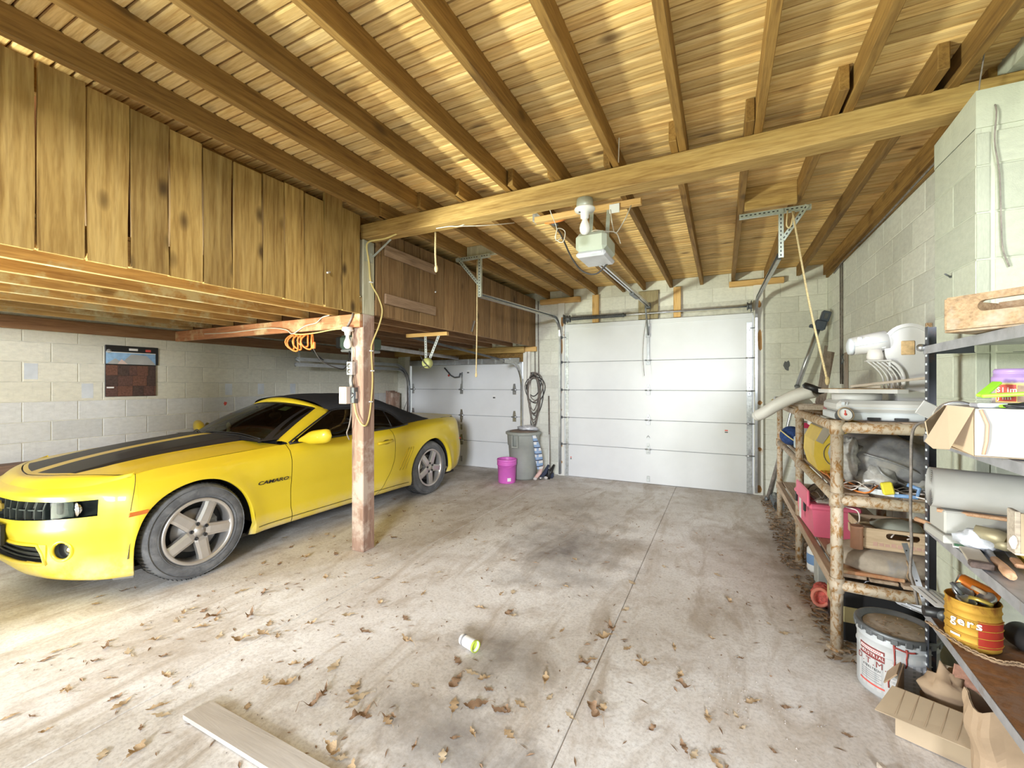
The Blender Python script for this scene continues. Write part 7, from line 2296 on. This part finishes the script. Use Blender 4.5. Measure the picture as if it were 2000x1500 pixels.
b = MB(); b.grid([[RM @ Vector((x_, r_ * math.cos(a), r_ * math.sin(a))) for r_, a in sp] for x_ in (.52, .558)]); part(t, 'inner_turns', b, M_VINYL)
b = MB(); b.box(.79, 1.27, 2.28, 2.46, .866, .90, .004); b.box(.80, 1.25, 2.30, 2.44, .90, .992, .006); simple('roll_support_box', b, M_BOXWHITE, 'white crumpled paper parcel under the grey vinyl roll', 'parcel')
b = MB(); b.bar((.79, 2.34, .985), (1.0, 2.27, .988), .03, .012, bev=.002); simple('wood_strip', b, M_TOOLWOOD, 'orange wood strip sticking out below the vinyl roll', 'wood strip')
b = MB(); crumple(b, .875, 2.24, .905, .06, .05, .04, 1.9, .5, flat=.867); simple('clear_wrap_ball', b, M_CLEARBAG, 'ball of crumpled clear wrap beside the punched upright on the third shelf', 'wrap')
t = thing('brass_fitting', 'dull brass fitting lying among the tools under the roll', 'fitting', (.90, 2.2, .88))
b = MB(); b.tube([(.86, 2.23, .945), (.91, 2.20, .935), (.93, 2.18, .93)], [.022, .030, .026], 8); part(t, 'body', b, plain('old_brass', (.36, .31, .20), .5, .4, var=.2))
b = MB(); b.lathe([(.018, 0), (.030, 0), (.030, .03), (.018, .03)], (.925, 2.185, .90), 'Z', 6); part(t, 'nut', b, MATS['old_brass'])
def brush(label, p, q, w, hl, mat_head=M_BRUSH, group=None):
    """flat brush or scraper: handle from q, head at p"""
    t_ = thing('paint_brush', label, 'brush', p)
    p, q = Vector(p), Vector(q); d_ = (q - p).normalized()
    b_ = MB(); b_.bar(p, p + d_ * hl, w, .012, bev=.003); part(t_, 'bristles', b_, mat_head)
    b_ = MB(); b_.bar(p + d_ * hl, p + d_ * (hl + .03), w * 1.03, .015, bev=.002); part(t_, 'ferrule', b_, M_TOOLSTEEL)
    b_ = MB(); b_.tube([p + d_ * (hl + .03), p + d_ * (hl + .06), p + d_ * ((q - p).length * .7), q], [w * .32, .009, .008, .011], 8); part(t_, 'handle', b_, M_TOOLWOOD)
brush('paint brush with dark stiff bristles, handle pointing past the upright', (.90, 2.30, .885), (.775, 2.50, .90), .055, .06)
brush('second dark paint brush lying right of the first on the third shelf', (.925, 2.20, .89), (.86, 2.38, .888), .055, .07, M_TOOLSTEEL)
t = thing('chisel', 'wood-handled scraper with broad brown blade at the front edge of the third shelf', 'scraper', (.80, 2.0, .87))
b = MB(); b.bar((.842, 2.22, .876), (.80, 2.035, .878), .055, .010, bev=.002); part(t, 'blade', b, M_DUSTY)
b = MB(); b.bar((.80, 2.04, .880), (.795, 2.005, .880), .06, .02, bev=.004); part(t, 'edge', b, M_BRUSH)
t = thing('hammer_handle', 'bare wooden tool handle lying towards the camera on the third shelf', 'tool', (.84, 1.95, .88))
b = MB(); b.tube([(.862, 2.10, .882), (.852, 2.03, .882), (.838, 1.96, .883), (.834, 1.935, .883)], [.012, .014, .016, .012], 10); part(t, 'handle', b, M_TOOLWOOD)
b = MB(); b.tube([(.885, 2.20, .884), (.862, 2.10, .882)], [.010, .009], 8); part(t, 'shank', b, M_TOOLSTEEL)
for k, (p0, p1, w, mt, nm, lb_) in enumerate((
    ((.95, 2.24, .888), (.90, 2.04, .886), .022, M_STEEL, 'file', 'flat steel file between the scraper and the wooden handle'),
    ((.985, 2.26, .895), (.95, 2.05, .89), .018, M_TOOLSTEEL, 'screwdriver', 'dark thin steel bar lying right of the flat file'),
    ((1.02, 2.29, .92), (.975, 2.06, .905), .016, plain('yellow_stick', (.80, .66, .22), .5), 'folding_rule', 'yellow folding rule lying slanted below the roll'),
    ((1.04, 2.27, .90), (1.0, 2.08, .895), .03, M_TOOLSTEEL, 'saw_blade', 'grey saw blade under the yellow folding rule'))):
    t = thing(nm, lb_, 'tool', p0)
    b = MB(); b.bar(p0, Vector(p0).lerp(Vector(p1), .62), w, .006, bev=.001); part(t, 'blade', b, mt)
    b = MB(); b.bar(Vector(p0).lerp(Vector(p1), .62), p1, w * 1.2, .014, bev=.004); part(t, 'grip', b, M_TOOLWOOD if k < 2 else mt)
t = thing('seed_packet', 'green and white packet at the front edge of the third shelf', 'packet', (.85, 2.26, .87))
b = MB(); b.box(-.035, .035, -.05, .05, 0, .005, .001, M=Matrix.Translation((.852, 2.28, .867)) @ Matrix.Rotation(-.3, 4, 'Z')); part(t, 'packet', b, M_LABELW)
for k in range(2):
    b = MB(); b.box(-.03, .03, -.042 + .05 * k, -.012 + .05 * k, .005, .0062, M=Matrix.Translation((.852, 2.28, .867)) @ Matrix.Rotation(-.3, 4, 'Z')); part(t, 'green_band', b, M_GREENPL)
t = thing('yellow_sign_plate', 'yellow plate with large grey letters leaning at the right edge of the third shelf', 'plate', (.98, 1.98, .88))
YM = Matrix.Translation((.955, 2.25, .869)) @ Matrix.Rotation(math.radians(-94), 4, 'Z') @ Matrix.Rotation(math.radians(-18), 4, 'X')
b = MB(); b.box(0, .42, 0, .004, 0, .105, .002, 0, YM); part(t, 'plate', b, M_YTIN)
for txt, x, z in (('Z', .045, .030), ('U', .092, .030)):
    o_ = emit_free_text('letter', txt, .062, (0, 0, 0), (0, 0, 0), plain('plate_grey_letter', (.36, .38, .28), .6) if 'plate_grey_letter' not in MATS else MATS['plate_grey_letter'], None, .0004, .002)
    o_.matrix_world = YM @ Matrix.Translation((x, -.001, z)) @ Matrix.Rotation(PI / 2, 4, 'X')
    o_.parent = t; o_.matrix_parent_inverse = pw(t).inverted()
t = thing('wooden_box', 'small pale wooden box with red mark at the right edge of the third shelf', 'box', (1.03, 2.0, .9))
WM = Matrix.Translation((.892, 2.052, .928)) @ Matrix.Rotation(math.radians(-5), 4, 'Z')
b = MB(); b.box(.014, .25, 0, .012, 0, .135, .002, 0, WM); part(t, 'front', b, M_CARDL)
b = MB(); b.box(0, .014, 0, .06, 0, .14, .002, 0, WM); part(t, 'side', b, M_GREYWOOD)
b = MB(); b.box(0, .25, 0, .06, -.008, 0, .002, 0, WM); b.box(.014, .25, .05, .06, 0, .105, .002, 0, WM); part(t, 'bottom', b, M_GREYWOOD)
b = MB(); b.box(.045, .08, -.0012, 0, .025, .05, 0, 0, WM); part(t, 'red_mark', b, M_LABELR)
b = MB(); crumple(b, *tuple(WM @ Vector((-.004, .0, .035))), .010, .008, .022, 2.0, .3, 10, 8); part(t, 'tape', b, M_LABELW)
b = MB(); b.box(.97, 1.2, 2.0, 2.2, .868, .917, .01); simple('tin_box', b, M_DARKSTEEL, 'dark flat tin under the small wooden box', 'tin')

# -- fourth shelf: coffee can, soda can, torch, manual, chain
t = thing('coffee_can', 'big gold and red ribbed metal can full of lids on the bottom steel shelf', 'can', (.90, 2.33, .47))
kx, ky, kz = .895, 2.335, .470
pr_ = [(0, 0), (.076, 0), (.079, .004)]
for k in range(5):
    z = .022 + .030 * k
    pr_ += [(.078, z), (.081, z + .005), (.078, z + .010)]
pr_ += [(.078, .172), (.081, .176), (.079, .180), (.076, .178), (.074, .02), (0, .016)]
b = MB(); b.lathe(pr_, (kx, ky, kz), 'Z', 40, caps=False); part(t, 'body', b, M_CANGOLD)
def can_patch(a0, a1, z0, z1, r, mat, name, par):
    b_ = MB(); b_.grid([[(kx + r * math.cos(a), ky + r * math.sin(a), kz + z) for z in (z0, z1)] for a in [lerp(a0, a1, i / 12) for i in range(13)]]); return part(par, name, b_, mat)
cr = can_patch(-1.75, -.55, .020, .120, .0822, M_CANRED, 'red_panel', t)
for k in range(4):
    b = MB(); b.tube([(kx + .0826 * math.cos(a), ky + .0826 * math.sin(a), kz + .027 + .030 * k) for a in [lerp(-3.0, -.4, i / 24) for i in range(25)]], .0016, 5); part(t, 'rib', b, M_CANGOLD)
for i, ch in enumerate('gers'):
    a = -2.62 + i * .30
    emit_free_text('letter', ch, .046, (kx + .0826 * math.cos(a), ky + .0826 * math.sin(a), kz + .088), (PI / 2, 0, a + PI / 2), M_LABELW, t, .0006, .001, 0, 1.0, 'CENTER')
can_patch(-2.75, -2.35, .040, .048, .0826, M_LABELW, 'fine_print', t)
for k, (ox, oy, r_, rx_, ry_, mt) in enumerate(((-.03, -.03, .030, .5, .2, M_STEEL), (.01, -.035, .034, -.4, .3, M_GOLD), (.035, -.01, .030, .2, -.6, M_STEEL), (-.02, .02, .032, .9, .1, M_STEEL), (.03, .03, .03, -.2, .5, M_CARDL), (-.045, .0, .026, .1, .9, M_DARKSTEEL))):
    M2 = Matrix.Translation((kx + ox, ky + oy, kz + .176 + .006 * k)) @ Matrix.Rotation(rx_, 4, 'X') @ Matrix.Rotation(ry_, 4, 'Y')
    b = MB(); b.lathe([(0, .004), (r_ * .8, .004), (r_ * .85, .007), (r_, .007), (r_, -.007), (r_ * .92, -.007)], (0, 0, 0), 'Z', 20, M=M2, caps=False); tag(b.build('jar_lid', mt), ('silver jar lid at the front of the coffee can', 'gold jar lid at the front centre of the coffee can', 'silver jar lid at the right side of the coffee can', 'silver jar lid standing at the back of the coffee can', 'tan jar lid at the back right of the coffee can', 'dark jar lid at the left rim of the coffee can')[k], 'lid', 'jar lids in the coffee can')
t = thing('soda_can', 'crushed orange soda can lying on its side on the full coffee can', 'can', (.93, 2.33, .67))
KM = Matrix.Translation((.875, 2.40, .690)) @ Matrix.Rotation(math.radians(-20), 4, 'Z') @ Matrix.Rotation(math.radians(112), 4, 'Y')
b = MB(); b.lathe([(.026, 0), (.033, .010), (.033, .105), (.026, .118)], (0, 0, 0), 'Z', 24, M=KM, caps=False)
for i, v in enumerate(b.v):
    q = Vector(v); d_ = mnoise.noise(q * 28) * .006; b.v[i] = tuple(q + Vector((d_, d_ * .5, -d_)))
part(t, 'body', b, M_ORCAN)
b = MB(); b.lathe([(.0, .004), (.022, .004), (.024, -.002), (.027, .0)], (0, 0, 0), 'Z', 24, M=KM, caps=False); part(t, 'top', b, M_STEEL)
b = MB(); b.lathe([(.0, .114), (.022, .114), (.026, .119)], (0, 0, 0), 'Z', 24, M=KM, caps=False); part(t, 'base', b, M_STEEL)
for i, ch in enumerate('Orange'):
    a = 2.45
    MM = KM @ Matrix.Translation((.0337 * math.cos(a), .0337 * math.sin(a), .022 + .0155 * i)) @ Matrix.Rotation(a + PI / 2, 4, 'Z') @ Matrix.Rotation(PI / 2, 4, 'X') @ Matrix.Rotation(-PI / 2, 4, 'Z') @ Matrix.Rotation(PI, 4, 'Z')
    o_ = emit_free_text('letter', ch, .026, (0, 0, 0), (0, 0, 0), M_LABELW, None, .0004, .0006, .2)
    o_.matrix_world = MM; o_.parent = t; o_.matrix_parent_inverse = pw(t).inverted()
t = thing('torch', 'black and yellow torch lying on the bottom steel shelf under the manual', 'torch', (.89, 2.50, .49))
b = MB(); b.tube([(.80, 2.50, .498), (.855, 2.50, .498), (.87, 2.50, .498)], [.022, .022, .027], 16); part(t, 'barrel', b, M_CARBLACK)
b = MB(); b.tube([(.87, 2.50, .50), (.90, 2.495, .50)], [.029, .031], 16); part(t, 'yellow_head', b, plain('torch_yellow', (.85, .55, .02), .4))
b = MB(); b.lathe([(.024, .0), (.022, .004), (0, .004)], (.858, 2.470, .50), 'Y', 14); part(t, 'knob', b, M_DARKSTEEL)
t = thing('manual_sheet', 'printed white leaflet draped over the torch beside the coffee can', 'leaflet', (.85, 2.52, .55))
b = MB(); rws = []
for i in range(9):
    u_ = i / 8
    rws.append([(.785 + .135 * u_ + .03 * v_, 2.60 - .17 * v_ - .02 * u_, .565 - .025 * u_ + .014 * math.sin(3 * u_) - .012 * v_) for v_ in (0, .25, .5, .75, 1)])
b.grid(rws); b.grid([[(p_[0], p_[1], p_[2] - .003) for p_ in r] for r in rws]); part(t, 'sheet', b, M_LABELW)
for k in range(5):
    u0 = .12 + .17 * k
    b = MB(); b.grid([[(.785 + .135 * u_ + .03 * v_, 2.60 - .17 * v_ - .02 * u_, .5665 - .025 * u_ + .014 * math.sin(3 * u_) - .012 * v_) for v_ in (.12, .5, .85)] for u_ in (u0, u0 + .03)]); part(t, 'print_line', b, MATS['ink_grey'])
t = thing('dark_tin', 'round dark tin lying on its side at the right end of the bottom shelf', 'tin', (1.08, 2.36, .5))
TM = Matrix.Translation((1.055, 2.33, .520)) @ Matrix.Rotation(PI / 2, 4, 'X') @ Matrix.Rotation(.2, 4, 'Y')
b = MB(); b.lathe([(0, -.06), (.045, -.06), (.047, -.055), (.047, .05), (.043, .054), (.041, .046), (0, .046)], (0, 0, 0), 'Z', 26, M=TM, caps=False); part(t, 'body', b, M_CARBLACK)
b = MB(); b.lathe([(.034, .0465), (.037, .049), (.040, .0465)], (0, 0, 0), 'Z', 26, M=TM, caps=False); part(t, 'ring', b, M_STEEL)
b = MB()
for k in range(4): b.box(-.015, .015 - .004 * k, -.012 + .008 * k, -.009 + .008 * k, .0465, .0472, M=TM)
part(t, 'fine_print', b, MATS['ink_grey'])
t = thing('rusty_chain', 'rusty chain lying across the rust-brown bottom shelf in front of the can', 'chain', (.85, 2.25, .48))
cpts = spline([(.790, 2.43, .475), (.815, 2.33, .477), (.85, 2.24, .477), (.91, 2.19, .477), (.97, 2.20, .478), (1.02, 2.15, .478), (1.0, 2.05, .477), (1.06, 1.98, .477)], 7)
for i in range(0, len(cpts) - 1):
    c0, c1 = cpts[i], cpts[i + 1]
    d_ = (c1 - c0).normalized(); s_ = d_.cross(Vector((0, 0, 1))); u_ = Vector((0, 0, 1)) if i % 2 == 0 else s_
    s2 = s_ if i % 2 == 0 else Vector((0, 0, 1))
    m_c = (c0 + c1) / 2 + Vector((0, 0, .006))
    b = MB(); b.tube([m_c + d_ * .013 * math.cos(a) + s2 * .007 * math.sin(a) for a in [2 * PI * k / 10 for k in range(10)]], .003, 5, closed=True); part(t, 'link', b, M_DEBRIS)

# -- on the floor: cardboard box with open flaps, paper bag, shingle piece
t = thing('cardboard_box', 'open cardboard box with spread flaps on the floor under the steel shelving', 'box', (.85, 2.15, 0))
XM = Matrix.Translation((.665, 2.36, 0)) @ Matrix.Rotation(math.radians(-22), 4, 'Z')
def xf(name, pts, mat, th=.005):
    b_ = MB(); P_ = [XM @ Vector(p_) for p_ in pts]; n_ = (P_[1] - P_[0]).cross(P_[2] - P_[0]).normalized(); b_.prism(P_, n_ * th); return part(t, name, b_, mat)
xf('bottom', [(0, 0, .005), (.56, 0, .005), (.56, .36, .005), (0, .36, .005)], M_CARD)
xf('front_wall', [(0, 0, .005), (.56, 0, .005), (.56, 0, .21), (0, 0, .21)], M_CARDL)
xf('left_wall', [(0, 0, .005), (0, .36, .005), (0, .36, .21), (0, 0, .21)], M_CARD)
xf('back_wall', [(0, .36, .005), (.56, .36, .005), (.56, .36, .21), (0, .36, .21)], M_CARDL)
xf('right_wall', [(.56, 0, .005), (.56, .36, .005), (.56, .36, .21), (.56, 0, .21)], M_CARD)
xf('flap', [(-.01, -.004, .21), (.54, -.004, .21), (.52, -.13, .16), (-.05, -.13, .15)], M_CARDL)
xf('flap', [(-.004, .10, .21), (-.004, .33, .21), (-.05, .34, .15), (-.05, .12, .14)], M_CARD)
for k in range(11):
    b = MB(); x = .03 + .043 * k
    b.add([XM @ Vector(p_) for p_ in ((x, -.0052, .2105), (x + .002, -.0052, .2105), (x - .018, -.125, .161), (x - .020, -.125, .161))], [(0, 1, 2, 3)]); part(t, 'corrugation', b, M_CARD)
t = thing('paper_bag', 'crumpled brown paper bag standing in the cardboard box', 'bag', (.95, 2.15, .1))
rws = []
for i in range(15):
    z = .06 + .30 * i / 14
    row = []
    for k in range(24):
        a = 2 * PI * k / 24
        q = 1 + .22 * mnoise.noise(Vector((math.cos(a) * 1.6, math.sin(a) * 1.6, z * 9)))
        row.append((0.925 + (.10 + .03 * i / 14) * math.copysign(abs(math.cos(a)) ** .6, math.cos(a)) * q, 2.12 + .06 * math.copysign(abs(math.sin(a)) ** .6, math.sin(a)) * q, z + .02 * math.sin(3 * a) * (i / 14)))
    rws.append(row)
b = MB(); b.grid(rws, closed_u=True, smooth=False); b.grid([[(.925 + (p_[0] - .925) * .97, 2.12 + (p_[1] - 2.12) * .95, p_[2]) for p_ in r] for r in rws], closed_u=True, smooth=False); part(t, 'bag', b, M_PAPERBAG)
b = MB(); crumple(b, .86, 2.42, .19, .09, .06, .10, 4.1, .55, 18, 12, flat=.02); simple('crushed_paper', b, M_PAPERBAG, 'crushed brown paper between the cardboard box and the white drum', 'paper')
b = MB(); b.box(-.07, .07, -.004, .004, -.05, .06, .002, M=Matrix.Translation((.93, 2.40, .27)) @ Matrix.Rotation(-.15, 4, 'Z') @ Matrix.Rotation(.12, 4, 'Y')); simple('shingle_piece', b, plain('shingle_piece_red', (.42, .22, .16), .9, var=.3, scale=50), 'reddish shingle piece standing behind the cardboard box', 'shingle')
b = MB(); b.bar((.55, 2.13, .015), (.72, 1.75, .015), .022, .022, bev=.003); simple('wood_batten', b, M_GREYWOOD, 'thin wood batten on the floor before the cardboard box', 'batten')
b = MB(); b.box(-.13, .13, -.09, .09, 0, .012, .003, M=Matrix.Translation((.74, 2.0, .002)) @ Matrix.Rotation(-.9, 4, 'Z')); simple('plastic_sheet', b, M_CLEARBAG, 'clear plastic sheet on the floor in front of the cardboard box', 'plastic sheet')
# ================================================================== loose things on the concrete
t = thing('floor_plank', 'pale grey plank lying flat on the concrete at the bottom left of the photo', 'plank', (-1.6, 1.12, 0))
b = MB(); b.prism([(-2.16, 1.065, .004), (-2.13, 1.172, .004), (-.95, 1.166, .004), (-.95, 1.06, .004)], (0, 0, .020)); part(t, 'plank', b, wood('pale_plank', (.66, .61, .56), (.60, .55, .50), (.50, .45, .40), 'X', 1.0, .1, vary=.03))
t = thing('drink_can', 'small white can with lime green end lying on the oil stain', 'can', (-1.27, 2.065, 0))
KM = Matrix.Translation((-1.345, 2.085, .034)) @ Matrix.Rotation(math.radians(-16), 4, 'Z') @ Matrix.Rotation(PI / 2, 4, 'Y')
b = MB(); b.lathe([(0, 0), (.026, 0), (.031, .008), (.031, .108), (.029, .114), (.026, .112), (.025, .09), (0, .088)], (0, 0, 0), 'Z', 24, M=KM, caps=False); part(t, 'body', b, M_LABELW)
b = MB(); b.lathe([(.0305, .105), (.0325, .108), (.0325, .118), (.029, .119), (.027, .10), (0, .098)], (0, 0, 0), 'Z', 24, M=KM, caps=False); part(t, 'green_end', b, plain('can_lime', (.50, .62, .08), .45))
b = MB(); b.lathe([(.0313, .02), (.0315, .022), (.0315, .03), (.0313, .032)], (0, 0, 0), 'Z', 24, M=KM, caps=False); part(t, 'print_ring', b, MATS['ink_grey'])

# dry oak leaves: a few shapes, each leaf placed on its own
M_LEAF = [plain('leaf_tan', (.48, .34, .20), .85, var=.3, scale=30), plain('leaf_brown', (.30, .19, .115), .9, var=.3, scale=30), plain('leaf_pale', (.58, .46, .31), .85, var=.2, scale=30)]
def leaf_mesh(seed, curl, mat):
    random.seed(seed)
    L = 1.0
    n = 28
    half = []
    for i in range(n + 1):
        t_ = i / n
        env = .40 * math.sin(PI * min(1, t_ * 1.02)) ** .75 * (.55 + .6 * t_)
        lob = .30 + .70 * abs(math.sin(3.4 * PI * t_ + .5)) ** .7
        half.append((t_, max(.012, env * lob * random.uniform(.85, 1.12))))
    vv, ff = [], []
    def zc(t_, s_):
        return curl * (.22 * (t_ - .5) ** 2 * 2 + .55 * s_ * s_ * (1 + math.sin(5 * t_ + seed))) + .05 * curl * math.sin(9 * t_ + seed * 2)
    for t_, w in half:
        w2 = w * random.uniform(.8, 1.15)
        for s_ in (-w, -w * .5, 0, w2 * .5, w2):
            vv.append((t_ - .5, s_, zc(t_, s_)))
    for i in range(n):
        for j in range(4):
            ff.append((i * 5 + j, i * 5 + j + 1, (i + 1) * 5 + j + 1, (i + 1) * 5 + j))
    b_ = MB(); b_.add(vv, ff, 0, True)
    zmin = min(v[2] for v in b_.v)
    b_.v = [(v[0], v[1], v[2] - zmin + .02) for v in b_.v]
    b_.tube([(-.5, 0, b_.v[2][2]), (-.62, .02, b_.v[2][2] + .03), (-.75, .05, .03)], .012, 4)
    me = b_.mesh('oak_leaf'); me.materials.append(mat)
    return me
LM = [leaf_mesh(s_, c_, M_LEAF[k]) for s_, c_, k in ((1, .9, 0), (2, 1.5, 1), (3, .6, 2), (4, 2.2, 1), (5, 1.2, 0), (6, 1.8, 0), (7, .8, 2))]
random.seed(21)
# (x, y, size) spots read off the floor, biggest first, then the scatter around the post and the car
spots = [(-1.905,2.46,.10),(-1.165,1.905,.12),(-1.19,1.79,.13),(-1.65,1.98,.12),(-1.02,1.70,.13),(-.93,1.74,.11),(-1.10,1.66,.12),(-1.62,1.56,.12),(-1.55,1.50,.11),(-1.48,1.42,.13),(-1.32,1.47,.10),(-.52,1.92,.13),(-.49,1.95,.09),(-.63,2.5,.13),(-.60,2.6,.10),(-.86,2.45,.08),(-1.05,3.0,.08),(-.15,1.70,.12),(-.05,1.62,.12),(-.02,1.55,.10),(.12,1.62,.14),(-.02,1.85,.12),(.05,1.78,.10),(.20,1.75,.11),(.38,1.62,.10),(-1.85,1.62,.12),(-1.72,1.38,.12),(-2.35,1.05,.11),(-2.28,1.02,.12),(-1.95,1.42,.12),(-2.05,1.40,.10),(-1.30,1.20,.13),(-1.22,1.16,.12),(-1.15,1.22,.10),(-1.42,1.22,.12),(-2.5,1.55,.12),(-2.45,1.62,.12),(-2.55,1.72,.10),(-2.72,1.72,.12),(-2.95,1.60,.12),(-2.9,1.52,.12),(-2.3,1.85,.10)]
px_spots = [(265,1150),(200,1165),(185,1180),(240,1155),(190,1290),(110,1275),(85,1292),(140,1265),(215,1262),(225,1250),(210,1330),(120,1350),(130,1352),(30,1300),(20,1402),(75,1398),(95,1423),(280,1420),(275,1470),(210,1470),(230,1385),(225,1365),(350,1335),(370,1345),(340,1215),(385,1165),(520,1100),(545,1100),(505,1125),(475,1155),(460,1157),(510,1160),(390,1195),(365,1198),(360,1205),(380,1190),(290,1230),(270,1225),(255,1275),(262,1278),(300,1255),(560,1235),(640,1130),(600,1090),(655,1085),(720,1105),(735,1180),(740,1130),(780,1140),(855,1120),(790,1205),(800,1210),(715,1235),(680,1200),(650,1245),(560,1140),(570,1070),(610,1070),(640,1045),(560,1050),(605,1055),(655,1050),(845,1020),(770,1050),(735,1060),(760,1010),(790,1000),(770,975),(820,1005),(860,1000),(870,985),(910,960),(990,1010),(930,1055),(945,1060),(1055,1010),(955,1115),(1000,1095),(1125,1095),(1130,1115),(1045,1145),(1230,1140),(1405,1125),(1410,1085),(975,1160),(1005,1160),(935,1190),(990,1195),(1000,1205),(1220,1190),(1255,1295),(1230,1265),(1430,1180),(1545,1190),(1300,1110),(1505,1220),(1540,1240),(1385,1245),(1440,1285),(1320,1270),(1340,1340),(1330,1325),(1465,1370),(1530,1385),(1440,1400),(1450,1420),(1280,1430),(1650,1435),(1520,1465),(1400,1470),(1380,1400),(1060,1330),(1020,1380),(1000,1390),(1070,1360),(1120,1400),(1000,1440),(930,1430),(890,1450),(820,1455),(660,1490),(640,1355),(600,1300),(580,1295),(760,1410),(690,1375),(710,1395),(810,1340),(950,1330),(945,1350),(900,1290),(1130,1285),(1160,1290),(1140,1300),(655,1440),(870,1480),(1330,1460),(1350,1480),(540,1240),(330,1280),(415,1215),(430,1240),(320,1320),(480,1385)]
cyw, syw = math.cos(YAW), math.sin(YAW)
for (u, v) in px_spots:
    d_ = 1.5 * 835.0 / (v - 750)
    xc_ = (u - 1000) / 835.0 * d_
    spots.append((xc_ * cyw - d_ * syw, xc_ * syw + d_ * cyw, random.uniform(.05, .10)))
i = 0
for (x, y, s_) in spots:
    if -3.72 < x < -3.45 and 1.4 < y < 2.4: continue
    o = bpy.data.objects.new('oak_leaf', random.choice(LM))
    sc_ = s_ * random.uniform(.7, .95)
    o.location = (x + random.uniform(-.02, .02), y + random.uniform(-.02, .02), .002)
    o.rotation_euler = (0, 0, random.random() * 6.28)
    o.scale = (sc_, sc_ * random.uniform(.45, .9), sc_ * random.uniform(.4, .9))
    link(o)
    zone = ('dry oak leaf on the floor beyond the timber post, towards the doors' if y > 2.95 else
            'dry oak leaf on the bare floor between the yellow car and the timber post' if x < -2.45 and y > 1.75 else
            'dry oak leaf on the floor at lower left, near the car nose' if x < -2.2 else
            'dry oak leaf on the floor left of the small white can' if x < -1.45 and y > 1.3 else
            'dry oak leaf on or near the pale floor plank' if x < -1.2 and y <= 1.4 else
            'dry oak leaf around the dark oil stain by the small white can' if x < -.75 else
            'dry oak leaf along the floor joint right of the small white can' if x < -.35 else
            'dry oak leaf on the floor before the pipe rack and white drum')
    tag(o, zone, 'leaf', zone.replace('dry oak leaf', 'dry oak leaves'))
    i += 1
# crumbs of gravel and leaf bits
b = MB()
for k in range(600):
    x, y = random.uniform(-3.3, .5), random.uniform(.9, 5.5)
    r_ = random.uniform(.0015, .0042)
    if k < 90: x, y = random.gauss(.02, .16), random.gauss(2.35, .13)
    b.add([(x - r_, y, .001), (x + r_, y - r_, .001), (x + r_ * .4, y + r_, .001), (x, y, .001 + r_ * 1.4)], [(0, 1, 3), (1, 2, 3), (2, 0, 3)])
tag(b.build('gravel_crumbs', plain('crumb', (.36, .32, .29), .9, var=.5, scale=50), fix=False), 'tiny gravel crumbs scattered over the concrete', 'gravel', None, 'stuff')
b = MB()
for k in range(500):
    x, y = random.uniform(-3.4, .5), random.uniform(.9, 5.0)
    a = random.random() * 6.28; L = random.uniform(.006, .03); w = random.uniform(.002, .006)
    dx, dy = math.cos(a), math.sin(a)
    b.add([(x - dx * L, y - dy * L, .002), (x + dy * w, y - dx * w, .002 + random.random() * .006), (x + dx * L, y + dy * L, .002), (x - dy * w, y + dx * w, .003)], [(0, 1, 2, 3)])
tag(b.build('leaf_crumbs', M_LEAF[1], fix=False), 'small broken leaf crumbs scattered over the concrete', 'leaf bits', None, 'stuff')
